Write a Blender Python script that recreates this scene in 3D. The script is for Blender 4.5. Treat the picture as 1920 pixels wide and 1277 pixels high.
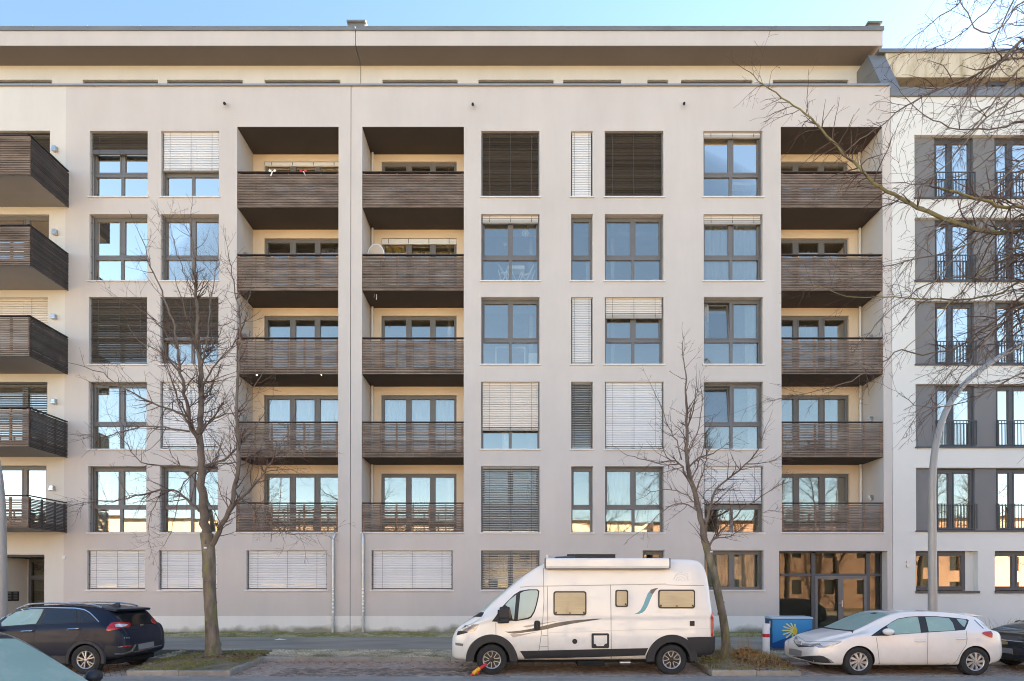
import bpy, bmesh, math, random
from mathutils import Vector, Matrix, noise
from mathutils.bvhtree import BVHTree
from mathutils.geometry import delaunay_2d_cdt

scene = bpy.context.scene
COL = scene.collection
for o in list(bpy.data.objects):
    bpy.data.objects.remove(o)

# ------------------------------------------------------------------ camera
FPX, CXP, HORIZ, TILT = 1020.0, 955.0, 1105.0, math.radians(0.35)
CAM = Vector((0.0, -20.4, 1.92))
CYP = HORIZ - FPX * math.tan(TILT)
cam_d = bpy.data.cameras.new('camera')
cam_o = bpy.data.objects.new('camera', cam_d)
COL.objects.link(cam_o)
cam_o.location = CAM
cam_o.rotation_euler = (math.pi / 2 + TILT, 0, 0)
cam_d.sensor_width = 36.0
cam_d.lens = 36.0 * FPX / 1920.0
cam_d.shift_x = (960.0 - CXP) / 1920.0
cam_d.shift_y = (CYP - 638.5) / 1920.0
cam_d.clip_end = 3000.0
cam_d.clip_start = 0.1
scene.camera = cam_o

# ------------------------------------------------------------------ sky, sun, exposure
SUN_EL, SUN_AZ = math.radians(28.0), math.radians(50.0)
world = bpy.data.worlds.new('World')
scene.world = world
world.use_nodes = True
_nt = world.node_tree
_bg = _nt.nodes['Background']
_sky = _nt.nodes.new('ShaderNodeTexSky')
_sky.sky_type = 'NISHITA'
_sky.sun_disc = False
_sky.sun_elevation = SUN_EL
_sky.sun_rotation = SUN_AZ
_sky.air_density = 1.0
_sky.dust_density = 0.1
_sky.ozone_density = 1.7
_nt.links.new(_sky.outputs[0], _bg.inputs[0])
_bg.inputs[1].default_value = 0.052
sun_d = bpy.data.lights.new('sun', 'SUN')
sun_d.energy = 5.0
sun_d.angle = math.radians(0.5)
sun_d.color = (1.0, 0.82, 0.62)
sun_o = bpy.data.objects.new('sun', sun_d)
COL.objects.link(sun_o)
_sd = Vector((math.sin(SUN_AZ) * math.cos(SUN_EL), math.cos(SUN_AZ) * math.cos(SUN_EL), math.sin(SUN_EL)))
sun_o.rotation_euler = _sd.to_track_quat('Z', 'Y').to_euler()
sun_o.location = (30, 40, 60)
scene.view_settings.view_transform = 'Standard'
scene.view_settings.look = 'None'
scene.view_settings.gamma = 1.0
scene.view_settings.use_curve_mapping = False
scene.view_settings.exposure = 3.12
scene.cycles.filter_width = 1.05
scene.cycles.max_bounces = 10
scene.cycles.transparent_max_bounces = 24

# ------------------------------------------------------------------ pixel helpers (photo pixels -> points at a true depth)
def ray_dir(px, py):
    u = (px - CXP) / FPX
    v = (CYP - py) / FPX
    return Vector((u, math.cos(TILT) - v * math.sin(TILT), math.sin(TILT) + v * math.cos(TILT)))

def P3(px, py, Y):
    d = ray_dir(px, py)
    t = (Y - CAM.y) / d.y
    return CAM + d * t

def PX(px, Y=0.0, py=620):
    return P3(px, py, Y).x

def PZ(py, Y=0.0):
    return P3(CXP, py, Y).z

# ------------------------------------------------------------------ materials
MATS = {}
def pmat(name, col, rough=0.6, metal=0.0, var=0.08, vscale=3.0, bump=0.0, bscale=40.0, stretch=(1, 1, 1),
         spec=0.5, coat=0.0, rnd=0.0, col2=None, c2scale=1.0, c2lo=0.5, c2hi=0.7, bdist=0.02):
    if name in MATS:
        return MATS[name]
    m = bpy.data.materials.new(name)
    m.use_nodes = True
    nt = m.node_tree
    b = nt.nodes['Principled BSDF']
    b.inputs['Roughness'].default_value = rough
    b.inputs['Metallic'].default_value = metal
    b.inputs['Specular IOR Level'].default_value = spec
    b.inputs['Coat Weight'].default_value = coat
    b.inputs['Coat Roughness'].default_value = 0.05
    geo = nt.nodes.new('ShaderNodeNewGeometry')
    mp = nt.nodes.new('ShaderNodeMapping')
    mp.inputs['Scale'].default_value = stretch
    nt.links.new(geo.outputs['Position'], mp.inputs['Vector'])
    base = nt.nodes.new('ShaderNodeRGB')
    base.outputs[0].default_value = (*col, 1)
    out = base.outputs[0]
    if col2 is not None:
        n2 = nt.nodes.new('ShaderNodeTexNoise')
        n2.inputs['Scale'].default_value = c2scale
        n2.inputs['Detail'].default_value = 6
        n2.inputs['Roughness'].default_value = 0.65
        nt.links.new(mp.outputs[0], n2.inputs['Vector'])
        mr = nt.nodes.new('ShaderNodeMapRange')
        mr.inputs['From Min'].default_value = c2lo
        mr.inputs['From Max'].default_value = c2hi
        nt.links.new(n2.outputs['Fac'], mr.inputs['Value'])
        mx = nt.nodes.new('ShaderNodeMix')
        mx.data_type = 'RGBA'
        mx.inputs['B'].default_value = (*col2, 1)
        nt.links.new(mr.outputs[0], mx.inputs['Factor'])
        nt.links.new(out, mx.inputs['A'])
        out = mx.outputs['Result']
    if var > 0 or rnd > 0:
        hsv = nt.nodes.new('ShaderNodeHueSaturation')
        nt.links.new(out, hsv.inputs['Color'])
        val = None
        if var > 0:
            n1 = nt.nodes.new('ShaderNodeTexNoise')
            n1.inputs['Scale'].default_value = vscale
            n1.inputs['Detail'].default_value = 5
            nt.links.new(mp.outputs[0], n1.inputs['Vector'])
            ma = nt.nodes.new('ShaderNodeMapRange')
            ma.inputs['From Min'].default_value = 0.25
            ma.inputs['From Max'].default_value = 0.75
            ma.inputs['To Min'].default_value = 1 - var
            ma.inputs['To Max'].default_value = 1 + var
            nt.links.new(n1.outputs['Fac'], ma.inputs['Value'])
            val = ma.outputs[0]
        if rnd > 0:
            oi = nt.nodes.new('ShaderNodeObjectInfo')
            mr2 = nt.nodes.new('ShaderNodeMapRange')
            mr2.inputs['To Min'].default_value = 1 - rnd
            mr2.inputs['To Max'].default_value = 1 + rnd
            nt.links.new(oi.outputs['Random'], mr2.inputs['Value'])
            if val is not None:
                mm = nt.nodes.new('ShaderNodeMath')
                mm.operation = 'MULTIPLY'
                nt.links.new(val, mm.inputs[0])
                nt.links.new(mr2.outputs[0], mm.inputs[1])
                val = mm.outputs[0]
            else:
                val = mr2.outputs[0]
        nt.links.new(val, hsv.inputs['Value'])
        out = hsv.outputs[0]
    nt.links.new(out, b.inputs['Base Color'])
    if bump > 0:
        nb = nt.nodes.new('ShaderNodeTexNoise')
        nb.inputs['Scale'].default_value = bscale
        nb.inputs['Detail'].default_value = 4
        nt.links.new(mp.outputs[0], nb.inputs['Vector'])
        bp = nt.nodes.new('ShaderNodeBump')
        bp.inputs['Strength'].default_value = bump
        bp.inputs['Distance'].default_value = bdist
        nt.links.new(nb.outputs['Fac'], bp.inputs['Height'])
        nt.links.new(bp.outputs[0], b.inputs['Normal'])
    MATS[name] = m
    return m

def stucco(name, col, algae=False, streak=0.05):
    """rendered facade: fine grain, broad tone drift, vertical rain streaks, optional algae stain near the ground"""
    m = pmat(name, col, rough=0.9, var=0.05, vscale=0.45, bump=0.25, bscale=90, spec=0.2, bdist=0.006)
    nt = m.node_tree
    b = nt.nodes['Principled BSDF']
    src = b.inputs['Base Color'].links[0].from_socket
    geo = nt.nodes.new('ShaderNodeNewGeometry')
    mp = nt.nodes.new('ShaderNodeMapping')
    mp.inputs['Scale'].default_value = (0.8, 0.8, 0.16)
    nt.links.new(geo.outputs['Position'], mp.inputs['Vector'])
    n = nt.nodes.new('ShaderNodeTexNoise')
    n.inputs['Scale'].default_value = 1.0
    n.inputs['Detail'].default_value = 7
    n.inputs['Roughness'].default_value = 0.7
    nt.links.new(mp.outputs[0], n.inputs['Vector'])
    mr = nt.nodes.new('ShaderNodeMapRange')
    mr.inputs['From Min'].default_value = 0.35
    mr.inputs['From Max'].default_value = 0.75
    mr.inputs['To Min'].default_value = 0.0
    mr.inputs['To Max'].default_value = streak * 2
    nt.links.new(n.outputs['Fac'], mr.inputs['Value'])
    mx = nt.nodes.new('ShaderNodeMix')
    mx.data_type = 'RGBA'
    mx.inputs['B'].default_value = (col[0] * 0.55, col[1] * 0.53, col[2] * 0.48, 1)
    nt.links.new(mr.outputs[0], mx.inputs['Factor'])
    nt.links.new(src, mx.inputs['A'])
    out = mx.outputs['Result']
    if algae:
        sx = nt.nodes.new('ShaderNodeSeparateXYZ')
        nt.links.new(geo.outputs['Position'], sx.inputs[0])
        n2 = nt.nodes.new('ShaderNodeTexNoise')
        n2.inputs['Scale'].default_value = 1.3
        n2.inputs['Detail'].default_value = 6
        nt.links.new(geo.outputs['Position'], n2.inputs['Vector'])
        ad = nt.nodes.new('ShaderNodeMath')
        ad.operation = 'MULTIPLY_ADD'
        ad.inputs[1].default_value = -0.75
        nt.links.new(n2.outputs['Fac'], ad.inputs[0])
        nt.links.new(sx.outputs['Z'], ad.inputs[2])
        m2 = nt.nodes.new('ShaderNodeMapRange')
        m2.inputs['From Min'].default_value = -0.05
        m2.inputs['From Max'].default_value = 0.17
        m2.inputs['To Min'].default_value = 0.75
        m2.inputs['To Max'].default_value = 0.0
        nt.links.new(ad.outputs[0], m2.inputs['Value'])
        mx2 = nt.nodes.new('ShaderNodeMix')
        mx2.data_type = 'RGBA'
        mx2.inputs['B'].default_value = (0.16, 0.13, 0.05, 1)
        nt.links.new(m2.outputs[0], mx2.inputs['Factor'])
        nt.links.new(out, mx2.inputs['A'])
        out = mx2.outputs['Result']
    nt.links.new(out, b.inputs['Base Color'])
    return m

def glass(name, tint=(0.86, 0.93, 0.93), refl=0.16, rough=0.0):
    if name in MATS:
        return MATS[name]
    m = bpy.data.materials.new(name)
    m.use_nodes = True
    nt = m.node_tree
    nt.nodes.clear()
    o = nt.nodes.new('ShaderNodeOutputMaterial')
    t = nt.nodes.new('ShaderNodeBsdfTransparent')
    t.inputs[0].default_value = (*tint, 1)
    g = nt.nodes.new('ShaderNodeBsdfGlossy')
    g.inputs['Roughness'].default_value = rough
    g.inputs['Color'].default_value = (0.98, 0.88, 0.73, 1)
    # very slightly wavy panes
    geo = nt.nodes.new('ShaderNodeNewGeometry')
    n = nt.nodes.new('ShaderNodeTexNoise')
    n.inputs['Scale'].default_value = 1.6
    n.inputs['Detail'].default_value = 1
    nt.links.new(geo.outputs['Position'], n.inputs['Vector'])
    bp = nt.nodes.new('ShaderNodeBump')
    bp.inputs['Strength'].default_value = 0.052
    bp.inputs['Distance'].default_value = 0.004
    nt.links.new(n.outputs['Fac'], bp.inputs['Height'])
    nt.links.new(bp.outputs[0], g.inputs['Normal'])
    fr = nt.nodes.new('ShaderNodeFresnel')
    fr.inputs['IOR'].default_value = 1.5
    ad = nt.nodes.new('ShaderNodeMath')
    ad.operation = 'ADD'
    ad.use_clamp = True
    ad.inputs[1].default_value = refl
    nt.links.new(fr.outputs[0], ad.inputs[0])
    mx = nt.nodes.new('ShaderNodeMixShader')
    nt.links.new(ad.outputs[0], mx.inputs[0])
    nt.links.new(t.outputs[0], mx.inputs[1])
    nt.links.new(g.outputs[0], mx.inputs[2])
    nt.links.new(mx.outputs[0], o.inputs[0])
    MATS[name] = m
    return m

def cloth(name, col, trans=0.4):
    if name in MATS:
        return MATS[name]
    m = bpy.data.materials.new(name)
    m.use_nodes = True
    nt = m.node_tree
    nt.nodes.clear()
    o = nt.nodes.new('ShaderNodeOutputMaterial')
    d = nt.nodes.new('ShaderNodeBsdfDiffuse')
    t = nt.nodes.new('ShaderNodeBsdfTranslucent')
    d.inputs[0].default_value = (*col, 1)
    t.inputs[0].default_value = (*col, 1)
    mx = nt.nodes.new('ShaderNodeMixShader')
    mx.inputs[0].default_value = trans
    nt.links.new(d.outputs[0], mx.inputs[1])
    nt.links.new(t.outputs[0], mx.inputs[2])
    nt.links.new(mx.outputs[0], o.inputs[0])
    MATS[name] = m
    return m

# ------------------------------------------------------------------ mesh builder
class MB:
    def __init__(self):
        self.v = []
        self.f = []

    def add(self, vs, fs):
        n = len(self.v)
        self.v += [tuple(p) for p in vs]
        self.f += [tuple(n + i for i in q) for q in fs]

    def quad(self, a, b, c, d):
        self.add((a, b, c, d), ((0, 1, 2, 3),))

    def box(self, x0, x1, y0, y1, z0, z1):
        if x0 > x1: x0, x1 = x1, x0
        if y0 > y1: y0, y1 = y1, y0
        if z0 > z1: z0, z1 = z1, z0
        self.add(((x0, y0, z0), (x1, y0, z0), (x1, y1, z0), (x0, y1, z0), (x0, y0, z1), (x1, y0, z1), (x1, y1, z1), (x0, y1, z1)),
                 ((3, 2, 1, 0), (4, 5, 6, 7), (0, 1, 5, 4), (1, 2, 6, 5), (2, 3, 7, 6), (3, 0, 4, 7)))

    def prism(self, poly, axis, a, b):
        """poly: 2-D points in the two other axes (in order x,y,z without axis); extruded from a to b along axis"""
        n = len(poly)
        def mk(p, t):
            return (t, p[0], p[1]) if axis == 0 else ((p[0], t, p[1]) if axis == 1 else (p[0], p[1], t))
        vs = [mk(p, a) for p in poly] + [mk(p, b) for p in poly]
        fs = [tuple(range(n))[::-1], tuple(range(n, 2 * n))]
        fs += [(i, (i + 1) % n, n + (i + 1) % n, n + i) for i in range(n)]
        self.add(vs, fs)

    def tube(self, pts, rad, n=6, cap=True):
        pts = [Vector(p) for p in pts]
        if not hasattr(rad, '__len__'):
            rad = [rad] * len(pts)
        base = len(self.v)
        up = Vector((0.31, 0.77, 0.55))
        prev = None
        for i, p in enumerate(pts):
            if i == 0: d = pts[1] - pts[0]
            elif i == len(pts) - 1: d = pts[-1] - pts[-2]
            else: d = pts[i + 1] - pts[i - 1]
            if d.length < 1e-9: d = Vector((0, 0, 1))
            d.normalize()
            if prev is None:
                a = d.cross(up)
                if a.length < 1e-3: a = d.cross(Vector((1, 0, 0)))
            else:
                a = prev - d * prev.dot(d)
                if a.length < 1e-5: a = d.cross(up)
            a.normalize()
            prev = a
            b = d.cross(a)
            for k in range(n):
                t = 2 * math.pi * k / n
                self.v.append(tuple(p + (a * math.cos(t) + b * math.sin(t)) * rad[i]))
        m = len(pts)
        for i in range(m - 1):
            for k in range(n):
                k2 = (k + 1) % n
                self.f.append((base + i * n + k, base + i * n + k2, base + (i + 1) * n + k2, base + (i + 1) * n + k))
        if cap:
            self.f.append(tuple(base + k for k in range(n))[::-1])
            self.f.append(tuple(base + (m - 1) * n + k for k in range(n)))

    def lathe(self, prof, center, axis='Z', n=24, closed=False):
        """prof: list of (r, t); revolved about the axis through center"""
        base = len(self.v)
        cx, cy, cz = center
        for r, t in prof:
            for k in range(n):
                a = 2 * math.pi * k / n
                if axis == 'Z': p = (cx + r * math.cos(a), cy + r * math.sin(a), cz + t)
                elif axis == 'Y': p = (cx + r * math.cos(a), cy + t, cz + r * math.sin(a))
                else: p = (cx + t, cy + r * math.cos(a), cz + r * math.sin(a))
                self.v.append(p)
        m = len(prof)
        for i in range(m - 1 if not closed else m):
            i2 = (i + 1) % m
            for k in range(n):
                k2 = (k + 1) % n
                self.f.append((base + i * n + k, base + i * n + k2, base + i2 * n + k2, base + i2 * n + k))
        if not closed:
            if prof[0][0] > 1e-6: self.f.append(tuple(base + k for k in range(n)))
            if prof[-1][0] > 1e-6: self.f.append(tuple(base + (m - 1) * n + k for k in range(n)))

    def ball(self, c, rx, ry, rz, n=12, m=8):
        base = len(self.v)
        for i in range(m + 1):
            t = math.pi * i / m
            for k in range(n):
                a = 2 * math.pi * k / n
                self.v.append((c[0] + rx * math.sin(t) * math.cos(a), c[1] + ry * math.sin(t) * math.sin(a), c[2] + rz * math.cos(t)))
        for i in range(m):
            for k in range(n):
                k2 = (k + 1) % n
                self.f.append((base + i * n + k, base + i * n + k2, base + (i + 1) * n + k2, base + (i + 1) * n + k))

    def mesh(self, name, mat, smooth=False):
        me = bpy.data.meshes.new(name)
        me.from_pydata(self.v, [], self.f)
        me.materials.append(mat)
        if smooth:
            me.polygons.foreach_set('use_smooth', [True] * len(me.polygons))
        me.update()
        return me

    def build(self, name, mat, parent=None, smooth=False, bevel=0.0, **tags):
        return link(name, self.mesh(name, mat, smooth), parent, bevel, smooth, **tags)

def link(name, me, parent=None, bevel=0.0, smooth=False, loc=None, **tags):
    o = bpy.data.objects.new(name, me)
    COL.objects.link(o)
    if loc is not None:
        o.location = loc
    if parent is not None:
        attach(o, parent)
    if bevel > 0:
        md = o.modifiers.new('bevel', 'BEVEL')
        md.width = bevel
        md.segments = 2
        md.limit_method = 'ANGLE'
        md.angle_limit = math.radians(40)
    if smooth:
        sm = o.modifiers.new('es', 'EDGE_SPLIT')
        sm.split_angle = math.radians(38)
    for k, v in tags.items():
        o[k] = v
    return o

WPOS = {}
def attach(o, parent):
    o.parent = parent
    w = WPOS.get(parent.name, (0, 0, 0))
    if any(w):
        o.matrix_parent_inverse = Matrix.Translation(-Vector(w))

def thing(name, loc, label, cat, group=None):
    o = bpy.data.objects.new(name, None)
    COL.objects.link(o)
    o.location = loc
    o.empty_display_size = 0.2
    o['label'] = label
    o['category'] = cat
    if group: o['group'] = group
    WPOS[o.name] = tuple(loc)
    return o

def tag(o, label, cat, group=None):
    o['label'] = label
    o['category'] = cat
    if group: o['group'] = group
    return o

def copy_tree(root, matrix, label, group=None):
    """a copy of a thing with copies of its parts and sub-parts"""
    r = root.copy()
    COL.objects.link(r)
    r.matrix_world = matrix
    r['label'] = label
    if group: r['group'] = group
    def rec(src, dst):
        for ch in list(src.children):
            c = ch.copy()
            COL.objects.link(c)
            inv = ch.matrix_parent_inverse.copy()
            c.parent = dst
            c.matrix_parent_inverse = inv
            rec(ch, c)
    rec(root, r)
    return r

rng = random.Random(7)
# ------------------------------------------------------------------ material set
M = {}
M['greige'] = stucco('greige_render', (0.58, 0.523, 0.474), streak=0.09)
M['cream'] = stucco('cream_render', (0.645, 0.60, 0.535), streak=0.08)
M['white_r'] = stucco('white_render', (0.69, 0.67, 0.615), streak=0.035)
M['plinth'] = stucco('plinth_render', (0.79, 0.75, 0.68), algae=True, streak=0.1)
M['grey_r'] = stucco('grey_render', (0.195, 0.19, 0.185), streak=0.02)
M['peach'] = stucco('peach_render', (0.72, 0.57, 0.41), streak=0.02)  # peach paint, with warm light bounced inside the loggia mixed into the colour
M['darkbase'] = stucco('dark_base_render', (0.17, 0.16, 0.14), streak=0.1)
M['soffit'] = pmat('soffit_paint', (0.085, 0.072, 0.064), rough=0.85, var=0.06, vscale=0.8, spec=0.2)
M['soffit_grey'] = pmat('soffit_grey_paint', (0.33, 0.31, 0.29), rough=0.85, var=0.05, vscale=0.8, spec=0.2)
M['eave'] = pmat('eave_paint', (0.22, 0.19, 0.165), rough=0.85, var=0.04, vscale=0.6, spec=0.2)
M['stain'] = pmat('stained_concrete', (0.60, 0.52, 0.39), rough=0.9, var=0.1, vscale=2, stretch=(1, 1, 0.25),
                  col2=(0.36, 0.29, 0.17), c2scale=2.6, c2lo=0.45, c2hi=0.68, spec=0.2)
M['zinc'] = pmat('zinc_sheet', (0.205, 0.20, 0.19), rough=0.5, metal=0.35, var=0.15, vscale=1.2, stretch=(0.6, 1, 2))
M['zinc_lt'] = pmat('zinc_cap', (0.32, 0.31, 0.295), rough=0.45, metal=0.35, var=0.12, vscale=1.2, stretch=(0.6, 1, 2))
M['frame'] = pmat('window_frame_paint', (0.155, 0.145, 0.135), rough=0.45, var=0.04, spec=0.4)
M['frame_dk'] = pmat('anthracite_frame_paint', (0.075, 0.078, 0.082), rough=0.45, var=0.04, spec=0.4)
M['sill'] = pmat('sill_sheet', (0.66, 0.64, 0.61), rough=0.4, var=0.05, spec=0.5)
M['slat_lt'] = pmat('blind_slat_light', (0.74, 0.71, 0.67), rough=0.42, var=0.03, spec=0.5, rnd=0.06)
M['slat_warm'] = pmat('blind_slat_warm', (0.74, 0.645, 0.54), rough=0.42, var=0.03, spec=0.5, rnd=0.06)
M['slat_dk'] = pmat('blind_slat_shaded', (0.105, 0.098, 0.09), rough=0.42, var=0.04, spec=0.5, rnd=0.35)  # darker slat colour paints in the shade on open slats' undersides
M['slat_md'] = pmat('blind_slat_mid', (0.45, 0.42, 0.37), rough=0.42, var=0.04, spec=0.5, rnd=0.1)
M['wood'] = pmat('weathered_slat_wood', (0.165, 0.118, 0.086), rough=0.75, var=0.4, vscale=2.2, stretch=(0.5, 1, 2), rnd=0.18,
                 col2=(0.25, 0.20, 0.16), c2scale=1.4, c2lo=0.42, c2hi=0.75, spec=0.3)
M['wood_red'] = pmat('reddish_post_wood', (0.36, 0.20, 0.115), rough=0.7, var=0.25, vscale=3, rnd=0.3, spec=0.3)
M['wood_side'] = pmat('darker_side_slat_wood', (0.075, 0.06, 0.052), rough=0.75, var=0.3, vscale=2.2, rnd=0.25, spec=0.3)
M['wood_dk'] = pmat('dark_rail_wood', (0.06, 0.045, 0.037), rough=0.7, var=0.2, vscale=2, spec=0.3)
M['glass'] = glass('window_glass', tint=(0.93, 0.96, 0.95), refl=0.21)
M['glass_low'] = glass('ground_floor_glass', tint=(0.8, 0.83, 0.8), refl=0.05)
M['glass_shop'] = glass('shop_glass', tint=(0.6, 0.62, 0.6), refl=0.02)
M['room'] = pmat('room_paint', (0.55, 0.52, 0.48), rough=0.9, var=0.1, vscale=0.5)
M['roof'] = pmat('roof_gravel', (0.22, 0.21, 0.2), rough=0.95, var=0.2, vscale=12)
M['curtain'] = cloth('white_curtain', (0.80, 0.79, 0.76))
M['net'] = cloth('sheer_curtain', (0.66, 0.68, 0.69), 0.55)
M['amber'] = cloth('amber_cloth', (0.85, 0.58, 0.20), 0.3)  # amber sheet that gives these loggia panes their warm tone
M['beige_cl'] = cloth('beige_roller_blind', (0.62, 0.53, 0.38), 0.3)
M['greycl'] = cloth('grey_drape', (0.25, 0.23, 0.22), 0.2)
M['galv'] = pmat('galvanised_pipe', (0.42, 0.44, 0.45), rough=0.38, metal=0.75, var=0.15, vscale=5)
M['white_pipe'] = pmat('white_pipe_paint', (0.72, 0.69, 0.63), rough=0.4, var=0.04)
M['black'] = pmat('black_plastic', (0.018, 0.018, 0.02), rough=0.5, var=0.05)
M['steel'] = pmat('brushed_steel', (0.5, 0.5, 0.5), rough=0.3, metal=0.9, var=0.05)
M['joint'] = pmat('joint_sealant', (0.10, 0.095, 0.09), rough=0.8, var=0.05)
M['white_pl'] = pmat('white_plastic', (0.75, 0.74, 0.72), rough=0.4, var=0.02)

# ------------------------------------------------------------------ facade helpers
def facade(mb, x0, x1, z0, z1, ops, Y=0.0):
    """wall sheet facing the street with real openings; ops: (x0,x1,z0,z1,depth,faces) faces subset of 'LRTB' get a reveal"""
    xs = sorted({x0, x1, *[o[0] for o in ops], *[o[1] for o in ops]})
    zs = sorted({z0, z1, *[o[2] for o in ops], *[o[3] for o in ops]})
    xs = [x for x in xs if x0 - 1e-6 <= x <= x1 + 1e-6]
    zs = [z for z in zs if z0 - 1e-6 <= z <= z1 + 1e-6]
    for j in range(len(zs) - 1):
        zc = (zs[j] + zs[j + 1]) / 2
        run = None
        for i in range(len(xs) - 1):
            xc = (xs[i] + xs[i + 1]) / 2
            hole = any(o[0] < xc < o[1] and o[2] < zc < o[3] for o in ops)
            if hole:
                if run is not None:
                    mb.quad((run, Y, zs[j]), (xs[i], Y, zs[j]), (xs[i], Y, zs[j + 1]), (run, Y, zs[j + 1]))
                    run = None
            elif run is None:
                run = xs[i]
        if run is not None:
            mb.quad((run, Y, zs[j]), (xs[-1], Y, zs[j]), (xs[-1], Y, zs[j + 1]), (run, Y, zs[j + 1]))
    for o in ops:
        a, b, c, d, dep = o[:5]
        fc = o[5] if len(o) > 5 else 'LRTB'
        y2 = Y + dep
        if 'L' in fc: mb.quad((a, Y, c), (a, Y, d), (a, y2, d), (a, y2, c))
        if 'R' in fc: mb.quad((b, Y, c), (b, y2, c), (b, y2, d), (b, Y, d))
        if 'T' in fc: mb.quad((a, Y, d), (b, Y, d), (b, y2, d), (a, y2, d))
        if 'B' in fc: mb.quad((a, Y, c), (a, y2, c), (b, y2, c), (b, Y, c))

SLAT_MESH = {}
def slat_mesh(w, tilt, mat, chord=0.068, th=0.004):
    if mat in (M['slat_lt'], M['slat_warm']): chord = 0.065
    k = (round(w, 3), round(tilt, 1), mat.name)
    if k not in SLAT_MESH:
        mb = MB()
        t = math.radians(tilt)
        c, s = math.cos(t), math.sin(t)
        # slightly crowned slat, three facets across
        prof = []
        for u, h in ((-0.5, 0.0), (-0.17, 0.006), (0.17, 0.006), (0.5, 0.0)):
            prof.append((u * chord, h))
        prof2 = prof + [(u, h - th) for u, h in reversed(prof)]
        # u=-0.5 is the outer (street) edge, lowered by the tilt
        poly = [(u * c - h * s, u * s + h * c) for u, h in prof2]
        mb.prism(poly, 0, -w / 2, w / 2)
        SLAT_MESH[k] = mb.mesh('blind_slat', mat)
    return SLAT_MESH[k]

SLAT_COUNT = {}
def add_blind(root, win, x0, x1, ztop, zbot, y, tilt, mat, pitch=0.066, stack=0.0, cords=3, bottom=True):
    if tilt == 70:      # closed blinds: the slats are turned down as far as is needed to shade the room
        tilt = 66 + 0.3 * math.degrees(math.atan2((ztop + zbot) / 2 - CAM.z, 20.4))
    w = x1 - x0
    n = max(0, int((ztop - 0.05 - zbot - stack) / pitch))
    key = root.name
    joined = MB()
    me = slat_mesh(w, tilt, mat)
    for i in range(n):
        z = ztop - 0.055 - i * pitch
        if SLAT_COUNT.get(key, 0) < 300 and w > 1.0:
            SLAT_COUNT[key] = SLAT_COUNT.get(key, 0) + 1
            o = link('blind_slat', me, win)
            o.location = ((x0 + x1) / 2, y, z + rng.uniform(-0.002, 0.002))
        else:
            joined.add([(v.co.x + (x0 + x1) / 2, v.co.y + y, v.co.z + z) for v in me.vertices], [tuple(p.vertices) for p in me.polygons])
    if joined.f:
        joined.build('blind_slats', mat, win, kind='stuff')
    zb = ztop - 0.05 - n * pitch
    h = MB()
    h.box(x0, x1, y - 0.03, y + 0.03, ztop - 0.03, ztop - 0.001)
    h.build('head_rail', mat, win)
    if bottom:
        h = MB()
        h.box(x0, x1, y - 0.03, y + 0.03, zb - 0.03, zb - 0.008)
        h.build('bottom_rail', mat, win)
    if stack > 0:
        # raised slats packed on the bottom rail
        s = MB()
        k = max(3, int(stack / 0.018))
        for i in range(k):
            zz = zb - 0.034 - i * stack / k
            s.box(x0, x1, y - 0.036 + 0.004 * (i % 2), y + 0.036, zz - stack / k * 0.8, zz)
        s.build('blind_stack', M['slat_md'] if mat.name.endswith('warm') or mat.name.endswith('light') else mat, win)
    if cords:
        cmb = MB()
        zlo = zb - 0.01 - stack
        for i in range(cords):
            f = 0.12 + 0.76 * i / max(1, cords - 1)
            cx = x0 + w * f
            cmb.box(cx - 0.004, cx + 0.004, y - 0.043, y - 0.039, zlo, ztop - 0.01)
            if stack > 0:
                cmb.box(cx - 0.012, cx + 0.012, y - 0.047, y - 0.0435, zlo - 0.0, zlo + stack * 0.85)
        cmb.build('blind_cord', M['joint'], win, kind='stuff')

def add_curtain(win, x0, x1, z0, z1, y, mat, amp=0.03, wl=0.16):
    mb = MB()
    n = max(6, int((x1 - x0) / 0.025))
    ph = rng.uniform(0, 6)
    prev = None
    for i in range(n + 1):
        x = x0 + (x1 - x0) * i / n
        yy = y + amp * math.sin(2 * math.pi * x / wl + ph) + amp * 0.5 * math.sin(2 * math.pi * x / (wl * 2.3) + ph * 2)
        cur = ((x, yy, z0), (x + 0.01 * math.sin(ph + i), yy * 0.5 + y * 0.5, z1))
        if prev: mb.quad(prev[0], cur[0], cur[1], prev[1])
        prev = cur
    return mb.build('curtain', mat, win, smooth=True)

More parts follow.
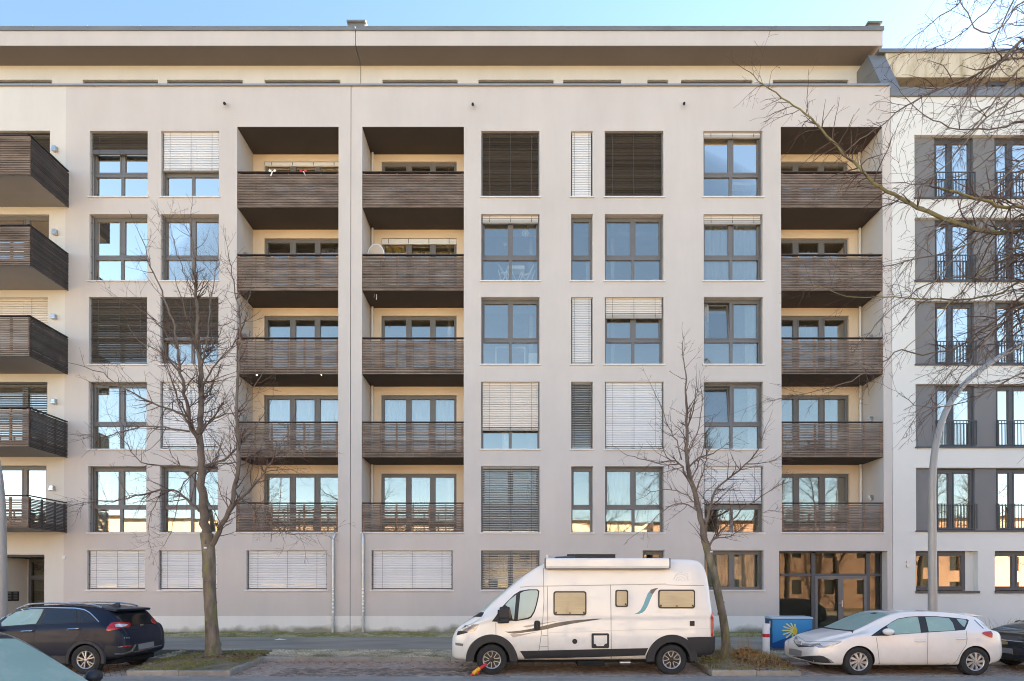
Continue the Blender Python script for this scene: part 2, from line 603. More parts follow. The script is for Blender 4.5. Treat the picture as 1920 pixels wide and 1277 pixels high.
def window(root, x0, x1, z0, z1, yf=0.22, nx=2, transom=0.385, fmat=None, gmat=None, rails=True, sill=True,
           blind=None, curtains=(), fw=0.07, sillw=0.05, mull=None, sash_top=True, splits=None, ajar=None):
    """one window: the part 'window' is its frame; panes, sill, guide rails, blind slats and curtains are its sub-parts.
    transom = height share of the lower fixed row"""
    fmat = fmat or M['frame']
    gmat = gmat or M['glass']
    d = 0.07
    f = MB()
    y0, y1 = yf, yf + d
    f.box(x0, x0 + fw, y0, y1, z0, z1)
    f.box(x1 - fw, x1, y0, y1, z0, z1)
    f.box(x0 + fw, x1 - fw, y0, y1, z0, z0 + fw * 0.8)
    f.box(x0 + fw, x1 - fw, y0, y1, z1 - fw * 1.3, z1)
    zt = z0 + (z1 - z0) * transom if transom else None
    fr = splits or [i / nx for i in range(nx + 1)]
    xs = [x0 + (x1 - x0) * t for t in fr]
    mw = mull or 0.11
    rows = []
    if zt:
        f.box(x0 + fw, x1 - fw, y0 - 0.004, y1, zt - 0.06, zt + 0.06)
        rows = [(z0 + fw * 0.8, zt - 0.06, False), (zt + 0.06, z1 - fw * 1.3, sash_top)]
    else:
        rows = [(z0 + fw * 0.8, z1 - fw * 1.3, sash_top)]
    panes = []
    tilted = []
    for (a, b, sash) in rows:
        for i in range(len(xs) - 1):
            pa = xs[i] + (fw if i == 0 else mw / 2)
            pb = xs[i + 1] - (fw if i == len(xs) - 2 else mw / 2)
            if i > 0:
                f.box(xs[i] - mw / 2, xs[i] + mw / 2, y0, y1 - 0.002, a, b)
            if sash:
                s = 0.045
                if ajar == i:
                    # this sash is tipped inwards at its head
                    sm_ = MB()
                    sm_.box(pa, pa + s, y0 - 0.014, y1 - 0.02, a, b)
                    sm_.box(pb - s, pb, y0 - 0.014, y1 - 0.02, a, b)
                    sm_.box(pa + s, pb - s, y0 - 0.014, y1 - 0.02, a, a + s * 1.2)
                    sm_.box(pa + s, pb - s, y0 - 0.014, y1 - 0.02, b - s * 1.2, b)
                    sm_.v = [(p[0], p[1] + (p[2] - a) * 0.11, p[2] - 0.012) for p in sm_.v]
                    tilted.append((sm_, pa + s - 0.004, pb - s + 0.004, a + s, b - s, a))
                    continue
                f.box(pa, pa + s, y0 - 0.014, y1 - 0.02, a, b)
                f.box(pb - s, pb, y0 - 0.014, y1 - 0.02, a, b)
                f.box(pa + s, pb - s, y0 - 0.014, y1 - 0.02, a, a + s * 1.2)
                f.box(pa + s, pb - s, y0 - 0.014, y1 - 0.02, b - s * 1.2, b)
                panes.append((pa + s - 0.004, pb - s + 0.004, a + s, b - s))
            else:
                panes.append((pa - 0.004, pb + 0.004, a - 0.004, b + 0.004))
    win = f.build('window', fmat, root)
    for (sm_, a, b, c, e, zb0) in tilted:
        sm_.build('tipped_sash', fmat, win)
        p = MB()
        p.box(a, b, yf + 0.03, yf + 0.05, c, e)
        p.v = [(q[0], q[1] + (q[2] - zb0) * 0.11, q[2] - 0.012) for q in p.v]
        p.build('pane', gmat, win)
    for (a, b, c, e) in panes:
        p = MB()
        yy = yf + 0.035 + rng.uniform(-0.001, 0.001)
        tx = rng.uniform(-0.0035, 0.0035)
        tz = rng.uniform(-0.0035, 0.0035)
        # every pane sits a hair out of true, so its reflection differs from its neighbour's
        def yo(x, z): return tx * (x - a) + tz * (z - c)
        vs = []
        for dy in (0.0, 0.022):
            vs += [(a, yy + dy + yo(a, c), c), (b, yy + dy + yo(b, c), c), (b, yy + dy + yo(b, e), e), (a, yy + dy + yo(a, e), e)]
        p.add(vs, ((3, 2, 1, 0), (4, 5, 6, 7), (0, 1, 5, 4), (1, 2, 6, 5), (2, 3, 7, 6), (3, 0, 4, 7)))
        p.build('pane', gmat, win)
    if sill:
        s = MB()
        s.box(x0 - sillw, x1 + sillw, -0.045, yf + 0.01, z0 - 0.045, z0 + 0.003)
        s.build('sill', M['sill'], win)
    if rails:
        for gx in (x0 + 0.035, x1 - 0.035):
            g = MB()
            g.box(gx - 0.012, gx + 0.012, 0.095, 0.125, z0 + 0.01, z1 - 0.002)
            for k in range(4):
                zz = z0 + (z1 - z0) * (0.14 + 0.25 * k)
                g.box(gx - 0.03, gx + 0.016, 0.09, 0.13, zz - 0.02, zz + 0.02)
            g.build('guide_rail', M['frame'], win)
    if blind:
        frac, tilt, mat, stack = blind
        zb = z1 - (z1 - z0) * frac
        add_blind(root, win, x0 + 0.05, x1 - 0.05, z1 - 0.004, zb, 0.11, tilt, mat, stack=stack, cords=3 if x1 - x0 > 1.2 else 2)
    for (fa, fb, ga, gb, mat) in curtains:
        add_curtain(win, x0 + (x1 - x0) * fa, x0 + (x1 - x0) * fb, z0 + (z1 - z0) * ga, z0 + (z1 - z0) * gb, yf + 0.14, mat)
    return win

WSLAT = {}
def wood_slat(w, h=0.039, d=0.028, axis='X'):
    k = (round(w, 3), axis)
    if k not in WSLAT:
        mb = MB()
        if axis == 'X': mb.box(-w / 2, w / 2, -d / 2, d / 2, -h / 2, h / 2)
        else: mb.box(-d / 2, d / 2, -w / 2, w / 2, -h / 2, h / 2)
        WSLAT[k] = mb.mesh('slat', M['wood'])
    return WSLAT[k]

def balcony_rail(bal, x0, x1, zb, zt, y, name='slat', pitch=0.061):
    """horizontal boards with open joints in front of upright battens"""
    w = x1 - x0
    n = int((zt - 0.05 - zb) / pitch)
    me = wood_slat(w)
    for i in range(n):
        o = link(name, me, bal)
        o.location = ((x0 + x1) / 2 + rng.uniform(-0.004, 0.004), y + rng.uniform(-0.003, 0.003), zb + 0.02 + i * pitch + rng.uniform(-0.003, 0.003))
        o.rotation_euler = (rng.uniform(-0.04, 0.04), rng.uniform(-0.0012, 0.0012), 0)
    k = max(2, round(w / 0.6))
    for i in range(k + 1):
        px = x0 + 0.06 + (w - 0.12) * i / k
        b = MB()
        wd = 0.035 if i % 2 else 0.06
        b.box(px - wd / 2, px + wd / 2, y + 0.02, y + 0.075, zb + 0.01, zt - 0.06)
        b.build('batten', M['wood_red'], bal)
    hr = MB()
    hr.box(x0, x1, y - 0.02, y + 0.09, zt - 0.035, zt)
    hr.build('handrail', M['wood_dk'], bal)

# ------------------------------------------------------------------ grid of the facade (photo rows and columns)
ROWT = [1032, 874.3, 715.7, 557, 401.5, 245.5]      # head of the openings, ground floor first
ROWB = [1106, 998.5, 842, 683, 526.5, 369]          # sill
zT = [PZ(v) for v in ROWT]
zB = [PZ(v) for v in ROWB]
zTop = PZ(161.0)
zPl = PZ(1155)
Z0 = 0.30
RAILT = [None, 942, 790, 632, 475.5, 320.5]
RAILB = [None, 997.5, 857, 701, 544, 388]
rT = [None] + [PZ(v) for v in RAILT[1:]]
rB = [None] + [PZ(v) for v in RAILB[1:]]
XJ = PX(657.4)
XL = PX(121.5)
XR = PX(1672)
c1 = (PX(166.6), PX(275.5)); c2 = (PX(300.5), PX(409.5))
l1 = (PX(443.5), PX(634.2)); l2 = (PX(678.6), PX(869.6)); l3 = (PX(1465), PX(1656))
cA = (PX(902.3), PX(1011.6)); cT = (PX(1071), PX(1111.6)); cC = (PX(1134.2), PX(1244.5)); cD = (PX(1319.8), PX(1430.8))
LD = 1.30
REV = 0.31
DK, LT, WM, MD = M['slat_dk'], M['slat_lt'], M['slat_warm'], M['slat_md']

# =================================================================== building A (left of the joint)
A = thing('apartment_building', (-15.0, 0.0, Z0),
          'greige apartment block left of the joint, two loggia columns apart from projecting slatted balconies', 'building')
opsA = []
for c in (c1, c2):
    for k in range(1, 6): opsA.append((c[0], c[1], zB[k], zT[k], REV))
    opsA.append((c[0] - 0.03, c[1] - 0.03, zB[0], zT[0], REV))
g1 = (PX(462, 0, 1060), PX(613, 0, 1060))
opsA.append((g1[0], g1[1], zB[0], zT[0], REV))
opsA.append((l1[0], l1[1], rB[1] - 0.01, PZ(238), LD, 'LRB'))
mb = MB()
facade(mb, XL, XJ - 0.012, zPl, zTop, opsA)
# inner flank of the joint, flat back of the building, top of the parapet
mb.quad((XJ - 0.012, 0, zPl), (XJ - 0.012, 0.12, zPl), (XJ - 0.012, 0.12, zTop), (XJ - 0.012, 0, zTop))
mb.box(XL - 30, XJ - 0.02, 12.0, 12.2, Z0 - 0.6, 20.0)
mb.quad((XL - 30, 0.3, Z0), (XL - 30, 12, Z0), (XL - 30, 12, 20), (XL - 30, 0.3, 20))
mb.build('wall', M['greige'], A)
mb = MB()
mb.box(XL, XJ - 0.012, -0.0, 0.25, Z0 - 0.6, zPl)
mb.build('plinth', M['plinth'], A)
# cream bay with the projecting balconies
opsL = []
LW = []
for k in range(1, 6):
    yy = (245, 402, 557.5, 716, 873)[5 - k]
    a = (PX(-170), PX((92, 91, 89.5, 89.5, 88.5)[5 - k], 0, 600), rB[k] + 0.1, PZ(yy))
    LW.append(a)
    opsL.append((*a, 0.2))
ent = (PX(-6, 0, 1080), PX(83.0, 0, 1080), Z0 - 0.1, PZ(1040))
opsL.append((*ent, 1.3))
mb = MB()
facade(mb, XL - 30, XL, Z0 - 0.6, zTop, opsL)
mb.build('wall', M['cream'], A)
# roof deck, parapet cap, penthouse
def top_of(B, x0, x1, joint_left, joint_right, wins, ends=None):
    """parapet cap, terrace deck, set-back storey with its overhanging roof"""
    m_ = MB()
    m_.box(x0, x1, -0.05, 0.40, zTop, zTop + 0.045)
    m_.box(x0, x1, -0.055, -0.05, zTop - 0.035, zTop + 0.02)
    m_.box(x0, x1, 0.05, 0.38, zTop + 0.045, zTop + 0.10)
    m_.build('parapet_cap', M['zinc_lt'], B)
    def seams(xa_, xb_, ya, yb, za, zb, mat, step):
        k = int((xb_ - xa_) / step)
        for i in range(1, k):
            xx = xb_ - i * step + rng.uniform(-0.05, 0.05)
            if xx < -21: break
            sm = MB(); sm.box(xx - 0.012, xx + 0.012, ya, yb, za, zb); sm.build('sheet_seam', mat, B)
    seams(x0, x1, -0.061, 0.40, zTop - 0.03, zTop + 0.052, M['zinc_lt'], 2.4)
    m_ = MB()
    m_.box(x0, x1, 0.3, 12, 19.75, 19.9)
    m_.build('terrace_deck', M['roof'], B)
    Y2, Y1 = 1.6, 0.8
    zs = 23.22
    m_ = MB()
    ops = [(PX(a, Y2, 150), PX(b, Y2, 150), 19.95, PZ(149.5, Y2), 0.16) for a, b in wins]
    facade(m_, joint_left[1], joint_right[1], 19.9, zs, ops, Y2)
    if ends: m_.quad((joint_right[1], Y2, 19.9), (joint_right[1], 12, 19.9), (joint_right[1], 12, zs), (joint_right[1], Y2, zs))
    m_.build('penthouse_wall', M['cream'], B)
    for (a, b, c, d, _) in ops:
        window(B, a, b, c, d, yf=Y2 + 0.1, nx=max(1, round((b - a) / 1.1)), transom=None, rails=False, sill=False, fmat=M['frame_dk'])
    m_ = MB()
    m_.box(joint_left[0], joint_right[0], Y1, 12.4, zs, zs + 0.02)
    m_.build('eave_soffit', M['eave'], B)
    m_ = MB()
    zf = PZ(58.5, Y1)
    m_.box(joint_left[0], joint_right[0], Y1, 12.4, zs + 0.02, zf)
    m_.build('eave_fascia', M['greige'], B)
    m_ = MB()
    m_.box(joint_left[0], joint_right[0] + (0.04 if ends else 0), Y1 - 0.04, 12.4, zf, PZ(50.5, Y1))
    m_.build('roof_edge', M['zinc'], B)
    seams(joint_left[0], joint_right[0], Y1 - 0.047, Y1 + 0.5, zf + 0.002, PZ(50.5, Y1) + 0.008, M['zinc'], 2.1)
XJf, XJw = PX(666.5, 0.8, 70), PX(676.5, 1.6, 130)
top_of(A, XL - 30, XJ - 0.012, (XL - 30, XL - 30), (XJf - 0.012, XJw - 0.012),
       [(-150, -20), (-5, 97), (155, 296), (313, 455), (496, 638)])
# chimney over the joint
def chimney(B, pxa, pxb, Y, ztop):
    xa, xb = PX(pxa, Y, 45), PX(pxb, Y, 45)
    m_ = MB()
    m_.add([(xa + 0.02, Y, 23.3), (xb - 0.02, Y, 23.3), (xb - 0.02, Y + 0.7, 23.3), (xa + 0.02, Y + 0.7, 23.3),
            (xa + 0.05, Y + 0.05, ztop - 0.1), (xb - 0.05, Y + 0.05, ztop - 0.1), (xb - 0.05, Y + 0.65, ztop - 0.1), (xa + 0.05, Y + 0.65, ztop - 0.1)],
           ((0, 1, 5, 4), (1, 2, 6, 5), (2, 3, 7, 6), (3, 0, 4, 7), (4, 5, 6, 7)))
    m_.box(xa, xb, Y - 0.02, Y + 0.72, ztop - 0.1, ztop - 0.03)
    m_.lathe([(0.05, -0.03), (0.05, 0.03), (0.0, 0.04)], ((xa + xb) / 2, Y + 0.3, ztop), n=8)
    ch = m_.build('chimney', M['zinc'], B)
    return ch
chimney(A, 650, 686, 1.3, PZ(36.5, 1.3))
# windows of the two left columns
cur2 = ((0.05, 0.48, 0.02, 0.98, M['net']), (0.55, 0.97, 0.02, 0.98, M['net']))
def W(root, c, k, **kw):
    dx = -0.03 if k == 0 and c in (c1, c2) else 0
    return window(root, c[0] + dx, c[1] + dx, zB[k], zT[k], **kw)
W(A, c1, 5, blind=(0.33, -12, DK, 0.14), curtains=((0.05, 0.97, 0.02, 0.4, M['net']),))
W(A, c2, 5, blind=(0.60, 70, LT, 0.06), curtains=((0.7, 0.95, 0.02, 0.25, M['net']),))
W(A, c1, 4, curtains=((0.08, 0.32, 0.50, 0.97, M['beige_cl']), (0.30, 0.98, 0.03, 0.97, M['curtain']), (0.06, 0.35, 0.03, 0.48, M['curtain'])))
W(A, c2, 4, curtains=((0.06, 0.48, 0.03, 0.97, M['net']), (0.54, 0.97, 0.03, 0.97, M['net'])))
W(A, c1, 3, blind=(0.97, -30, DK, 0))
W(A, c2, 3, blind=(0.62, -30, DK, 0.06), curtains=((0.06, 0.95, 0.03, 0.5, M['net']),))
W(A, c1, 2, curtains=((0.10, 0.95, 0.03, 0.92, M['curtain']),))
W(A, c2, 2, blind=(0.97, 70, LT, 0))
W(A, c1, 1, curtains=((0.06, 0.28, 0.03, 0.97, M['curtain']), (0.3, 0.9, 0.4, 0.97, M['net'])))
W(A, c2, 1, curtains=((0.1, 0.75, 0.35, 0.97, M['net']), (0.3, 0.52, 0.0, 0.6, M['curtain'])))
for c in ((c1[0] - 0.03, c1[1] - 0.03), (c2[0] - 0.03, c2[1] - 0.03), g1):
    window(A, c[0], c[1], zB[0], zT[0], nx=2, transom=None, blind=(0.985, 70, LT, 0))
# loggias
LOGTOP = [None, 888, 741, 592, 446.8, 303]
def loggia(root, lx, opening, specs, pipe=None, lamp=None, last_right=None):
    """per floor: slab, back wall with its glazed door, boarded rail"""
    zc = PZ(238)
    # ceiling over the top loggia
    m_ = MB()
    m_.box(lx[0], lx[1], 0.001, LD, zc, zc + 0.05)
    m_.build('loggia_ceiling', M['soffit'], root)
    for k in range(1, 6):
        floor_z = rB[k] + 0.2 if k > 1 else rB[1] + 0.06
        ceil_z = rB[k + 1] if k < 5 else zc
        a, b = PX(opening[0], LD, 700), PX(opening[1], LD, 700)
        head = PZ(LOGTOP[k], LD)
        m_ = MB()
        facade(m_, lx[0], lx[1], floor_z, ceil_z, [(a, b, floor_z + 0.04, head, 0.16)], LD)
        m_.build('loggia_wall', M['peach'], root)
        sp = specs[k]
        window(root, a, b, floor_z + 0.04, head, yf=LD + 0.09, nx=3, transom=None, rails=False, sill=False,
               splits=(0.0, 0.36, 0.68, 1.0), mull=0.13, fw=0.06, blind=None, curtains=[(*c[:4], c[4]) for c in sp.get('cur', ())])
        if sp.get('cass'):
            cs = MB()
            cs.box(a + 0.01, b - 0.01, LD + 0.01, LD + 0.085, head - sp['cass'], head - 0.02)
            w_ = cs.build('blind_stack', M['slat_lt'], root)
            cd = MB()
            for i in range(4):
                cx = a + (b - a) * (0.09 + 0.27 * i)
                cd.box(cx - 0.012, cx + 0.012, LD + 0.005, LD + 0.0098, head - sp['cass'] * 0.9, head - 0.02)
            cd.build('blind_cord', M['joint'], w_, kind='stuff')
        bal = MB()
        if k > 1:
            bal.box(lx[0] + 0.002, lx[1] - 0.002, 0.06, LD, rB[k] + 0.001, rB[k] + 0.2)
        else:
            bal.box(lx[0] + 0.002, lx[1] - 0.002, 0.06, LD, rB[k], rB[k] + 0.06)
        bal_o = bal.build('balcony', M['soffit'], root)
        balcony_rail(bal_o, lx[0] + 0.004, lx[1] - 0.004, rB[k], rT[k], 0.035)
        if k == 1:
            s_ = MB()
            s_.box(lx[0] - 0.04, lx[1] + 0.02, -0.045, 0.06, rB[1] - 0.055, rB[1] - 0.012)
            s_.build('sill', M['sill'], bal_o)
        if pipe is not None:
            p_ = MB()
            p_.tube([(pipe, LD - 0.09, floor_z), (pipe, LD - 0.09, ceil_z)], 0.045, 10)
            p_.build('downpipe', M['white_pipe'], root, smooth=True)
        if lamp is not None:
            side, ly = lamp
            x = lx[0] if side < 0 else lx[1]
            zz = rT[k] + 0.22
            lm = MB()
            lm.box(x, x - side * 0.10, ly - 0.05, ly + 0.05, zz - 0.02, zz + 0.06)
            lm.prism([(ly - 0.07, zz + 0.06), (ly + 0.07, zz + 0.06), (ly + 0.035, zz + 0.16), (ly - 0.035, zz + 0.16)], 0, x, x - side * 0.14)
            lm.build('wall_lamp', M['steel'], root)
net, cur = M['net'], M['curtain']
loggia(A, l1, (495, 640), {5: dict(cass=0.16, cur=((0.68, 0.99, 0.3, 0.97, M['amber']),)), 4: dict(cur=((0.7, 0.98, 0.3, 0.9, M['greycl']),)),
                           3: dict(), 2: dict(cur=((0.66, 0.98, 0.03, 0.97, cur), (0.05, 0.6, 0.03, 0.97, net))), 1: dict()}, lamp=(-1, 0.55))
# projecting balconies of the cream bay
for k in range(1, 6):
    xb0, xb1, yb = -21.0, PX(127.2), -1.63
    m_ = MB()
    m_.box(xb0, xb1 - 0.05, yb + 0.06, -0.001, rB[k] + 0.001, rB[k] + 0.2)
    bal = m_.build('balcony', M['soffit_grey'], A)
    # front boards end at the corner; side boards run back to the wall
    balcony_rail(bal, xb0, xb1, rB[k] - 0.03, rT[k], yb)
    n = int((rT[k] - 0.05 - rB[k] + 0.03) / 0.052)
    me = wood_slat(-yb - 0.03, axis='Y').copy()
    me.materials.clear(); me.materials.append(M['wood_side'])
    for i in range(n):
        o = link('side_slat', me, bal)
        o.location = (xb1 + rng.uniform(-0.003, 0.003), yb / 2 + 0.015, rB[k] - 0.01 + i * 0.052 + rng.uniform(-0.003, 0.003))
    for yy in (yb + 0.1, yb * 0.64, yb * 0.3, -0.06):
        b_ = MB()
        b_.box(xb1 - 0.07, xb1 - 0.02, yy - 0.025, yy + 0.025, rB[k], rT[k] - 0.06)
        b_.build('batten', M['wood_dk'], bal)
    h_ = MB()
    h_.box(xb1 - 0.07, xb1 + 0.02, yb - 0.02, -0.002, rT[k] - 0.036, rT[k] + 0.001)
    h_.build('handrail', M['wood_dk'], bal)
    a = LW[k - 1]
    sp = {5: dict(blind=(0.97, -12, DK, 0)), 4: dict(curtains=()), 3: dict(blind=(0.97, 70, WM, 0)), 2: dict(blind=(0.9, -12, DK, 0), curtains=((0.5, 0.98, 0.03, 0.8, M['curtain']),)),
          1: dict(curtains=((0.55, 0.8, 0.03, 0.95, M['curtain']), (0.82, 0.99, 0.03, 0.95, M['curtain'])))}[k]
    xm = a[0] + (a[1] - a[0]) * 0.5
    window(A, a[0], a[1], a[2], a[3], yf=0.13, nx=4, transom=None, rails=False, sill=False, splits=(0, 0.3, 0.56, 0.82, 1.0), **sp)
    lm = MB()
    px_, py_ = ((105, 281), (105.5, 437), (103.5, 595), (103.5, 753.5), (100, 915.5))[5 - k]
    xx, zz = PX(px_, 0, py_), PZ(py_)
    lm.box(xx - 0.07, xx + 0.07, -0.12, 0, zz - 0.02, zz + 0.09)
    lm.box(xx - 0.09, xx + 0.09, -0.14, -0.02, zz - 0.10, zz - 0.02)
    lm.build('wall_lamp', M['steel'], A, bevel=0.01)
# recessed entrance under the cream bay
m_ = MB()
m_.quad((ent[0], 1.3, Z0 - 0.1), (ent[1], 1.3, Z0 - 0.1), (ent[1], 1.3, ent[3]), (ent[0], 1.3, ent[3]))
m_.build('entrance_wall', M['greige'], A)
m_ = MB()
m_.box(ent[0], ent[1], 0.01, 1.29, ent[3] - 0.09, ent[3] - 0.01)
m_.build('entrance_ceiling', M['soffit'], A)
da, db = PX(55.5, 1.2, 1080), PX(110, 1.2, 1080)
d_ = MB()
zd = PZ(1058 + 25, 1.2)
for (a, b) in ((da, da + 0.11), (db - 0.1, db)):
    d_.box(a, b, 1.15, 1.28, Z0, ent[3] - 0.1)
d_.box(da + 0.11, db - 0.1, 1.15, 1.28, zd - 0.08, zd + 0.08)
d_.box(da + 0.11, db - 0.1, 1.15, 1.28, ent[3] - 0.22, ent[3] - 0.1)
d_.box(da + 0.11, db - 0.1, 1.15, 1.28, Z0, Z0 + 0.2)
dr = d_.build('entrance_door', M['frame_dk'], A)
for (a, b) in ((Z0 + 0.2, zd - 0.08), (zd + 0.08, ent[3] - 0.22)):
    p_ = MB()
    p_.box(da + 0.11, db - 0.1, 1.2, 1.22, a, b)
    p_.build('pane', M['glass_shop'], dr)
def text(body, size, loc, mat, parent, name='lettering', extrude=0.004, align='LEFT', rotz=0.0, scale_x=1.0):
    cu = bpy.data.curves.new(name, 'FONT')
    cu.body = body
    cu.size = size
    cu.extrude = extrude
    cu.align_x = align
    cu.resolution_u = 3
    cu.materials.append(mat)
    o = bpy.data.objects.new(name, cu)
    COL.objects.link(o)
    o.location = loc
    o.rotation_euler = (math.pi / 2, 0, rotz)
    o.scale = (scale_x, 1, 1)
    me = bpy.data.meshes.new_from_object(o.evaluated_get(bpy.context.evaluated_depsgraph_get()))
    bpy.data.objects.remove(o)
    o = link(name, me, parent)
    o.location = loc
    o.rotation_euler = (math.pi / 2, 0, rotz)
    o.scale = (scale_x, 1, 1)
    return o
text('Bay', 0.34, (PX(62.5, 1.19, 1070), 1.19, PZ(1069, 1.19)), M['black'], dr)
ip = MB()
ipy = 0.62
ip.box(ent[0], ent[0] + 0.03, ipy - 0.28, ipy + 0.28, PZ(1127, 0.6), PZ(1109, 0.6))
io = ip.build('intercom_panel', M['black'], A)
for r_ in range(3):
    for q in range(2):
        bb = MB()
        zz = PZ(1124, 0.6) + r_ * 0.11
        yy = ipy - 0.14 + q * 0.26
        bb.box(ent[0] + 0.03, ent[0] + 0.038, yy - 0.08, yy + 0.08, zz, zz + 0.07)
        bb.build('name_plate', M['frame'], io)
# little things on wall A
def wall_box(B, px, py, w, h, d, mat, name):
    m_ = MB()
    x, z = PX(px, 0, py), PZ(py)
    m_.box(x - w / 2, x + w / 2, -d, 0, z - h / 2, z + h / 2)
    return m_.build(name, mat, B, bevel=0.008)
wall_box(A, 121, 1045.5, 0.09, 0.13, 0.06, M['white_pl'], 'alarm_box')
def spout(B, px, py, lean):
    m_ = MB()
    x, z = PX(px, 0, py), PZ(py)
    m_.tube([(x + lean * 0.02, 0, z + 0.09), (x, -0.10, z + 0.05), (x - lean * 0.06, -0.22, z - 0.09)], [0.035, 0.035, 0.05], 8)
    m_.build('spotlight', M['black'], B, smooth=True)
spout(A, 423.5, 199.5, -1)
def downpipe(B, px, py0, px2):
    x = PX(px, 0, 1100)
    x2 = PX(px2, 0, 1000)
    m_ = MB()
    z = PZ(py0)
    m_.tube([(x2, 0.02, z + 0.02), (x2, -0.06, z - 0.02), (x, -0.09, z - 0.22), (x, -0.09, z - 0.5), (x, -0.09, Z0)], 0.05, 10)
    dp = m_.build('downpipe', M['galv'], B, smooth=True)
    for zz in (z - 0.55, z - 1.55, z - 2.4, z - 3.25):
        c_ = MB()
        c_.lathe([(0.052, -0.02), (0.062, -0.02), (0.062, 0.02), (0.052, 0.02)], (x, -0.09, zz), n=12)
        c_.box(x - 0.01, x + 0.01, -0.05, 0.0, zz - 0.015, zz + 0.015)
        c_.build('pipe_clamp', M['galv'], dp)
    st = MB()
    for i in range(7):
        zz = Z0 + 0.75 + i * 0.14 + rng.uniform(-0.03, 0.03)
        hh = rng.uniform(0.02, 0.05)
        a0 = rng.uniform(-2.4, -1.6)
        st.add([(x + 0.0515 * math.cos(a0 + t), -0.09 + 0.0515 * math.sin(a0 + t), zz + q) for q in (0, hh * 2) for t in (0, 0.5, 1.0, 1.5)],
               ((0, 1, 5, 4), (1, 2, 6, 5), (2, 3, 7, 6)))
    st.build('sticker', M['white_pl'], dp)
downpipe(A, 626, 1000, 629)

# =================================================================== building B (right of the joint)
B = thing('apartment_building', (5.0, 0.0, Z0),
          'greige apartment block right of the joint, with two loggia columns and a glazed shop front', 'building')
opsB = []
for c in (cA, cT, cC, cD):
    for k in range(1, 6): opsB.append((c[0], c[1], zB[k], zT[k], REV))
g2 = (PX(696.5, 0, 1070), PX(848.5, 0, 1070)); g3 = (cA[0], cA[1])
g4 = (PX(1205, 0, 1040), PX(1246, 0, 1040)); g5 = cD
for g in (g2, g3, g4, g5): opsB.append((g[0], g[1], zB[0], zT[0], REV))
entB = (PX(1063, 0, 1045), PX(1154, 0, 1045), Z0 - 0.1, PZ(1039))
shop = (PX(1461, 0, 1100), PX(1664, 0, 1100), Z0 - 0.05, PZ(1033))
opsB.append((*entB, 1.2))
opsB.append((*shop, 0.36))
opsB.append((l2[0], l2[1], rB[1] - 0.01, PZ(238), LD, 'LRB'))
opsB.append((l3[0], l3[1], rB[1] - 0.01, PZ(238), LD, 'LRB'))
mb = MB()
facade(mb, XJ + 0.012, XR - 0.01, zPl, zTop, opsB)
mb.quad((XJ + 0.012, 0, zPl), (XJ + 0.012, 0.12, zPl), (XJ + 0.012, 0.12, zTop), (XJ + 0.012, 0, zTop))
mb.quad((XR - 0.01, 0, zPl), (XR - 0.01, 12, zPl), (XR - 0.01, 12, zTop), (XR - 0.01, 0, zTop))
mb.box(XJ + 0.02, XR - 0.02, 12.0, 12.2, Z0 - 0.6, 20.0)
mb.build('wall', M['greige'], B)
for (a, b) in ((XJ + 0.012, entB[0]), (entB[1], shop[0]), (shop[1], XR - 0.01)):
    mb = MB()
    mb.box(a, b, -0.0, 0.25, Z0 - 0.6, zPl)
    mb.build('plinth', M['plinth'], B)
mb = MB()
mb.box(XJ - 0.012, XJ + 0.012, 0.045, 0.12, Z0 - 0.5, zTop - 0.01)
mb.build('expansion_joint', M['joint'], B)
top_of(B, XJ - 0.012, PX(1669.5), (XJf + 0.012, XJw + 0.012), (PX(1655, 0.8, 70), PX(1626, 1.6, 130)),
       [(717, 858), (897, 1038), (1056, 1165), (1214, 1253), (1277, 1411), (1449, 1591)], ends=True)
chimney(B, 1627, 1654, 0.95, PZ(38.5, 0.95))
# windows of B
W(B, cA, 5, blind=(0.975, -12, DK, 0)); W(B, cC, 5, blind=(0.975, -12, DK, 0))
W(B, cT, 5, nx=1, blind=(0.98, 70, LT, 0), rails=False)
W(B, cD, 5, blind=(0.045, 70, LT, 0.10), curtains=((0.72, 0.97, 0.42, 0.97, net),))
W(B, cA, 4, blind=(0.10, 70, WM, 0.12))
W(B, cT, 4, nx=1, rails=False, curtains=((0.75, 0.98, 0.03, 0.4, net),))
W(B, cC, 4)
W(B, cD, 4, blind=(0.13, 70, WM, 0.10), curtains=((0.04, 0.47, 0.03, 0.97, net), (0.53, 0.98, 0.03, 0.97, net)))
W(B, cA, 3)
W(B, cT, 3, nx=1, blind=(0.98, 70, LT, 0), rails=False)
W(B, cC, 3, blind=(0.29, 70, WM, 0.15))
W(B, cD, 3, ajar=0, curtains=((0.06, 0.14, 0.4, 0.97, net), (0.76, 0.93, 0.03, 0.97, net)))
W(B, cA, 2, blind=(0.71, 70, WM, 0.08), curtains=((0.36, 0.46, 0.0, 0.5, cur),))
W(B, cT, 2, nx=1, blind=(0.98, 28, MD, 0), rails=False)
W(B, cC, 2, blind=(0.98, 70, LT, 0))
W(B, cD, 2, ajar=0, curtains=((0.8, 0.96, 0.03, 0.97, net),))
W(B, cA, 1, blind=(0.98, 34, MD, 0))
W(B, cT, 1, nx=1, rails=False)
W(B, cC, 1, curtains=((0.03, 0.47, 0.03, 0.97, net), (0.54, 0.97, 0.03, 0.97, cur)))
W(B, cD, 1, blind=(0.56, 70, LT, 0.05))
window(B, g2[0], g2[1], zB[0], zT[0], nx=2, transom=None, blind=(0.985, 70, LT, 0))
window(B, g3[0], g3[1], zB[0], zT[0], nx=2, transom=None, blind=(0.985, 30, MD, 0), gmat=M['glass_low'], curtains=((0.28, 0.46, 0, 1, net),))
window(B, g4[0], g4[1], zB[0], zT[0], nx=1, transom=None, rails=False, gmat=M['glass_low'])
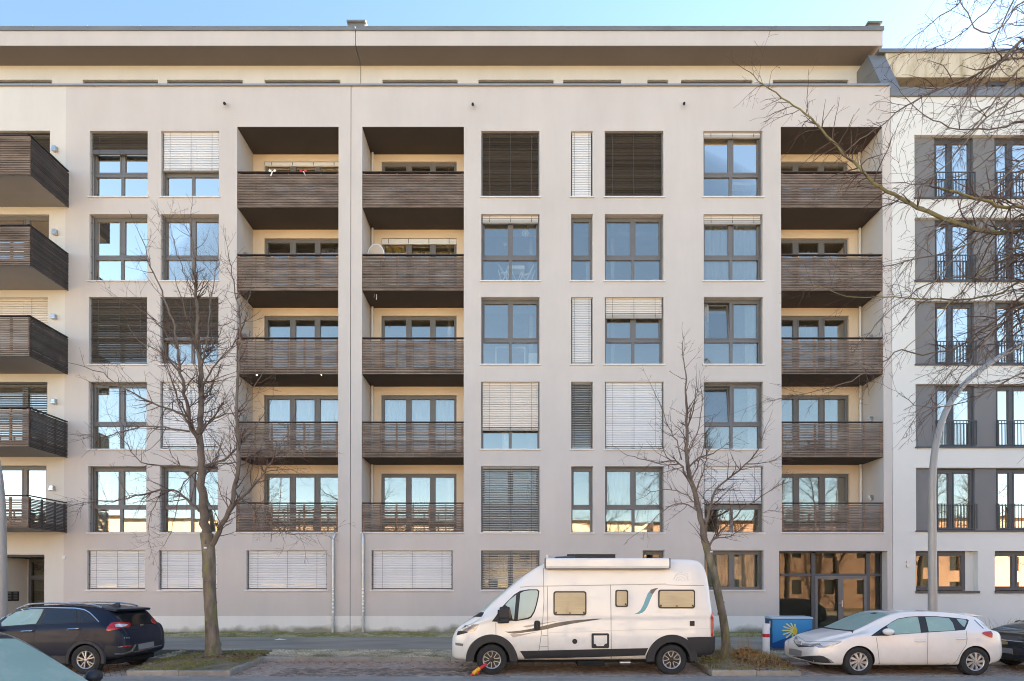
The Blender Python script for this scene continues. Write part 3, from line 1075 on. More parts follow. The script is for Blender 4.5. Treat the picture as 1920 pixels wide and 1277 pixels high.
window(B, g5[0], g5[1], zB[0], zT[0], nx=2, transom=None, gmat=M['glass_low'], curtains=((0.03, 0.45, 0.02, 0.98, cur), (0.53, 0.93, 0.02, 0.98, cur)))
loggia(B, l2, (715, 856), {5: dict(), 4: dict(cass=0.22, cur=((0.02, 0.34, 0.0, 0.95, M['amber']), (0.4, 0.98, 0.0, 0.85, M['amber']))), 3: dict(),
                           2: dict(cur=((0.05, 0.98, 0.03, 0.97, net),)), 1: dict(cur=((0.37, 0.67, 0.03, 0.9, M['greycl']),))}, pipe=PX(698, LD - 0.09, 700))
loggia(B, l3, (1440, 1592), {5: dict(cur=((0.4, 0.6, 0, 0.97, M['greycl']),)), 4: dict(cur=((0.4, 0.62, 0.0, 0.85, M['greycl']),)), 3: dict(cur=((0.4, 0.62, 0.4, 0.9, M['greycl']),)), 2: dict(),
                             1: dict()}, pipe=PX(1613, LD - 0.09, 700), lamp=(1, 0.62))
# street door behind the van and the shop front
m_ = MB()
m_.quad((entB[0], 1.2, entB[2]), (entB[1], 1.2, entB[2]), (entB[1], 1.2, entB[3]), (entB[0], 1.2, entB[3]))
m_.build('entrance_wall', M['greige'], B)
m_ = MB()
m_.box(entB[0], entB[1], 0.02, 1.19, entB[3] - 0.25, entB[3] - 0.01)
m_.build('entrance_ceiling', M['black'], B)
m_ = MB()
da, db = entB[0] + 0.5, entB[1] - 0.1
for (a, b) in ((da, da + 0.1), (db - 0.1, db)): m_.box(a, b, 1.1, 1.19, Z0, entB[3] - 0.26)
m_.box(da, db, 1.1, 1.19, entB[3] - 0.4, entB[3] - 0.26)
dr = m_.build('entrance_door', M['frame_dk'], B)
m_ = MB(); m_.box(da + 0.1, db - 0.1, 1.13, 1.15, Z0, entB[3] - 0.4); m_.build('pane', M['glass_shop'], dr)
sy = 0.30
sx = [PX(v, sy, 1100) for v in (1461, 1525, 1628, 1655)]
st = PZ(1078, sy)
f_ = MB()
for x, w in ((sx[0] + 0.01, 0.02), (sx[1], 0.13), (sx[2], 0.13), (sx[3] - 0.03, 0.07)):
    f_.box(x - w / 2, x + w / 2, sy, sy + 0.1, Z0, shop[3])
f_.box(sx[0], sx[3], sy, sy + 0.099, shop[3] - 0.07, shop[3])
for a, b in ((0, 1), (1, 2), (2, 3)):
    f_.box(sx[a] + 0.065, sx[b] - 0.065, sy + 0.002, sy + 0.098, st - 0.05, st + 0.05)
    f_.box(sx[a] + 0.065, sx[b] - 0.065, sy + 0.002, sy + 0.098, Z0, Z0 + 0.1)
sf = f_.build('shop_front', M['frame_dk'], B)
for a, b in ((0, 1), (1, 2), (2, 3)):
    rows = [(st + 0.05, shop[3] - 0.07)] + ([] if a == 1 else [(Z0 + 0.1, st - 0.05)])
    for (c, d) in rows:
        p_ = MB(); p_.box(sx[a] + 0.03, sx[b] - 0.03, sy + 0.04, sy + 0.06, c, d); p_.build('pane', M['glass_shop'], sf)
xm = (sx[1] + sx[2]) / 2
for (a, b, hs) in ((sx[1] + 0.07, xm - 0.005, 1), (xm + 0.005, sx[2] - 0.07, -1)):
    d_ = MB()
    d_.box(a, a + 0.09, sy - 0.01, sy + 0.08, Z0 + 0.02, st - 0.055)
    d_.box(b - 0.09, b, sy - 0.01, sy + 0.08, Z0 + 0.02, st - 0.055)
    d_.box(a + 0.09, b - 0.09, sy - 0.01, sy + 0.08, st - 0.15, st - 0.055)
    d_.box(a + 0.09, b - 0.09, sy - 0.01, sy + 0.08, Z0 + 0.02, Z0 + 0.14)
    do = d_.build('shop_door', M['frame'], sf)
    p_ = MB(); p_.box(a + 0.08, b - 0.08, sy + 0.03, sy + 0.05, Z0 + 0.13, st - 0.14); p_.build('pane', M['glass_shop'], do)
h_ = MB()
h_.box(xm + 0.02, xm + 0.06, sy - 0.03, sy - 0.01, Z0 + 0.95, Z0 + 1.2)
h_.tube([(xm + 0.04, sy - 0.02, Z0 + 1.1), (xm + 0.04, sy - 0.07, Z0 + 1.1), (xm - 0.1, sy - 0.07, Z0 + 1.1)], 0.012, 8)
h_.build('door_handle', M['steel'], sf)
m_ = MB()
m_.box(sx[3] + 0.005, shop[1] - 0.002, sy + 0.01, sy + 0.06, Z0 - 0.05, shop[3] - 0.003)
m_.build('shop_jamb', M['grey_r'], B)
m_ = MB()
m_.box(shop[0], shop[1], 3.0, 3.1, Z0, shop[3]); m_.box(shop[0], shop[1], 0.36, 3.0, Z0 - 0.1, Z0)
m_.build('shop_interior', M['room'], B)
wall_box(B, 1026, 1043.5, 0.09, 0.12, 0.06, M['white_pl'], 'alarm_box')
spout(B, 887, 201, 0); spout(B, 1282, 199.5, 1)
downpipe(B, 682, 1000, 681)
# dark rooms behind the glass
for root, x0, x1 in ((A, XL - 28, XJ - 0.1), (B, XJ + 0.1, XR - 0.2)):
    m_ = MB()
    m_.box(x0, x1, 5.0, 5.1, Z0, 19.7)
    for k in range(1, 6):
        m_.box(x0, x1, 1.75, 5.0, rB[k] + 0.0, rB[k] + 0.22)
    for i in range(1, 6):
        x = x0 + (x1 - x0) * i / 6
        m_.box(x, x + 0.15, 1.8, 5.0, Z0, 19.7)
    m_.build('interior_wall', M['room'], root)
# zinc clad party wall stepping up to the neighbour's roof
xa, xb = PX(1655, 0, 165), PX(1690, 0, 165)
m_ = MB()
prof = [(0.02, 20.2), (0.02, PZ(166)), (0.9, 22.95), (6, 22.95), (6, 20.2)]
m_.prism(prof, 0, xa + 0.05, xb)
pw = m_.build('party_wall', M['zinc'], B)
for (ya, za) in ((0.31, 21.44), (0.6, 22.17)):
    m_ = MB()
    m_.add([(xa + 0.04, ya - 0.01, za - 0.012), (xb + 0.005, ya - 0.01, za - 0.012), (xb + 0.005, ya + 0.012, za + 0.04), (xa + 0.04, ya + 0.012, za + 0.04),
            (xa + 0.04, ya - 0.03, za - 0.0), (xb + 0.005, ya - 0.03, za - 0.0), (xb + 0.005, ya - 0.01, za + 0.05), (xa + 0.04, ya - 0.01, za + 0.05)],
           ((0, 1, 2, 3), (4, 5, 6, 7), (0, 1, 5, 4), (2, 3, 7, 6)))
    m_.build('sheet_seam', M['zinc'], pw)

# =================================================================== building C (white neighbour)
Cb = thing('apartment_building', (18.0, 0.0, Z0),
           'white apartment block at the right with grey panels and french windows behind black rails', 'building')
cy = [(253, 371), (408, 527), (563.5, 683), (720, 838), (877, 995)]
zC = [(PZ(b), PZ(a)) for a, b in cy]
bx0, bx1 = PX(1716.5, 0, 700), 26.0
opsC = [(bx0, bx1, b, t, 0.14) for b, t in zC]
gw = [(PX(1717, 0, 1070), PX(1834, 0, 1070)), (PX(1865.5, 0, 1070), PX(1983, 0, 1070)), (PX(2012), PX(2130))]
zg = (PZ(1111), PZ(1033))
for a, b in gw: opsC.append((a, b, zg[0], zg[1], 0.3))
zTC = PZ(182)
mb = MB()
facade(mb, XR + 0.01, 46, PZ(1180), zTC, opsC)
mb.quad((XR + 0.01, 0, Z0), (XR + 0.01, 12, Z0), (XR + 0.01, 12, zTC), (XR + 0.01, 0, zTC))
mb.box(XR + 0.02, 46, 12, 12.2, Z0 - 0.6, 20)
mb.quad((46, 0, Z0), (46, 12, Z0), (46, 12, zTC), (46, 0, zTC))
mb.build('wall', M['white_r'], Cb)
mb = MB(); mb.box(XR + 0.01, 46, 0.02, 0.25, Z0 - 0.6, PZ(1180)); mb.build('plinth', M['darkbase'], Cb)
mb = MB()
mb.box(XR - 0.02, 46, -0.06, 0.4, zTC, PZ(165.5)); mb.build('parapet_cap', M['zinc'], Cb)
mb = MB(); mb.box(XR + 0.02, 46, 0.4, 12, 19.7, 19.9); mb.build('terrace_deck', M['roof'], Cb)
zf0, zf1 = PZ(145, 0.85), PZ(100, 0.85)
mb = MB(); mb.box(xb + 0.01, 46, 0.85, 12, zf0, zf1); mb.build('eave_fascia', M['stain'], Cb)
mb = MB(); mb.box(PX(1648, 0.8, 96), 46, 0.80, 12, zf1 + 0.001, PZ(93, 0.85)); mb.build('roof_edge', M['zinc'], Cb)
mb = MB()
xw = PX(1812, 1.2, 150)
mb.quad((xb, 2.4, 19.9), (xw, 2.4, 19.9), (xw, 2.4, zf0), (xb, 2.4, zf0))
mb.quad((xw, 1.1, 19.9), (46, 1.1, 19.9), (46, 1.1, zf0), (xw, 1.1, zf0))
mb.quad((xw, 1.1, 19.9), (xw, 2.4, 19.9), (xw, 2.4, zf0), (xw, 1.1, zf0))
mb.build('attic_wall', M['grey_r'], Cb)
for a, b in ((1850, 1885), (1915, 1960)):
    window(Cb, PX(a, 1.05, 150), PX(b, 1.05, 150), 20.0, zf0 - 0.02, yf=1.0, nx=2, transom=None, rails=False, sill=False, fmat=M['frame_dk'])
for r_, (b, t) in enumerate(zC):
    wins = [(PX(1753, 0.14, 700), PX(1826, 0.14, 700)), (PX(1866, 0.14, 700), PX(1940, 0.14, 700)), (PX(1978, 0.14, 700), PX(2050, 0.14, 700))]
    mb = MB()
    facade(mb, bx0, bx1, b, t, [(a, c, b + 0.02, t - 0.02, 0.12) for a, c in wins], 0.12)
    mb.build('grey_panel', M['grey_r'], Cb)
    mb = MB(); mb.box(bx0 - 0.03, bx1, -0.05, 0.12, b - 0.05, b + 0.006); mb.build('sill', M['frame_dk'], Cb)
    for q, (a, c) in enumerate(wins[:2]):
        cu_ = {(4, 0): ((0.03, 0.45, 0.02, 0.98, M['beige_cl']), (0.5, 0.85, 0.02, 0.98, cur))}.get((r_, q), ((0.05, 0.4, 0.02, 0.98, net),) if (r_ + q) % 2 else ())
        w_ = window(Cb, a, c, b + 0.02, t - 0.02, yf=0.2, nx=2, transom=None, rails=False, sill=False, fmat=M['frame_dk'], splits=(0, 0.42, 0.78) if False else (0, 0.43, 1.0), fw=0.08, curtains=cu_)
        rb = MB()
        za, zz = b + 0.06, b + 1.02
        if r_ == 2: zz = b + 0.9
        rb.box(a - 0.01, c + 0.02, 0.03, 0.06, zz - 0.03, zz)
        rb.box(a - 0.01, c + 0.02, 0.03, 0.06, za, za + 0.025)
        for ex in (a - 0.01, c + 0.005): rb.box(ex, ex + 0.015, 0.032, 0.058, za, zz - 0.002)
        rl = rb.build('railing', M['frame_dk'], Cb)
        nb = 13
        if 'bar' not in SLAT_MESH or True:
            bm_ = MB(); bm_.box(-0.009, 0.009, -0.009, 0.009, -0.5 * (zz - za - 0.055), 0.5 * (zz - za - 0.055))
            bme = bm_.mesh('bar', M['frame_dk'])
        for i in range(nb):
            o = link('bar', bme, rl)
            o.location = (a + 0.005 + (c - a) * (i + 0.2) / (nb - 0.6), 0.045, (za + zz) / 2)
for i, (a, b) in enumerate(gw[:2]):
    w_ = window(Cb, a, b - 0.32, zg[0] + 0.1, zg[1], yf=0.2, nx=2, transom=None, rails=False, sill=False, fmat=M['frame_dk'], splits=(0, 0.45, 1.0), fw=0.1, gmat=M['glass_low'])
    mb = MB(); mb.box(a - 0.02, b + 0.03, -0.05, 0.29, zg[0] - 0.03, zg[0] + 0.06); mb.build('sill', M['frame_dk'], w_)
    mb = MB(); mb.box(b - 0.32, b - 0.001, 0.2, 0.29, zg[0] + 0.06, zg[1] - 0.001); mb.build('jamb_panel', M['white_r'], w_)
mb = MB()
for y_ in (1053, 1061):
    x, z = PX(1701, 0, y_), PZ(y_)
    mb.box(x - 0.05, x + 0.05, -0.06, 0, z - 0.05, z + 0.03)
mb.build('door_bell', M['steel'], Cb)
mb = MB()
mb.box(XR + 0.4, 44, 5, 5.1, Z0, 19.6)
for b, t in zC: mb.box(XR + 0.4, 44, 0.4, 5, b - 0.25, b - 0.03)
mb.build('interior_wall', M['room'], Cb)
# ------------------------------------------------------------------ ground, road, pavement
M['asphalt'] = pmat('road_asphalt', (0.30, 0.268, 0.228), rough=0.85, var=0.12, vscale=1.2, bump=0.5, bscale=120, bdist=0.008, col2=(0.235, 0.21, 0.178), c2scale=0.7)
M['walk'] = pmat('walkway_asphalt', (0.29, 0.245, 0.192), rough=0.9, var=0.25, vscale=0.9, stretch=(0.5, 1.6, 1), bump=0.4, bscale=90, bdist=0.006,
                 col2=(0.33, 0.29, 0.21), c2scale=0.8, c2lo=0.48, c2hi=0.66)
M['soil'] = pmat('bare_soil', (0.22, 0.165, 0.105), rough=0.95, var=0.3, vscale=4, bump=0.8, bscale=30, col2=(0.13, 0.125, 0.045), c2scale=1.2, c2lo=0.45, c2hi=0.6)
M['joint_soil'] = pmat('mossy_joint_soil', (0.035, 0.03, 0.02), rough=0.95, var=0.3, vscale=3)
M['cobble'] = pmat('small_granite_cobble', (0.44, 0.385, 0.27), rough=0.85, var=0.4, vscale=4, bump=0.3, bscale=60, col2=(0.21, 0.19, 0.095), c2scale=1.1, c2lo=0.45, c2hi=0.62)
M['cobble_moss'] = pmat('mossy_cobble', (0.38, 0.325, 0.175), rough=0.9, var=0.4, vscale=4, bump=0.3, bscale=60, col2=(0.20, 0.185, 0.06), c2scale=1.4, c2lo=0.4, c2hi=0.6)
M['paver'] = pmat('worn_clinker_paver', (0.245, 0.172, 0.128), rough=0.75, var=0.42, vscale=6.5, bump=0.35, bscale=50, rnd=0.45, col2=(0.27, 0.215, 0.165), c2scale=1.2, c2lo=0.45, c2hi=0.65)
M['kerb'] = pmat('granite_kerb', (0.29, 0.265, 0.225), rough=0.8, var=0.22, vscale=5, bump=0.4, bscale=70, rnd=0.15)
M['moss'] = pmat('moss', (0.33, 0.27, 0.085), rough=1.0, var=0.45, vscale=6)
M['grass'] = pmat('short_grass', (0.24, 0.225, 0.065), rough=0.9, var=0.4, vscale=5, col2=(0.25, 0.19, 0.08), c2scale=2.0, c2lo=0.45, c2hi=0.65)
M['drygrass'] = pmat('dry_grass', (0.40, 0.28, 0.12), rough=0.9, var=0.3, vscale=9)
M['leaf'] = pmat('dead_leaf', (0.235, 0.12, 0.045), rough=0.8, var=0.4, vscale=15, rnd=0.2, col2=(0.12, 0.06, 0.03), c2scale=9, c2lo=0.45, c2hi=0.6)
M['leaf_o'] = pmat('orange_leaf', (0.42, 0.185, 0.05), rough=0.8, var=0.35, vscale=15)

def struct(name, mb, mat, **k):
    return mb.build(name, mat, kind='structure', **k)

KY0, KY1 = -5.95, -5.83          # kerb face / back
BAYF = -8.38                     # outer edge of the parking bay
def walk_z(y):                   # pavement rises gently to the house
    return 0.12 + 0.20 * max(0.0, min(1.0, (y - KY0) / -KY0))
g = MB(); g.quad((-900, -900, -0.12), (900, -900, -0.12), (900, 900, -0.12), (-900, 900, -0.12))
M['far'] = pmat('far_ground', (0.16, 0.135, 0.075), rough=1, var=0.3, vscale=0.05)
struct('ground', g, M['far'])
g = MB(); g.box(-120, 120, -25, BAYF - 0.12, -0.3, -0.004)
struct('road', g, M['asphalt'])
# walkway slab (sloping sheet with thickness)
def slope(mb, x0, x1, y0, y1, dz=0.0):
    mb.add([(x0, y0, -0.3), (x1, y0, -0.3), (x1, y1, -0.3), (x0, y1, -0.3),
            (x0, y0, walk_z(y0) + dz), (x1, y0, walk_z(y0) + dz), (x1, y1, walk_z(y1) + dz), (x0, y1, walk_z(y1) + dz)],
           ((3, 2, 1, 0), (4, 5, 6, 7), (0, 1, 5, 4), (1, 2, 6, 5), (2, 3, 7, 6), (3, 0, 4, 7)))
g = MB(); slope(g, -70, 70, -4.5, -1.6)
struct('pavement', g, M['walk'])
g = MB(); slope(g, -70, 70, -1.6, 1.3, -0.02); slope(g, -70, 70, KY1, -4.5, -0.02)
cob_bed = struct('cobble_strip', g, M['joint_soil'])
def cobbles(x0, x1, y0, y1, mat, skip=None):
    mb = MB()
    s = 0.095
    ny = int((y1 - y0) / s)
    nx = int((x1 - x0) / s)
    r = random.Random(3)
    for j in range(ny):
        for i in range(nx):
            x = x0 + (i + 0.5 * (j % 2)) * s + r.uniform(-0.012, 0.012)
            y = y0 + (j + 0.5) * s + 0.02 * math.sin(i * 0.9) + r.uniform(-0.01, 0.01)
            if skip and skip(x, y): continue
            h = s * 0.5 * r.uniform(0.72, 0.9)
            z = walk_z(y) - 0.02
            t = z + 0.02 + r.uniform(-0.006, 0.006)
            a = r.uniform(-0.25, 0.25)
            ca, sa = math.cos(a) * h, math.sin(a) * h
            q = [(x + ca * u - sa * v, y + sa * u + ca * v) for u, v in ((-1, -1), (1, -1), (1, 1), (-1, 1))]
            top = [(x + (p[0] - x) * 0.74, y + (p[1] - y) * 0.74, t + r.uniform(-0.003, 0.003)) for p in q]
            mb.add([(p[0], p[1], z) for p in q] + top, ((4, 5, 6, 7), (0, 1, 5, 4), (1, 2, 6, 5), (2, 3, 7, 6), (3, 0, 4, 7)))
    return mb.build('cobble', mat, cob_bed, kind='stuff')
# tree pits: outlines (x,y) of the planted beds between the parking bays
s85 = lambda px, y, z=0.0: P3(px, 1240, y).x
PIT1 = [(P3(237, 1255, -8.30).x, -8.30), (P3(432, 1255, -8.30).x, -8.30), (P3(497, 1232, -5.75).x, -5.75), (P3(512, 1218, -4.6).x, -4.6), (P3(352, 1218, -4.6).x, -4.6)]
PIT2 = [(P3(1335, 1260, -8.30).x, -8.30), (P3(1502, 1262, -8.30).x, -8.30), (P3(1450, 1232, -5.75).x, -5.75), (P3(1428, 1218, -4.6).x, -4.6), (P3(1290, 1218, -4.6).x, -4.6), (P3(1284, 1232, -5.75).x, -5.75)]
def inside(poly, x, y):
    c = False
    n = len(poly)
    for i in range(n):
        x1, y1 = poly[i]; x2, y2 = poly[(i + 1) % n]
        if (y1 > y) != (y2 > y) and x < (x2 - x1) * (y - y1) / (y2 - y1) + x1:
            c = not c
    return c
inpit = lambda x, y: inside(PIT1, x, y) or inside(PIT2, x, y)
cobbles(-9.5, 14.5, KY1, -4.5, M['cobble'], inpit)
cobbles(-13.5, 15.5, -1.6, -0.01, M['cobble_moss'])
# parking bay: clinker pavers laid diagonally, joints open
bay = MB(); bay.box(-70, 70, BAYF - 0.12, KY0, -0.3, -0.012)
bay_o = struct('parking_bay', bay, M['joint_soil'])
PW, PL = 0.089, 0.188
pm = MB()
h = 0.04
pm.add([(-PL / 2, -PW / 2, -h), (PL / 2, -PW / 2, -h), (PL / 2, PW / 2, -h), (-PL / 2, PW / 2, -h),
        (-PL / 2, -PW / 2, -0.006), (PL / 2, -PW / 2, -0.006), (PL / 2, PW / 2, -0.006), (-PL / 2, PW / 2, -0.006),
        (-PL / 2 + 0.007, -PW / 2 + 0.007, 0), (PL / 2 - 0.007, -PW / 2 + 0.007, 0), (PL / 2 - 0.007, PW / 2 - 0.007, 0), (-PL / 2 + 0.007, PW / 2 - 0.007, 0)],
       ((0, 1, 5, 4), (1, 2, 6, 5), (2, 3, 7, 6), (3, 0, 4, 7), (4, 5, 9, 8), (5, 6, 10, 9), (6, 7, 11, 10), (7, 4, 8, 11), (8, 9, 10, 11)))
pme = pm.mesh('paver', M['paver'])
def herring():
    out = []
    w = 0.1
    for a in range(-120, 121):
        for b in range(-60, 61):
            # brick origin lattice: (1,1) and (2,-2)... one horizontal and one vertical brick per node
            ox, oy = a * w + 2 * b * w, a * w - 2 * b * w
            out.append((ox + w, oy + w / 2, 0.0))
            out.append((ox + w / 2 + 0.0, oy + 2 * w, math.pi / 2))
    return out
ca, sa = math.cos(math.radians(38)), math.sin(math.radians(38))
allp = []
for (u, v, r_) in herring():
    x = u * ca - v * sa + 1.5
    y = u * sa + v * ca - 7.1
    if -10.9 < x < 14.2 and BAYF + 0.01 < y < KY0 - 0.05 and not inpit(x, y):
        allp.append((x, y, r_ + math.radians(38)))
# nearest, least hidden ones are objects of their own
allp.sort(key=lambda p: (0 if (-5.35 < p[0] < -0.6 and p[1] < -6.6) else 1, p[1]))
rest = MB()
rp = random.Random(5)
for i, (x, y, r_) in enumerate(allp):
    z = rp.uniform(-0.004, 0.004)
    if i < 300:
        o = link('paver', pme, bay_o, loc=(x, y, z))
        o.rotation_euler = (rp.uniform(-0.015, 0.015), rp.uniform(-0.015, 0.015), r_ + rp.uniform(-0.02, 0.02))
    else:
        c, s = math.cos(r_), math.sin(r_)
        rest.add([(x + v.co.x * c - v.co.y * s, y + v.co.x * s + v.co.y * c, z + v.co.z) for v in pme.vertices], [tuple(p.vertices) for p in pme.polygons])
rest.build('paver', M['paver'], bay_o, kind='stuff')
# kerb stones
kerb_root = MB(); kerb_root.box(-70, 70, KY0 + 0.01, KY1 - 0.01, -0.3, 0.05)
kerb_o = struct('kerb', kerb_root, M['joint_soil'])
def kerb_stone(p, q, z0, z1, w, par):
    p, q = Vector(p), Vector(q)
    d = (q - p); L = d.length; d.normalize(); n_ = Vector((-d.y, d.x))
    mb = MB()
    e = 0.004
    a, b = p + d * e, q - d * e
    b0 = [(a.x, a.y), (b.x, b.y), (b.x + n_.x * w, b.y + n_.y * w), (a.x + n_.x * w, a.y + n_.y * w)]
    c = 0.015
    a2, b2 = a + n_ * c, b + n_ * c
    tp = [(a2.x, a2.y), (b2.x, b2.y), (b.x + n_.x * w, b.y + n_.y * w), (a.x + n_.x * w, a.y + n_.y * w)]
    dz = rp.uniform(-0.006, 0.006)
    mb.add([(x, y, z0) for x, y in b0] + [(x, y, z1 - 0.02 + dz) for x, y in b0] + [(x, y, z1 + dz) for x, y in tp],
           ((0, 1, 5, 4), (1, 2, 6, 5), (2, 3, 7, 6), (3, 0, 4, 7), (4, 5, 9, 8), (5, 6, 10, 9), (6, 7, 11, 10), (7, 4, 8, 11), (8, 9, 10, 11)))
    return mb.build('kerb_stone', M['kerb'], par)
def kerb_run(p, q, z0, z1, w, par, L=1.0):
    p, q = Vector(p), Vector(q)
    t = (q - p).length
    n = max(1, round(t / L))
    for i in range(n):
        kerb_stone(p + (q - p) * (i / n), p + (q - p) * ((i + 1) / n), z0, z1, w, par)
x1 = min(p[0] for p in PIT1 if p[1] > -6); x2 = PIT1[2][0] - 0.16; x3 = P3(1284, 1236, KY0).x; x4 = P3(1452, 1236, KY0).x
for a, b in ((-12.5, P3(330, 1236, KY0).x), (x2, x3), (x4, 15.0)):
    kerb_run((a, KY0), (b, KY0), -0.1, 0.12, 0.12, kerb_o)
# flat concrete edging between bay and road
for k in range(-12, 15):
    kerb_stone((k, BAYF - 0.12), (k + 1, BAYF - 0.12), -0.2, 0.004, 0.11, bay_o)
# planted beds
def pit(poly, kerbsides, nm):
    mb = MB()
    n = len(poly)
    cx = sum(p[0] for p in poly) / n; cy = sum(p[1] for p in poly) / n
    # domed soil, triangulated on a fine fan
    rings = 7
    m = 48
    def edge(t):
        t *= n
        i = int(t) % n; f = t - int(t)
        a, b = poly[i], poly[(i + 1) % n]
        return a[0] + (b[0] - a[0]) * f, a[1] + (b[1] - a[1]) * f
    idx = []
    vs = [(cx, cy, 0.20)]
    for r_ in range(1, rings + 1):
        for k in range(m):
            ex, ey = edge(k / m)
            f = r_ / rings
            x, y = cx + (ex - cx) * f, cy + (ey - cy) * f
            vs.append((x, y, 0.09 + 0.11 * (1 - f ** 2) + 0.02 * noise.noise((x * 2, y * 2, 3)) * (1 - f)))
    fs = [(0, 1 + k, 1 + (k + 1) % m) for k in range(m)]
    for r_ in range(rings - 1):
        for k in range(m):
            a = 1 + r_ * m + k; b = 1 + r_ * m + (k + 1) % m
            fs.append((a, a + m, b + m, b))
    mb.add(vs, fs)
    po = struct('tree_pit', mb, M['soil'], smooth=True)
    for (a, b, w) in kerbsides:
        kerb_run(poly[a], poly[b], -0.1, 0.115, w, po, 1.0)
    return po, (cx, cy)
pit1, pc1 = pit(PIT1, ((0, 1, 0.12), (1, 2, 0.12), (4, 0, 0.10)), 1)
pit2, pc2 = pit(PIT2, ((0, 1, 0.12), (5, 0, 0.12), (1, 2, 0.10)), 2)
def pit_z(pc, poly, x, y):
    return 0.10 + 0.08 * max(0, 1 - ((x - pc[0]) ** 2 / 2.2 + (y - pc[1]) ** 2 / 4))
def blades(poly, pc, n, hgt, mat, name, label, region=None, seed=1, lean=0.5):
    r = random.Random(seed)
    mb = MB()
    xs = [p[0] for p in poly]; ys = [p[1] for p in poly]
    c = 0
    while c < n:
        x, y = r.uniform(min(xs), max(xs)), r.uniform(min(ys), max(ys))
        if not inside(poly, x, y): continue
        if region and r.random() > region(x, y): 
            c += 0.15; continue
        c += 1
        z = pit_z(pc, poly, x, y)
        hh = hgt * r.uniform(0.4, 1.2)
        a = r.uniform(0, 6.28); w = r.uniform(0.003, 0.006)
        lx, ly = math.cos(a) * hh * lean * r.random(), math.sin(a) * hh * lean * r.random()
        b = a + 1.57
        dx, dy = math.cos(b) * w, math.sin(b) * w
        mb.add([(x - dx, y - dy, z - 0.01), (x + dx, y + dy, z - 0.01), (x + lx * .5 + dx * .7, y + ly * .5 + dy * .7, z + hh * .6), (x + lx * .5 - dx * .7, y + ly * .5 - dy * .7, z + hh * .6), (x + lx * 1.3, y + ly * 1.3, z + hh)],
               ((0, 1, 2, 3), (3, 2, 4)))
    o = mb.build(name, mat, kind='stuff')
    o['label'] = label
    o['category'] = 'grass'
    return o
nz = lambda s, t: (lambda x, y: 1.0 if noise.noise((x * s, y * s, t)) > -0.05 else 0.12)
blades(PIT1, pc1, 9000, 0.055, M['grass'], 'grass', 'thin green grass in the tree pit beside the dark car', nz(1.1, 0.3), 2)
blades(PIT2, pc2, 6000, 0.06, M['grass'], 'grass', 'patchy grass in the tree pit behind the camper van', lambda x, y: 1.0 if x < pc2[0] - 0.3 or noise.noise((x, y, 2.2)) > 0.1 else 0.2, 4)
blades(PIT2, pc2, 1800, 0.16, M['drygrass'], 'dry_grass', 'straw coloured dry grass tufts in the tree pit behind the van', lambda x, y: 1.0 if x > pc2[0] - 0.1 and y > -7.6 else 0.06, 5, 0.9)
# moss and weeds along the foot of the house
mb = MB()
r = random.Random(11)
for i in range(5200):
    x = r.uniform(-13.5, 13.8)
    if noise.noise((x * 0.45, 1.7, 0)) < -0.12: continue
    y = -abs(r.gauss(0, 0.10)) - 0.01
    z = walk_z(y) - 0.01
    hh = r.uniform(0.01, 0.06) * (1 + 0.6 * noise.noise((x * 0.8, 9, 0)))
    a = r.uniform(0, 3.14); w = r.uniform(0.008, 0.025)
    mb.add([(x - math.cos(a) * w, y - math.sin(a) * w, z), (x + math.cos(a) * w, y + math.sin(a) * w, z), (x + r.uniform(-.02, .02), y + r.uniform(-.01, .01) - 0.005, z + hh)], ((0, 1, 2),))
o = mb.build('moss', M['moss'], kind='stuff'); o['label'] = 'yellow green moss along the foot of the house wall'; o['category'] = 'moss'
# fallen leaves
def leaves(name, label, pts, mat, seed, size=0.05):
    r = random.Random(seed)
    mb = MB()
    for (x, y, z) in pts:
        s = size * r.uniform(0.6, 1.2)
        a = r.uniform(0, 6.28)
        t = Matrix.Rotation(a, 3, 'Z') @ Matrix.Rotation(r.uniform(-0.7, 0.7), 3, 'X') @ Matrix.Rotation(r.uniform(-0.5, 0.5), 3, 'Y')
        k = r.uniform(0.1, 0.35)
        q = [(-s, 0, 0), (-s * .3, -s * .55, s * k), (s * .5, -s * .4, s * k), (s, 0, 0), (s * .5, s * .4, s * k), (-s * .3, s * .55, s * k)]
        q = [t @ Vector(p) + Vector((x, y, z)) for p in q]
        mb.add(q, ((0, 1, 2, 3), (0, 3, 4, 5)))
    o = mb.build(name, mat, kind='stuff'); o['label'] = label; o['category'] = 'leaves'
    return o
def scatter(n, f, seed):
    r = random.Random(seed); out = []
    while len(out) < n:
        p = f(r)
        if p: out.append(p)
    return out
def pl(poly, pc, cx, cy, sx, sy, hh):
    def f(r):
        x, y = r.gauss(cx, sx), r.gauss(cy, sy)
        if not inside(poly, x, y): return None
        return (x, y, pit_z(pc, poly, x, y) + 0.01 + hh * r.random() * math.exp(-((x - cx) / sx) ** 2 - ((y - cy) / sy) ** 2))
    return f
t2x = P3(1362, 1232, -6.0).x
leaves('fallen_leaves', 'brown fallen leaves covering the tree pit behind the camper van', scatter(1500, pl(PIT2, pc2, t2x + 0.7, -7.0, 0.75, 0.7, 0.05), 3), M['leaf'], 4, 0.045)
leaves('fallen_leaves', 'heap of orange leaves at the foot of the leaning tree', scatter(420, pl(PIT2, pc2, t2x + 0.42, -6.25, 0.28, 0.25, 0.22), 6), M['leaf_o'], 5, 0.05)
t1x = P3(400, 1231, -6.1).x
leaves('fallen_leaves', 'brown fallen leaves around the trunk beside the dark car', scatter(380, pl(PIT1, pc1, t1x + 0.55, -6.3, 0.5, 0.6, 0.05), 8), M['leaf'], 9, 0.04)
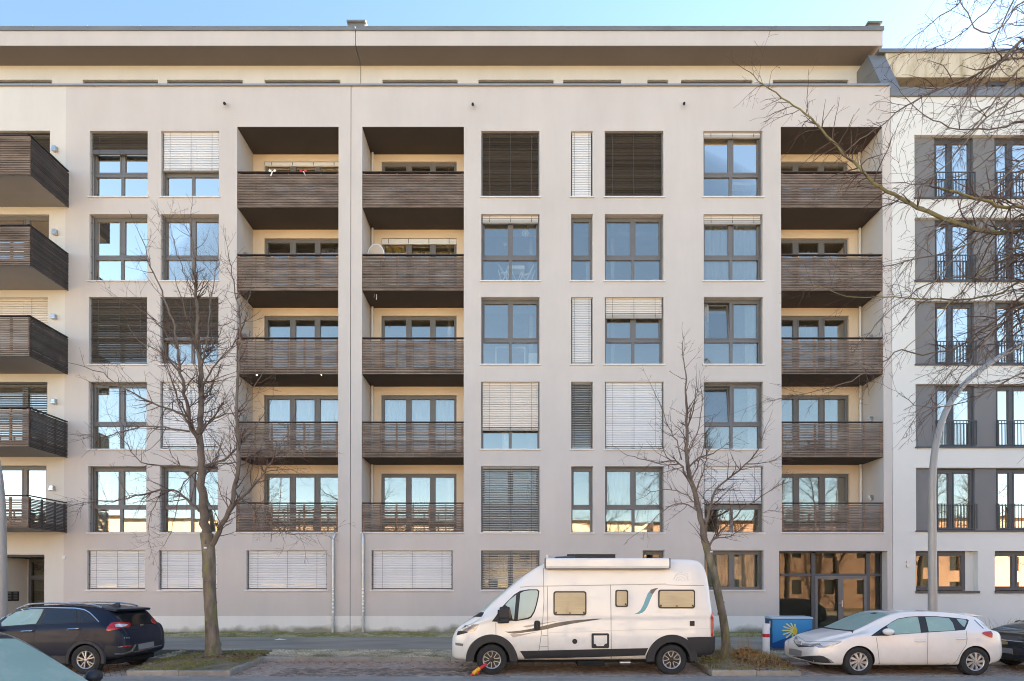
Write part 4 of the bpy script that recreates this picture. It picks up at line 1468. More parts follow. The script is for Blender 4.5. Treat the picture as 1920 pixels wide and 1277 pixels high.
leaves('fallen_leaves', 'stray leaves lying along the kerb left of the van', scatter(170, lambda r: (r.uniform(-6.5, 10), KY0 - abs(r.gauss(0, 0.5)) - 0.03, 0.015), 12), M['leaf'], 13, 0.032)
lp = MB()
px, pz = P3(525, 1202, -2.4), 0
lp.add([(px.x - 0.2, -2.45, walk_z(-2.45) + 0.006), (px.x + 0.2, -2.5, walk_z(-2.5) + 0.03), (px.x + 0.22, -2.36, walk_z(-2.36) + 0.015), (px.x - 0.05, -2.33, walk_z(-2.3) + 0.045), (px.x - 0.18, -2.37, walk_z(-2.37) + 0.012)], ((0, 1, 3), (1, 2, 3), (0, 3, 4)))
tag(lp.build('paper_scrap', M['white_pl']), 'crumpled white paper scrap lying on the dark walkway', 'litter')
for q, (a, b, l_) in enumerate(((1268, 1272, 'faded'),)):
    pass
# ------------------------------------------------------------------ bare street trees
M['bark'] = pmat('linden_bark', (0.21, 0.17, 0.13), rough=0.95, var=0.4, vscale=3, stretch=(3, 3, 1), bump=1.0, bscale=14, bdist=0.03,
                 col2=(0.19, 0.175, 0.075), c2scale=2.0, c2lo=0.45, c2hi=0.62, spec=0.2)
M['branch'] = pmat('bare_branch_bark', (0.165, 0.13, 0.10), rough=0.9, var=0.35, vscale=2, spec=0.2)
M['branch_moss'] = pmat('mossy_branch_bark', (0.22, 0.18, 0.085), rough=0.9, var=0.3, vscale=4, col2=(0.16, 0.14, 0.035), c2scale=3, spec=0.2)
M['twig'] = pmat('reddish_twig', (0.115, 0.072, 0.056), rough=0.8, var=0.3, vscale=2, spec=0.2)

def smooth_path(pts, step=0.16, wob=0.02, r=None):
    """Catmull-Rom through the points, resampled with a little wander"""
    P = [Vector(p) for p in pts]
    if len(P) == 2: P = [P[0], (P[0] + P[1]) / 2, P[1]]
    P = [P[0] * 2 - P[1]] + P + [P[-1] * 2 - P[-2]]
    out = []
    for i in range(1, len(P) - 2):
        n = max(2, int((P[i + 1] - P[i]).length / step))
        for k in range(n):
            t = k / n
            a, b, c, d = P[i - 1], P[i], P[i + 1], P[i + 2]
            q = 0.5 * ((2 * b) + (c - a) * t + (2 * a - 5 * b + 4 * c - d) * t * t + (3 * b - a - 3 * c + d) * t ** 3)
            out.append(q)
    out.append(P[-2].copy())
    if r:
        for i in range(1, len(out) - 1):
            out[i] += Vector((r.gauss(0, wob), r.gauss(0, wob), r.gauss(0, wob)))
    return out

def taper(n, r0, r1, pw=0.8):
    return [r0 + (r1 - r0) * (i / max(1, n - 1)) ** pw for i in range(n)]

def twig(mb, p, d, L, r, level, R, up=0.25, droop=0.0):
    n = max(3, int(L / 0.13))
    pts = [p.copy()]
    dd = d.normalized()
    for i in range(n):
        dd = (dd + Vector((R.gauss(0, 0.16), R.gauss(0, 0.16), R.gauss(0, 0.13) + up * 0.22 - droop * 0.2))).normalized()
        pts.append(pts[-1] + dd * (L / n))
    rr = [max(r * (1 - 0.75 * i / n), 0.0027) for i in range(n + 1)]
    mb.tube(pts, rr, 4 if r > 0.008 else 3, cap=False)
    if level > 0:
        k = max(1, int(L * R.uniform(3.2, 5.0)))
        for _ in range(k):
            f = R.uniform(0.15, 0.97)
            i = min(n - 1, int(f * n))
            q = pts[i]
            t = (pts[i + 1] - pts[i]).normalized()
            s = Vector((R.gauss(0, 1), R.gauss(0, 1), R.gauss(0, 1)))
            s = (s - t * s.dot(t)).normalized()
            nd = (t * R.uniform(0.5, 1.0) + s * R.uniform(0.55, 0.95)).normalized()
            twig(mb, q, nd, L * R.uniform(0.28, 0.55) * (1.15 - 0.5 * f), max(rr[i] * 0.62, 0.0028), level - 1, R, up, droop)

def limb(mb, tw, pts, r0, r1, R, n=7, density=5.0, tl=(0.5, 1.3), level=2, start=0.15, up=0.25, droop=0.0, wob=0.015):
    path = smooth_path(pts, 0.15, wob, R)
    rad = taper(len(path), r0, r1)
    mb.tube(path, rad, n, cap=False)
    L = sum((path[i + 1] - path[i]).length for i in range(len(path) - 1))
    k = int(L * density)
    for _ in range(k):
        f = R.uniform(start, 1.0)
        i = min(len(path) - 2, int(f * (len(path) - 1)))
        t = (path[i + 1] - path[i]).normalized()
        s = Vector((R.gauss(0, 1), R.gauss(0, 1), R.gauss(0, 1)))
        s = (s - t * s.dot(t)).normalized()
        nd = (t * R.uniform(0.35, 0.9) + s * R.uniform(0.5, 1.0)).normalized()
        twig(tw, path[i], nd, R.uniform(*tl) * (1.2 - 0.55 * f), max(min(rad[i] * 0.5, 0.014), 0.004), level, R, up, droop)
    # leading shoot continues past the tip
    t = (path[-1] - path[-2]).normalized()
    twig(tw, path[-1], t, R.uniform(*tl) * 0.8, max(r1 * 0.9, 0.004), level, R, up, droop)
    return path

def px_limb(spec, Y0, dY):
    """photo pixels to points at the limb's own distance, drifting in depth by dY"""
    n = len(spec)
    out = []
    for i, (x, y) in enumerate(spec):
        f = i / max(1, n - 1)
        out.append(P3(x, y, Y0 + dY * f))
    return out

def knots(mb, path, rad, R, k):
    for _ in range(k):
        i = R.randrange(1, len(path) - 1)
        a = R.uniform(0, 6.28)
        c = path[i] + Vector((math.cos(a) * rad[i] * 0.85, math.sin(a) * rad[i] * 0.85, 0))
        s = rad[i] * R.uniform(0.2, 0.36)
        mb.ball(c, s, s, s * 1.4, 8, 6)

def trunk_mesh(path, rad, R, kn):
    tm = MB()
    n = 16
    base = 0
    prev = None
    for i, p in enumerate(path):
        for k in range(n):
            a = 2 * math.pi * k / n
            rr = rad[i] * (1 + 0.09 * noise.noise((math.cos(a) * 1.6, math.sin(a) * 1.6, p.z * 1.1)) + 0.05 * noise.noise((math.cos(a) * 4, math.sin(a) * 4, p.z * 4)))
            tm.v.append((p.x + rr * math.cos(a), p.y + rr * math.sin(a), p.z))
    for i in range(len(path) - 1):
        for k in range(n):
            k2 = (k + 1) % n
            tm.f.append((i * n + k, i * n + k2, (i + 1) * n + k2, (i + 1) * n + k))
    knots(tm, path, rad, R, kn)
    return tm

# ---- tree beside the dark car
def tree_left():
    R = random.Random(21)
    Y = -6.1
    base = P3(400, 1231, Y)
    t = thing('street_tree', (base.x, base.y, base.z), 'bare street tree with straight mossy trunk in the bed beside the dark car', 'tree', 'bare trees in the kerbside beds')
    tp = [(401, 1236), (398, 1190), (394, 1130), (392, 1080), (391, 1035), (387, 1000)]
    path = smooth_path([P3(x, y, Y) for x, y in tp], 0.12)
    k = len(path)
    rad = []
    for i, p in enumerate(path):
        h = p.z - base.z
        rad.append(0.146 + 0.09 * math.exp(-h / 0.14) + 0.03 * math.exp(-h / 0.8) + 0.012 * (h > 2.2))
    tm = trunk_mesh(path, rad, R, 16)
    tm.build('trunk', M['bark'], t, smooth=True)
    mb, tw = MB(), MB()
    s = 1 / 70.0
    ld = limb(mb, tw, px_limb([(387, 1003), (382, 957), (379, 900), (376, 850), (376, 800), (377, 740), (376, 690), (372, 640), (368, 560), (363, 480), (357, 410)], Y, 0.25), 0.128, 0.012, R, 10, 6, (0.5, 1.3), 2, 0.3)
    L = [
        ([(393, 1040), (402, 1016), (416, 985), (432, 958), (440, 920), (448, 875), (446, 820), (444, 760), (447, 700), (452, 620), (440, 540), (428, 475)], 0.085, 0.010, -0.5),
        ([(432, 958), (470, 914), (495, 885), (513, 858), (535, 820), (548, 790)], 0.045, 0.010, -0.6),
        ([(372, 822), (358, 803), (351, 765), (346, 740), (338, 698), (332, 655), (322, 600), (302, 545), (284, 500), (262, 440)], 0.062, 0.010, -0.4),
        ([(350, 780), (300, 760), (265, 745), (225, 725), (190, 700), (160, 690), (128, 680)], 0.034, 0.008, -0.7),
        ([(355, 809), (300, 800), (250, 803), (188, 819), (128, 814)], 0.030, 0.007, 0.5),
        ([(377, 880), (338, 873), (303, 873), (265, 865), (238, 835), (215, 800)], 0.034, 0.008, -0.5),
        ([(374, 958), (351, 938), (333, 923), (303, 918), (263, 928), (213, 940), (168, 941), (130, 950)], 0.042, 0.008, 0.4),
        ([(384, 873), (423, 860), (443, 840), (480, 800), (505, 760)], 0.036, 0.009, 0.5),
        ([(378, 730), (392, 700), (415, 670), (442, 640), (462, 590), (470, 540)], 0.030, 0.007, -0.4),
        ([(374, 690), (388, 640), (393, 585), (402, 520), (410, 470)], 0.034, 0.008, 0.4),
        ([(338, 698), (300, 660), (262, 640), (240, 610)], 0.024, 0.007, 0.4),
        ([(371, 815), (410, 780), (446, 770), (480, 720), (500, 690)], 0.028, 0.007, -0.5),
        ([(447, 875), (480, 850), (530, 850), (575, 845), (610, 830)], 0.026, 0.007, 0.4),
        ([(440, 920), (480, 960), (530, 995), (560, 1000), (605, 1000)], 0.028, 0.007, -0.4),
        ([(376, 880), (345, 905), (330, 960), (320, 1000), (300, 1030)], 0.022, 0.005, 0.5),
        ([(366, 560), (340, 500), (325, 450), (318, 410)], 0.020, 0.006, 0.3),
        ([(332, 655), (290, 600), (262, 580), (225, 560)], 0.020, 0.006, -0.4),
        ([(303, 918), (285, 960), (278, 1000), (283, 1028)], 0.014, 0.005, 0.2),
    ]
    for spec, r0, r1, dy in L:
        limb(mb, tw, px_limb(spec, Y, dy), r0 * 0.86, r1 * 0.9, R, 7, 7.6, (0.4, 1.25), 2, 0.08, 0.15)
    # limbs towards and away from the street, so that the crown is round
    for i in range(9):
        p0 = ld[int(len(ld) * R.uniform(0.15, 0.6))]
        a = R.choice((-1, 1)) * R.uniform(1.1, 1.9)
        d = Vector((math.cos(a) * R.uniform(0.3, 1), math.sin(a), 0.75)).normalized()
        ln = R.uniform(1.2, 2.2)
        pts = [p0, p0 + d * ln * 0.5, p0 + d * ln + Vector((0, 0, 0.35))]
        limb(mb, tw, pts, 0.03, 0.007, R, 6, 8.0, (0.35, 1.0), 2, 0.2)
    mb.build('branches', M['branch'], t, smooth=True)
    tw.build('twigs', M['twig'], t)
    tg = MB()
    q = P3(392, 1028, Y)
    tg.box(q.x - 0.035, q.x + 0.035, q.y - 0.185, q.y - 0.17, q.z - 0.02, q.z + 0.02)
    tg.build('number_tag', M['white_pl'], t)
    return t
TREE1 = tree_left()

# ---- leaning tree behind the camper van
def tree_right():
    R = random.Random(33)
    Y = -6.1
    base = P3(1362, 1232, Y)
    t = thing('street_tree', (base.x, base.y, base.z), 'small bare street tree leaning left behind the camper van', 'tree', 'bare trees in the kerbside beds')
    tp = [(1362, 1236), (1361, 1200), (1356, 1160), (1348, 1120), (1340, 1080), (1330, 1045), (1322, 1015)]
    path = smooth_path([P3(x, y, Y) for x, y in tp], 0.12)
    rad = []
    for p in path:
        h = p.z - base.z
        rad.append(0.098 + 0.055 * math.exp(-h / 0.12) + 0.02 * math.exp(-h / 0.9))
    trunk_mesh(path, rad, R, 7).build('trunk', M['bark'], t, smooth=True)
    mb, tw = MB(), MB()
    ld = limb(mb, tw, px_limb([(1322, 1018), (1317, 985), (1312, 960), (1303, 925), (1292, 890), (1288, 850), (1288, 790), (1287, 727), (1286, 690), (1279, 655)], Y, 0.2), 0.092, 0.009, R, 9, 4.5, (0.4, 0.95), 2, 0.35)
    L = [
        ([(1322, 1035), (1335, 1015), (1351, 995), (1371, 975), (1400, 950), (1435, 925), (1475, 905)], 0.036, 0.008, -0.4),
        ([(1322, 1000), (1326, 970), (1333, 945), (1343, 916), (1373, 893), (1398, 870), (1418, 850), (1436, 800)], 0.05, 0.008, -0.5),
        ([(1298, 912), (1283, 885), (1275, 870), (1258, 865), (1235, 868), (1198, 860), (1168, 849)], 0.034, 0.007, -0.5),
        ([(1292, 876), (1311, 858), (1336, 850), (1361, 833), (1385, 815)], 0.028, 0.007, 0.5),
        ([(1278, 862), (1268, 828), (1253, 800), (1243, 775), (1226, 732)], 0.022, 0.006, 0.3),
        ([(1288, 855), (1306, 815), (1316, 765), (1314, 712)], 0.022, 0.006, -0.3),
        ([(1318, 985), (1335, 960), (1318, 930), (1345, 905), (1330, 890)], 0.02, 0.006, 0.5),
        ([(1312, 962), (1288, 945), (1255, 950), (1215, 985), (1195, 1000)], 0.022, 0.006, 0.3),
        ([(1336, 1012), (1380, 1000), (1430, 960), (1470, 960)], 0.02, 0.006, 0.5),
        ([(1308, 945), (1270, 920), (1230, 920), (1200, 935)], 0.02, 0.006, -0.5),
        ([(1398, 870), (1430, 868), (1465, 855), (1480, 820)], 0.016, 0.006, 0.2),
    ]
    for spec, r0, r1, dy in L:
        limb(mb, tw, px_limb(spec, Y, dy), r0 * 0.9, r1 * 0.9, R, 7, 7.8, (0.3, 0.95), 2, 0.08, 0.12)
    for i in range(6):
        p0 = ld[int(len(ld) * R.uniform(0.15, 0.6))]
        a = R.choice((-1, 1)) * R.uniform(1.2, 1.9)
        d = Vector((math.cos(a) * 0.6, math.sin(a), 0.8)).normalized()
        ln = R.uniform(0.8, 1.5)
        limb(mb, tw, [p0, p0 + d * ln * 0.5, p0 + d * ln + Vector((0, 0, 0.25))], 0.022, 0.006, R, 6, 5.5, (0.3, 0.7), 2, 0.2)
    mb.build('branches', M['branch'], t, smooth=True)
    tw.build('twigs', M['twig'], t)
    tg = MB()
    q = P3(1331, 1035, Y)
    tg.box(q.x - 0.03, q.x + 0.03, q.y - 0.12, q.y - 0.105, q.z - 0.018, q.z + 0.018)
    tg.build('number_tag', M['white_pl'], t)
    return t
TREE2 = tree_right()

# ---- big tree whose trunk stands outside the frame on the right; its limbs reach in from the right edge
def tree_big():
    R = random.Random(57)
    Y = -10.2
    tx = 11.6
    t = thing('street_tree', (tx, Y, 0.0), 'large bare tree whose long drooping branches reach in from the right edge', 'tree')
    path = smooth_path([(tx, Y, -0.05), (tx + 0.05, Y, 1.5), (tx - 0.05, Y, 3.2), (tx, Y, 5.2), (tx + 0.1, Y + 0.1, 7.5)], 0.2)
    rad = [0.30 - 0.012 * p.z + 0.12 * math.exp(-max(p.z, 0) / 0.25) for p in path]
    trunk_mesh(path, rad, R, 12).build('trunk', M['bark'], t, smooth=True)
    mb, mo, tw = MB(), MB(), MB()
    def conn(spec, Yl, zt):
        pts = px_limb(spec, Yl[0], Yl[1] - Yl[0])
        p0 = Vector((tx, Y, zt))
        return [p0, (p0 * 0.45 + pts[0] * 0.55) + Vector((0, 0, 0.25))] + pts
    # (pixels from the frame edge inwards, depth at edge -> tip, height on the trunk, r at trunk, r at tip, mossy)
    Ls = [
        ([(1935, 443), (1870, 437), (1800, 420), (1740, 398), (1690, 372), (1640, 342), (1600, 305), (1560, 265), (1520, 222), (1480, 190), (1430, 160), (1406, 135)], (-9.6, -8.6), 4.6, 0.085, 0.008, 1),
        ([(1935, 402), (1880, 390), (1830, 372), (1795, 360), (1760, 352)], (-10.5, -11), 5.0, 0.06, 0.018, 1),
        ([(1935, 85), (1880, 112), (1820, 145), (1760, 168), (1700, 200), (1650, 235), (1600, 272), (1560, 310)], (-9.4, -8.6), 6.4, 0.07, 0.006, 0),
        ([(1935, 130), (1880, 170), (1830, 235), (1780, 275), (1730, 320), (1690, 360)], (-9.9, -9.5), 6.0, 0.05, 0.006, 0),
        ([(1935, 240), (1870, 241), (1800, 242), (1750, 225), (1720, 205), (1690, 175)], (-9.2, -8.8), 5.4, 0.05, 0.006, 0),
        ([(1935, 408), (1880, 425), (1830, 450), (1770, 474), (1710, 488), (1660, 500), (1600, 520), (1560, 530)], (-9.7, -8.7), 4.5, 0.05, 0.006, 0),
        ([(1935, 530), (1880, 550), (1820, 560), (1740, 561), (1660, 558), (1590, 556), (1540, 540), (1500, 522)], (-9.5, -8.5), 3.9, 0.045, 0.005, 1),
        ([(1935, 560), (1870, 600), (1800, 650), (1730, 665), (1690, 655), (1640, 690), (1580, 720), (1520, 735), (1440, 752)], (-9.3, -8.3), 3.6, 0.04, 0.005, 0),
        ([(1935, 700), (1880, 720), (1830, 745), (1780, 762), (1730, 762), (1690, 742)], (-9.8, -9.4), 3.2, 0.035, 0.005, 0),
        ([(1935, 10), (1880, 50), (1840, 62), (1820, 35), (1800, 0), (1790, -40)], (-9.9, -9.6), 6.8, 0.05, 0.006, 0),
        ([(1935, -60), (1850, 20), (1790, 70), (1740, 95), (1700, 97)], (-9.6, -9.0), 7.0, 0.05, 0.006, 0),
        ([(1935, -120), (1830, -30), (1780, 20), (1730, 55), (1700, 85)], (-10.4, -10.0), 7.2, 0.05, 0.006, 0),
        ([(1935, 190), (1880, 200), (1840, 230), (1790, 290), (1740, 345), (1700, 400)], (-10.3, -10.4), 5.8, 0.045, 0.006, 0),
        ([(1935, 330), (1890, 350), (1850, 420), (1800, 470), (1750, 530), (1700, 590)], (-10.4, -10.5), 5.2, 0.045, 0.006, 0),
        ([(1935, 460), (1880, 490), (1840, 510), (1790, 560), (1740, 615), (1690, 660)], (-10.0, -9.8), 4.4, 0.045, 0.006, 1),
        ([(1935, 280), (1890, 262), (1850, 300), (1800, 330), (1730, 345), (1680, 342)], (-9.7, -9.0), 5.6, 0.045, 0.006, 0),
        ([(1935, 610), (1890, 640), (1840, 650), (1790, 680), (1740, 720)], (-9.2, -8.6), 3.8, 0.035, 0.005, 0),
        ([(1935, 480), (1860, 520), (1790, 520), (1720, 545), (1650, 600), (1600, 660)], (-10.1, -9.6), 4.2, 0.04, 0.005, 0),
    ]
    for spec, yl, zt, r0, r1, moss in Ls:
        pts = conn(spec, yl, zt)
        limb(mo if moss else mb, tw, pts, r0, r1, R, 7, 6.2, (0.5, 1.35), 2, 0.25, -0.10, 0.35, 0.012)
    # long thin shoots hanging across the right edge
    for i in range(8):
        y0 = R.uniform(-60, 640)
        x1, dy = R.uniform(1670, 1840), R.uniform(90, 260)
        yd = R.uniform(-10.8, -9.0)
        spec = [(1945, y0), (1945 + (x1 - 1945) * 0.35, y0 + dy * 0.25 + R.uniform(-15, 15)), (1945 + (x1 - 1945) * 0.7, y0 + dy * 0.62 + R.uniform(-15, 15)), (x1, y0 + dy)]
        p = px_limb(spec, yd, R.uniform(-0.3, 0.6))
        limb(mb, tw, [Vector((tx, Y, p[0].z + 0.2))] + p, 0.03, 0.005, R, 5, 6.0, (0.4, 1.2), 2, 0.25, -0.10, 0.4, 0.012)
    # upper crown and the side away from the camera, outside the frame, sparse
    for i in range(10):
        z0 = R.uniform(4.5, 7.5)
        a = R.uniform(-1.2, 1.4)
        d = Vector((math.cos(a), math.sin(a), 0.6)).normalized()
        ln = R.uniform(2, 3.5)
        p0 = Vector((tx, Y, z0))
        limb(mb, tw, [p0, p0 + d * ln * 0.5, p0 + d * ln + Vector((0, 0, 0.3))], 0.06, 0.01, R, 6, 2.0, (0.5, 1.0), 1, 0.3)
    mb.build('branches', M['branch'], t, smooth=True)
    mo.build('mossy_branches', M['branch_moss'], t, smooth=True)
    tw.build('twigs', M['twig'], t)
    return t
TREE3 = tree_big()
# ------------------------------------------------------------------ vehicles
def carpaint(name, col, metal=0.0, rough=0.28, dirt=(0.35, 0.31, 0.27), coat=0.8, spec=0.5):
    m = pmat(name, col, rough=rough, metal=metal, var=0.02, vscale=1.5, coat=coat, spec=spec)
    # road grime creeping up from the sills, with a ragged edge
    nt = m.node_tree
    b = nt.nodes['Principled BSDF']
    src = b.inputs['Base Color'].links[0].from_socket
    geo = nt.nodes.new('ShaderNodeNewGeometry')
    sx = nt.nodes.new('ShaderNodeSeparateXYZ')
    nt.links.new(geo.outputs['Position'], sx.inputs[0])
    n = nt.nodes.new('ShaderNodeTexNoise')
    n.inputs['Scale'].default_value = 2.2
    n.inputs['Detail'].default_value = 8
    n.inputs['Roughness'].default_value = 0.7
    nt.links.new(geo.outputs['Position'], n.inputs['Vector'])
    ad = nt.nodes.new('ShaderNodeMath')
    ad.operation = 'MULTIPLY_ADD'
    ad.inputs[1].default_value = -1.0
    nt.links.new(n.outputs['Fac'], ad.inputs[0])
    nt.links.new(sx.outputs['Z'], ad.inputs[2])
    mr = nt.nodes.new('ShaderNodeMapRange')
    mr.inputs['From Min'].default_value = -0.25
    mr.inputs['From Max'].default_value = 0.35
    mr.inputs['To Min'].default_value = 0.35
    mr.inputs['To Max'].default_value = 0.0
    nt.links.new(ad.outputs[0], mr.inputs['Value'])
    mx = nt.nodes.new('ShaderNodeMix')
    mx.data_type = 'RGBA'
    mx.inputs['B'].default_value = (*[dirt[i] * (0.5 if max(col) < 0.2 else 1.0) for i in range(3)], 1)
    nt.links.new(mr.outputs[0], mx.inputs['Factor'])
    nt.links.new(src, mx.inputs['A'])
    nt.links.new(mx.outputs['Result'], b.inputs['Base Color'])
    return m
M['van_paint'] = carpaint('van_white_paint', (0.80, 0.77, 0.70), rough=0.3, dirt=(0.34, 0.28, 0.2))
M['white_paint'] = carpaint('white_car_paint', (0.80, 0.775, 0.725), rough=0.25, dirt=(0.45, 0.38, 0.32))
M['navy_paint'] = carpaint('dark_blue_metallic', (0.009, 0.013, 0.027), metal=0.0, rough=0.4, dirt=(0.05, 0.052, 0.06), coat=0.10, spec=0.22)
M['black_paint'] = carpaint('black_car_paint', (0.022, 0.022, 0.024), rough=0.25, dirt=(0.1, 0.1, 0.1))
M['grey_paint'] = carpaint('dark_grey_metallic', (0.05, 0.052, 0.055), metal=0.4, rough=0.3, dirt=(0.1, 0.1, 0.1))
M['tyre'] = pmat('tyre_rubber', (0.022, 0.021, 0.02), rough=0.85, var=0.2, vscale=8)
M['well'] = pmat('wheel_well', (0.008, 0.008, 0.008), rough=0.9, var=0)
M['alloy'] = pmat('alloy_silver', (0.52, 0.50, 0.47), rough=0.35, metal=0.6, var=0.1, vscale=6)
M['rim_dk'] = pmat('rim_black', (0.025, 0.025, 0.027), rough=0.4, var=0.05)
M['clad'] = pmat('black_cladding', (0.020, 0.020, 0.022), rough=0.6, var=0.15, vscale=4)
M['frost'] = pmat('frosted_car_window', (0.27, 0.40, 0.345), rough=0.32, var=0.10, vscale=1.4, spec=0.6, col2=(0.36, 0.47, 0.41), c2scale=3.0)
M['frost_lt'] = pmat('frosted_van_window', (0.44, 0.52, 0.44), rough=0.3, var=0.08, vscale=2, spec=0.6)
M['tint'] = pmat('dark_tinted_window', (0.014, 0.016, 0.018), rough=0.08, var=0.05, spec=0.6)
M['chrome'] = pmat('chrome', (0.62, 0.62, 0.62), rough=0.15, metal=1.0, var=0.03)
M['red_l'] = pmat('red_lamp_glass', (0.42, 0.012, 0.012), rough=0.15, var=0.1, vscale=12, coat=0.6)
M['lamp'] = pmat('clear_lamp_glass', (0.33, 0.33, 0.33), rough=0.15, metal=0.3, var=0.3, vscale=9, coat=0.8)
M['lamp_w'] = pmat('white_lamp_glass', (0.62, 0.6, 0.6), rough=0.2, var=0.1, vscale=9, coat=0.5)
M['plate'] = pmat('grey_number_plate', (0.23, 0.23, 0.23), rough=0.5, var=0.03)
M['seam'] = pmat('panel_gap', (0.16, 0.15, 0.14), rough=0.8, var=0)
M['seam_dk'] = pmat('dark_panel_gap', (0.004, 0.004, 0.005), rough=0.8, var=0)
M['beige_bl'] = pmat('beige_van_blind', (0.50, 0.39, 0.22), rough=0.35, var=0.07, vscale=7, stretch=(0.5, 1, 5), spec=0.5, coat=0.4)
M['rubber'] = pmat('brown_black_rubber', (0.05, 0.038, 0.028), rough=0.5, var=0.1)
M['teal'] = pmat('turquoise_film', (0.055, 0.30, 0.38), rough=0.35, var=0.05, coat=0.5)
M['decal_gr'] = pmat('dark_grey_film', (0.075, 0.066, 0.062), rough=0.4, var=0.06, coat=0.4)
M['decal_bg'] = pmat('beige_grey_film', (0.40, 0.35, 0.28), rough=0.4, var=0.05, coat=0.4)
M['dirtline'] = pmat('brown_grime_line', (0.46, 0.39, 0.30), rough=0.7, var=0.12, vscale=5)
M['gold'] = pmat('gold_emblem', (0.55, 0.40, 0.16), rough=0.3, metal=0.7, var=0.05)
M['red'] = pmat('red_plastic', (0.55, 0.02, 0.03), rough=0.45, var=0.04)
M['yellow'] = pmat('yellow_plastic', (0.75, 0.40, 0.02), rough=0.45, var=0.04)

def lerp_curve(pts, x):
    if x <= pts[0][0]: return pts[0][1]
    for (a, b), (c, d) in zip(pts, pts[1:]):
        if x <= c:
            t = (x - a) / (c - a)
            t = t
            return b + (d - b) * t
    return pts[-1][1]

def body_mesh(c, X0, Yc, flip=False):
    """closed shell of a car from its curves: top, bottom, width, belt and roof width along the length"""
    xs = c['stations']
    secs = []
    for x in xs:
        zt = lerp_curve(c['top'], x); zb = lerp_curve(c['bot'], x); w = lerp_curve(c['wid'], x)
        belt = min(lerp_curve(c['belt'], x), zt - 0.05)
        rw = lerp_curve(c['roofw'], x) * w
        r = min(lerp_curve(c['rr'], x), (zt - belt) * 0.7 + 0.02)
        h = belt - zb
        pts = [(0.0, zb), (w * 0.82, zb), (w * 0.95, zb + 0.05)]
        for t, k in ((0.18, 0.985), (0.38, 1.0), (0.58, 1.0), (0.78, 0.99), (0.93, 0.975)):
            pts.append((w * k, zb + h * t))
        bw = w * c.get('beltw', 0.955)
        pts.append((bw, belt))
        ze = zt - r
        for t in (0.33, 0.66, 1.0):
            pts.append((bw + (rw - bw) * t, belt + (ze - belt) * t))
        for a in (30, 60, 85):
            a = math.radians(a)
            pts.append((rw - r * 1.1 * (1 - math.cos(a)), ze + r * 0.88 * math.sin(a)))
        yl = pts[-1][0]; zl = pts[-1][1]
        for f in (0.66, 0.33, 0.0):
            pts.append((yl * f, zl + (zt - zl) * (1 - f * f)))
        secs.append(pts)
    K = len(secs[0])
    mb = MB()
    # full ring: right half then mirrored left half
    ring = 2 * K - 2
    for i, x in enumerate(xs):
        bow = c.get('bow', {}).get(i, 0.0)
        half = secs[i]
        pr = [(p[0], p[1]) for p in half] + [(-p[0], p[1]) for p in half[-2:0:-1]]
        for (y, z) in pr:
            xx = x
            mb.v.append(((X0 + xx) if not flip else (X0 - xx), Yc + y, z))
    for i in range(len(xs) - 1):
        for k in range(ring):
            k2 = (k + 1) % ring
            mb.f.append((i * ring + k, i * ring + k2, (i + 1) * ring + k2, (i + 1) * ring + k))
    mb.f.append(tuple(range(ring))[::-1])
    mb.f.append(tuple((len(xs) - 1) * ring + k for k in range(ring)))
    me = mb.mesh('body', MATS['wheel_well'])
    bm = bmesh.new(); bm.from_mesh(me)
    bmesh.ops.recalc_face_normals(bm, faces=bm.faces)
    bm.to_mesh(me); bm.free()
    return me

def make_body(c, X0, Yc, paint, wheels, arch_r, parent, flip=False, depth=0.42, arch_z=None):
    me = body_mesh(c, X0, Yc, flip)
    me.materials.clear(); me.materials.append(paint); me.materials.append(M['well'])
    tmp = bpy.data.objects.new('tmp_body', me); COL.objects.link(tmp)
    ss = tmp.modifiers.new('s', 'SUBSURF'); ss.levels = 2; ss.render_levels = 2
    cut = MB()
    W_ = max(p[1] for p in c['wid'])
    for (wx, wz) in wheels:
        for sgn in (-1, 1):
            yo = Yc + sgn * (W_ + 0.3); yi = Yc + sgn * (W_ - depth)
            n = 40
            ring = [(wx + arch_r * math.cos(2 * math.pi * k / n), wz + arch_r * math.sin(2 * math.pi * k / n)) for k in range(n)]
            cut.prism(ring, 1, min(yo, yi), max(yo, yi))
    cme = cut.mesh('cut', paint)
    cme.materials.append(M['well'])
    for p in cme.polygons: p.material_index = 1
    bm = bmesh.new(); bm.from_mesh(cme); bmesh.ops.recalc_face_normals(bm, faces=bm.faces); bm.to_mesh(cme); bm.free()
    for p in cme.polygons: p.material_index = 1
    co = bpy.data.objects.new('tmp_cut', cme); COL.objects.link(co)
    bo = tmp.modifiers.new('b', 'BOOLEAN'); bo.operation = 'DIFFERENCE'; bo.object = co; bo.solver = 'EXACT'
    dg = bpy.context.evaluated_depsgraph_get()
    full = bpy.data.meshes.new_from_object(tmp.evaluated_get(dg))
    # undivided shell for projecting trim
    tmp.modifiers.remove(bo)
    dg = bpy.context.evaluated_depsgraph_get()
    shell = bpy.data.meshes.new_from_object(tmp.evaluated_get(dg))
    bvh = BVHTree.FromPolygons([v.co.copy() for v in shell.vertices], [tuple(p.vertices) for p in shell.polygons])
    bpy.data.objects.remove(tmp); bpy.data.objects.remove(co)
    full.polygons.foreach_set('use_smooth', [True] * len(full.polygons))
    full.name = 'body'
    o = link('body', full, parent)
    sm = o.modifiers.new('es', 'EDGE_SPLIT'); sm.split_angle = math.radians(35)
    return o, bvh

def camray(p):
    d = ray_dir(p[0], p[1])
    return CAM.copy(), d.normalized()

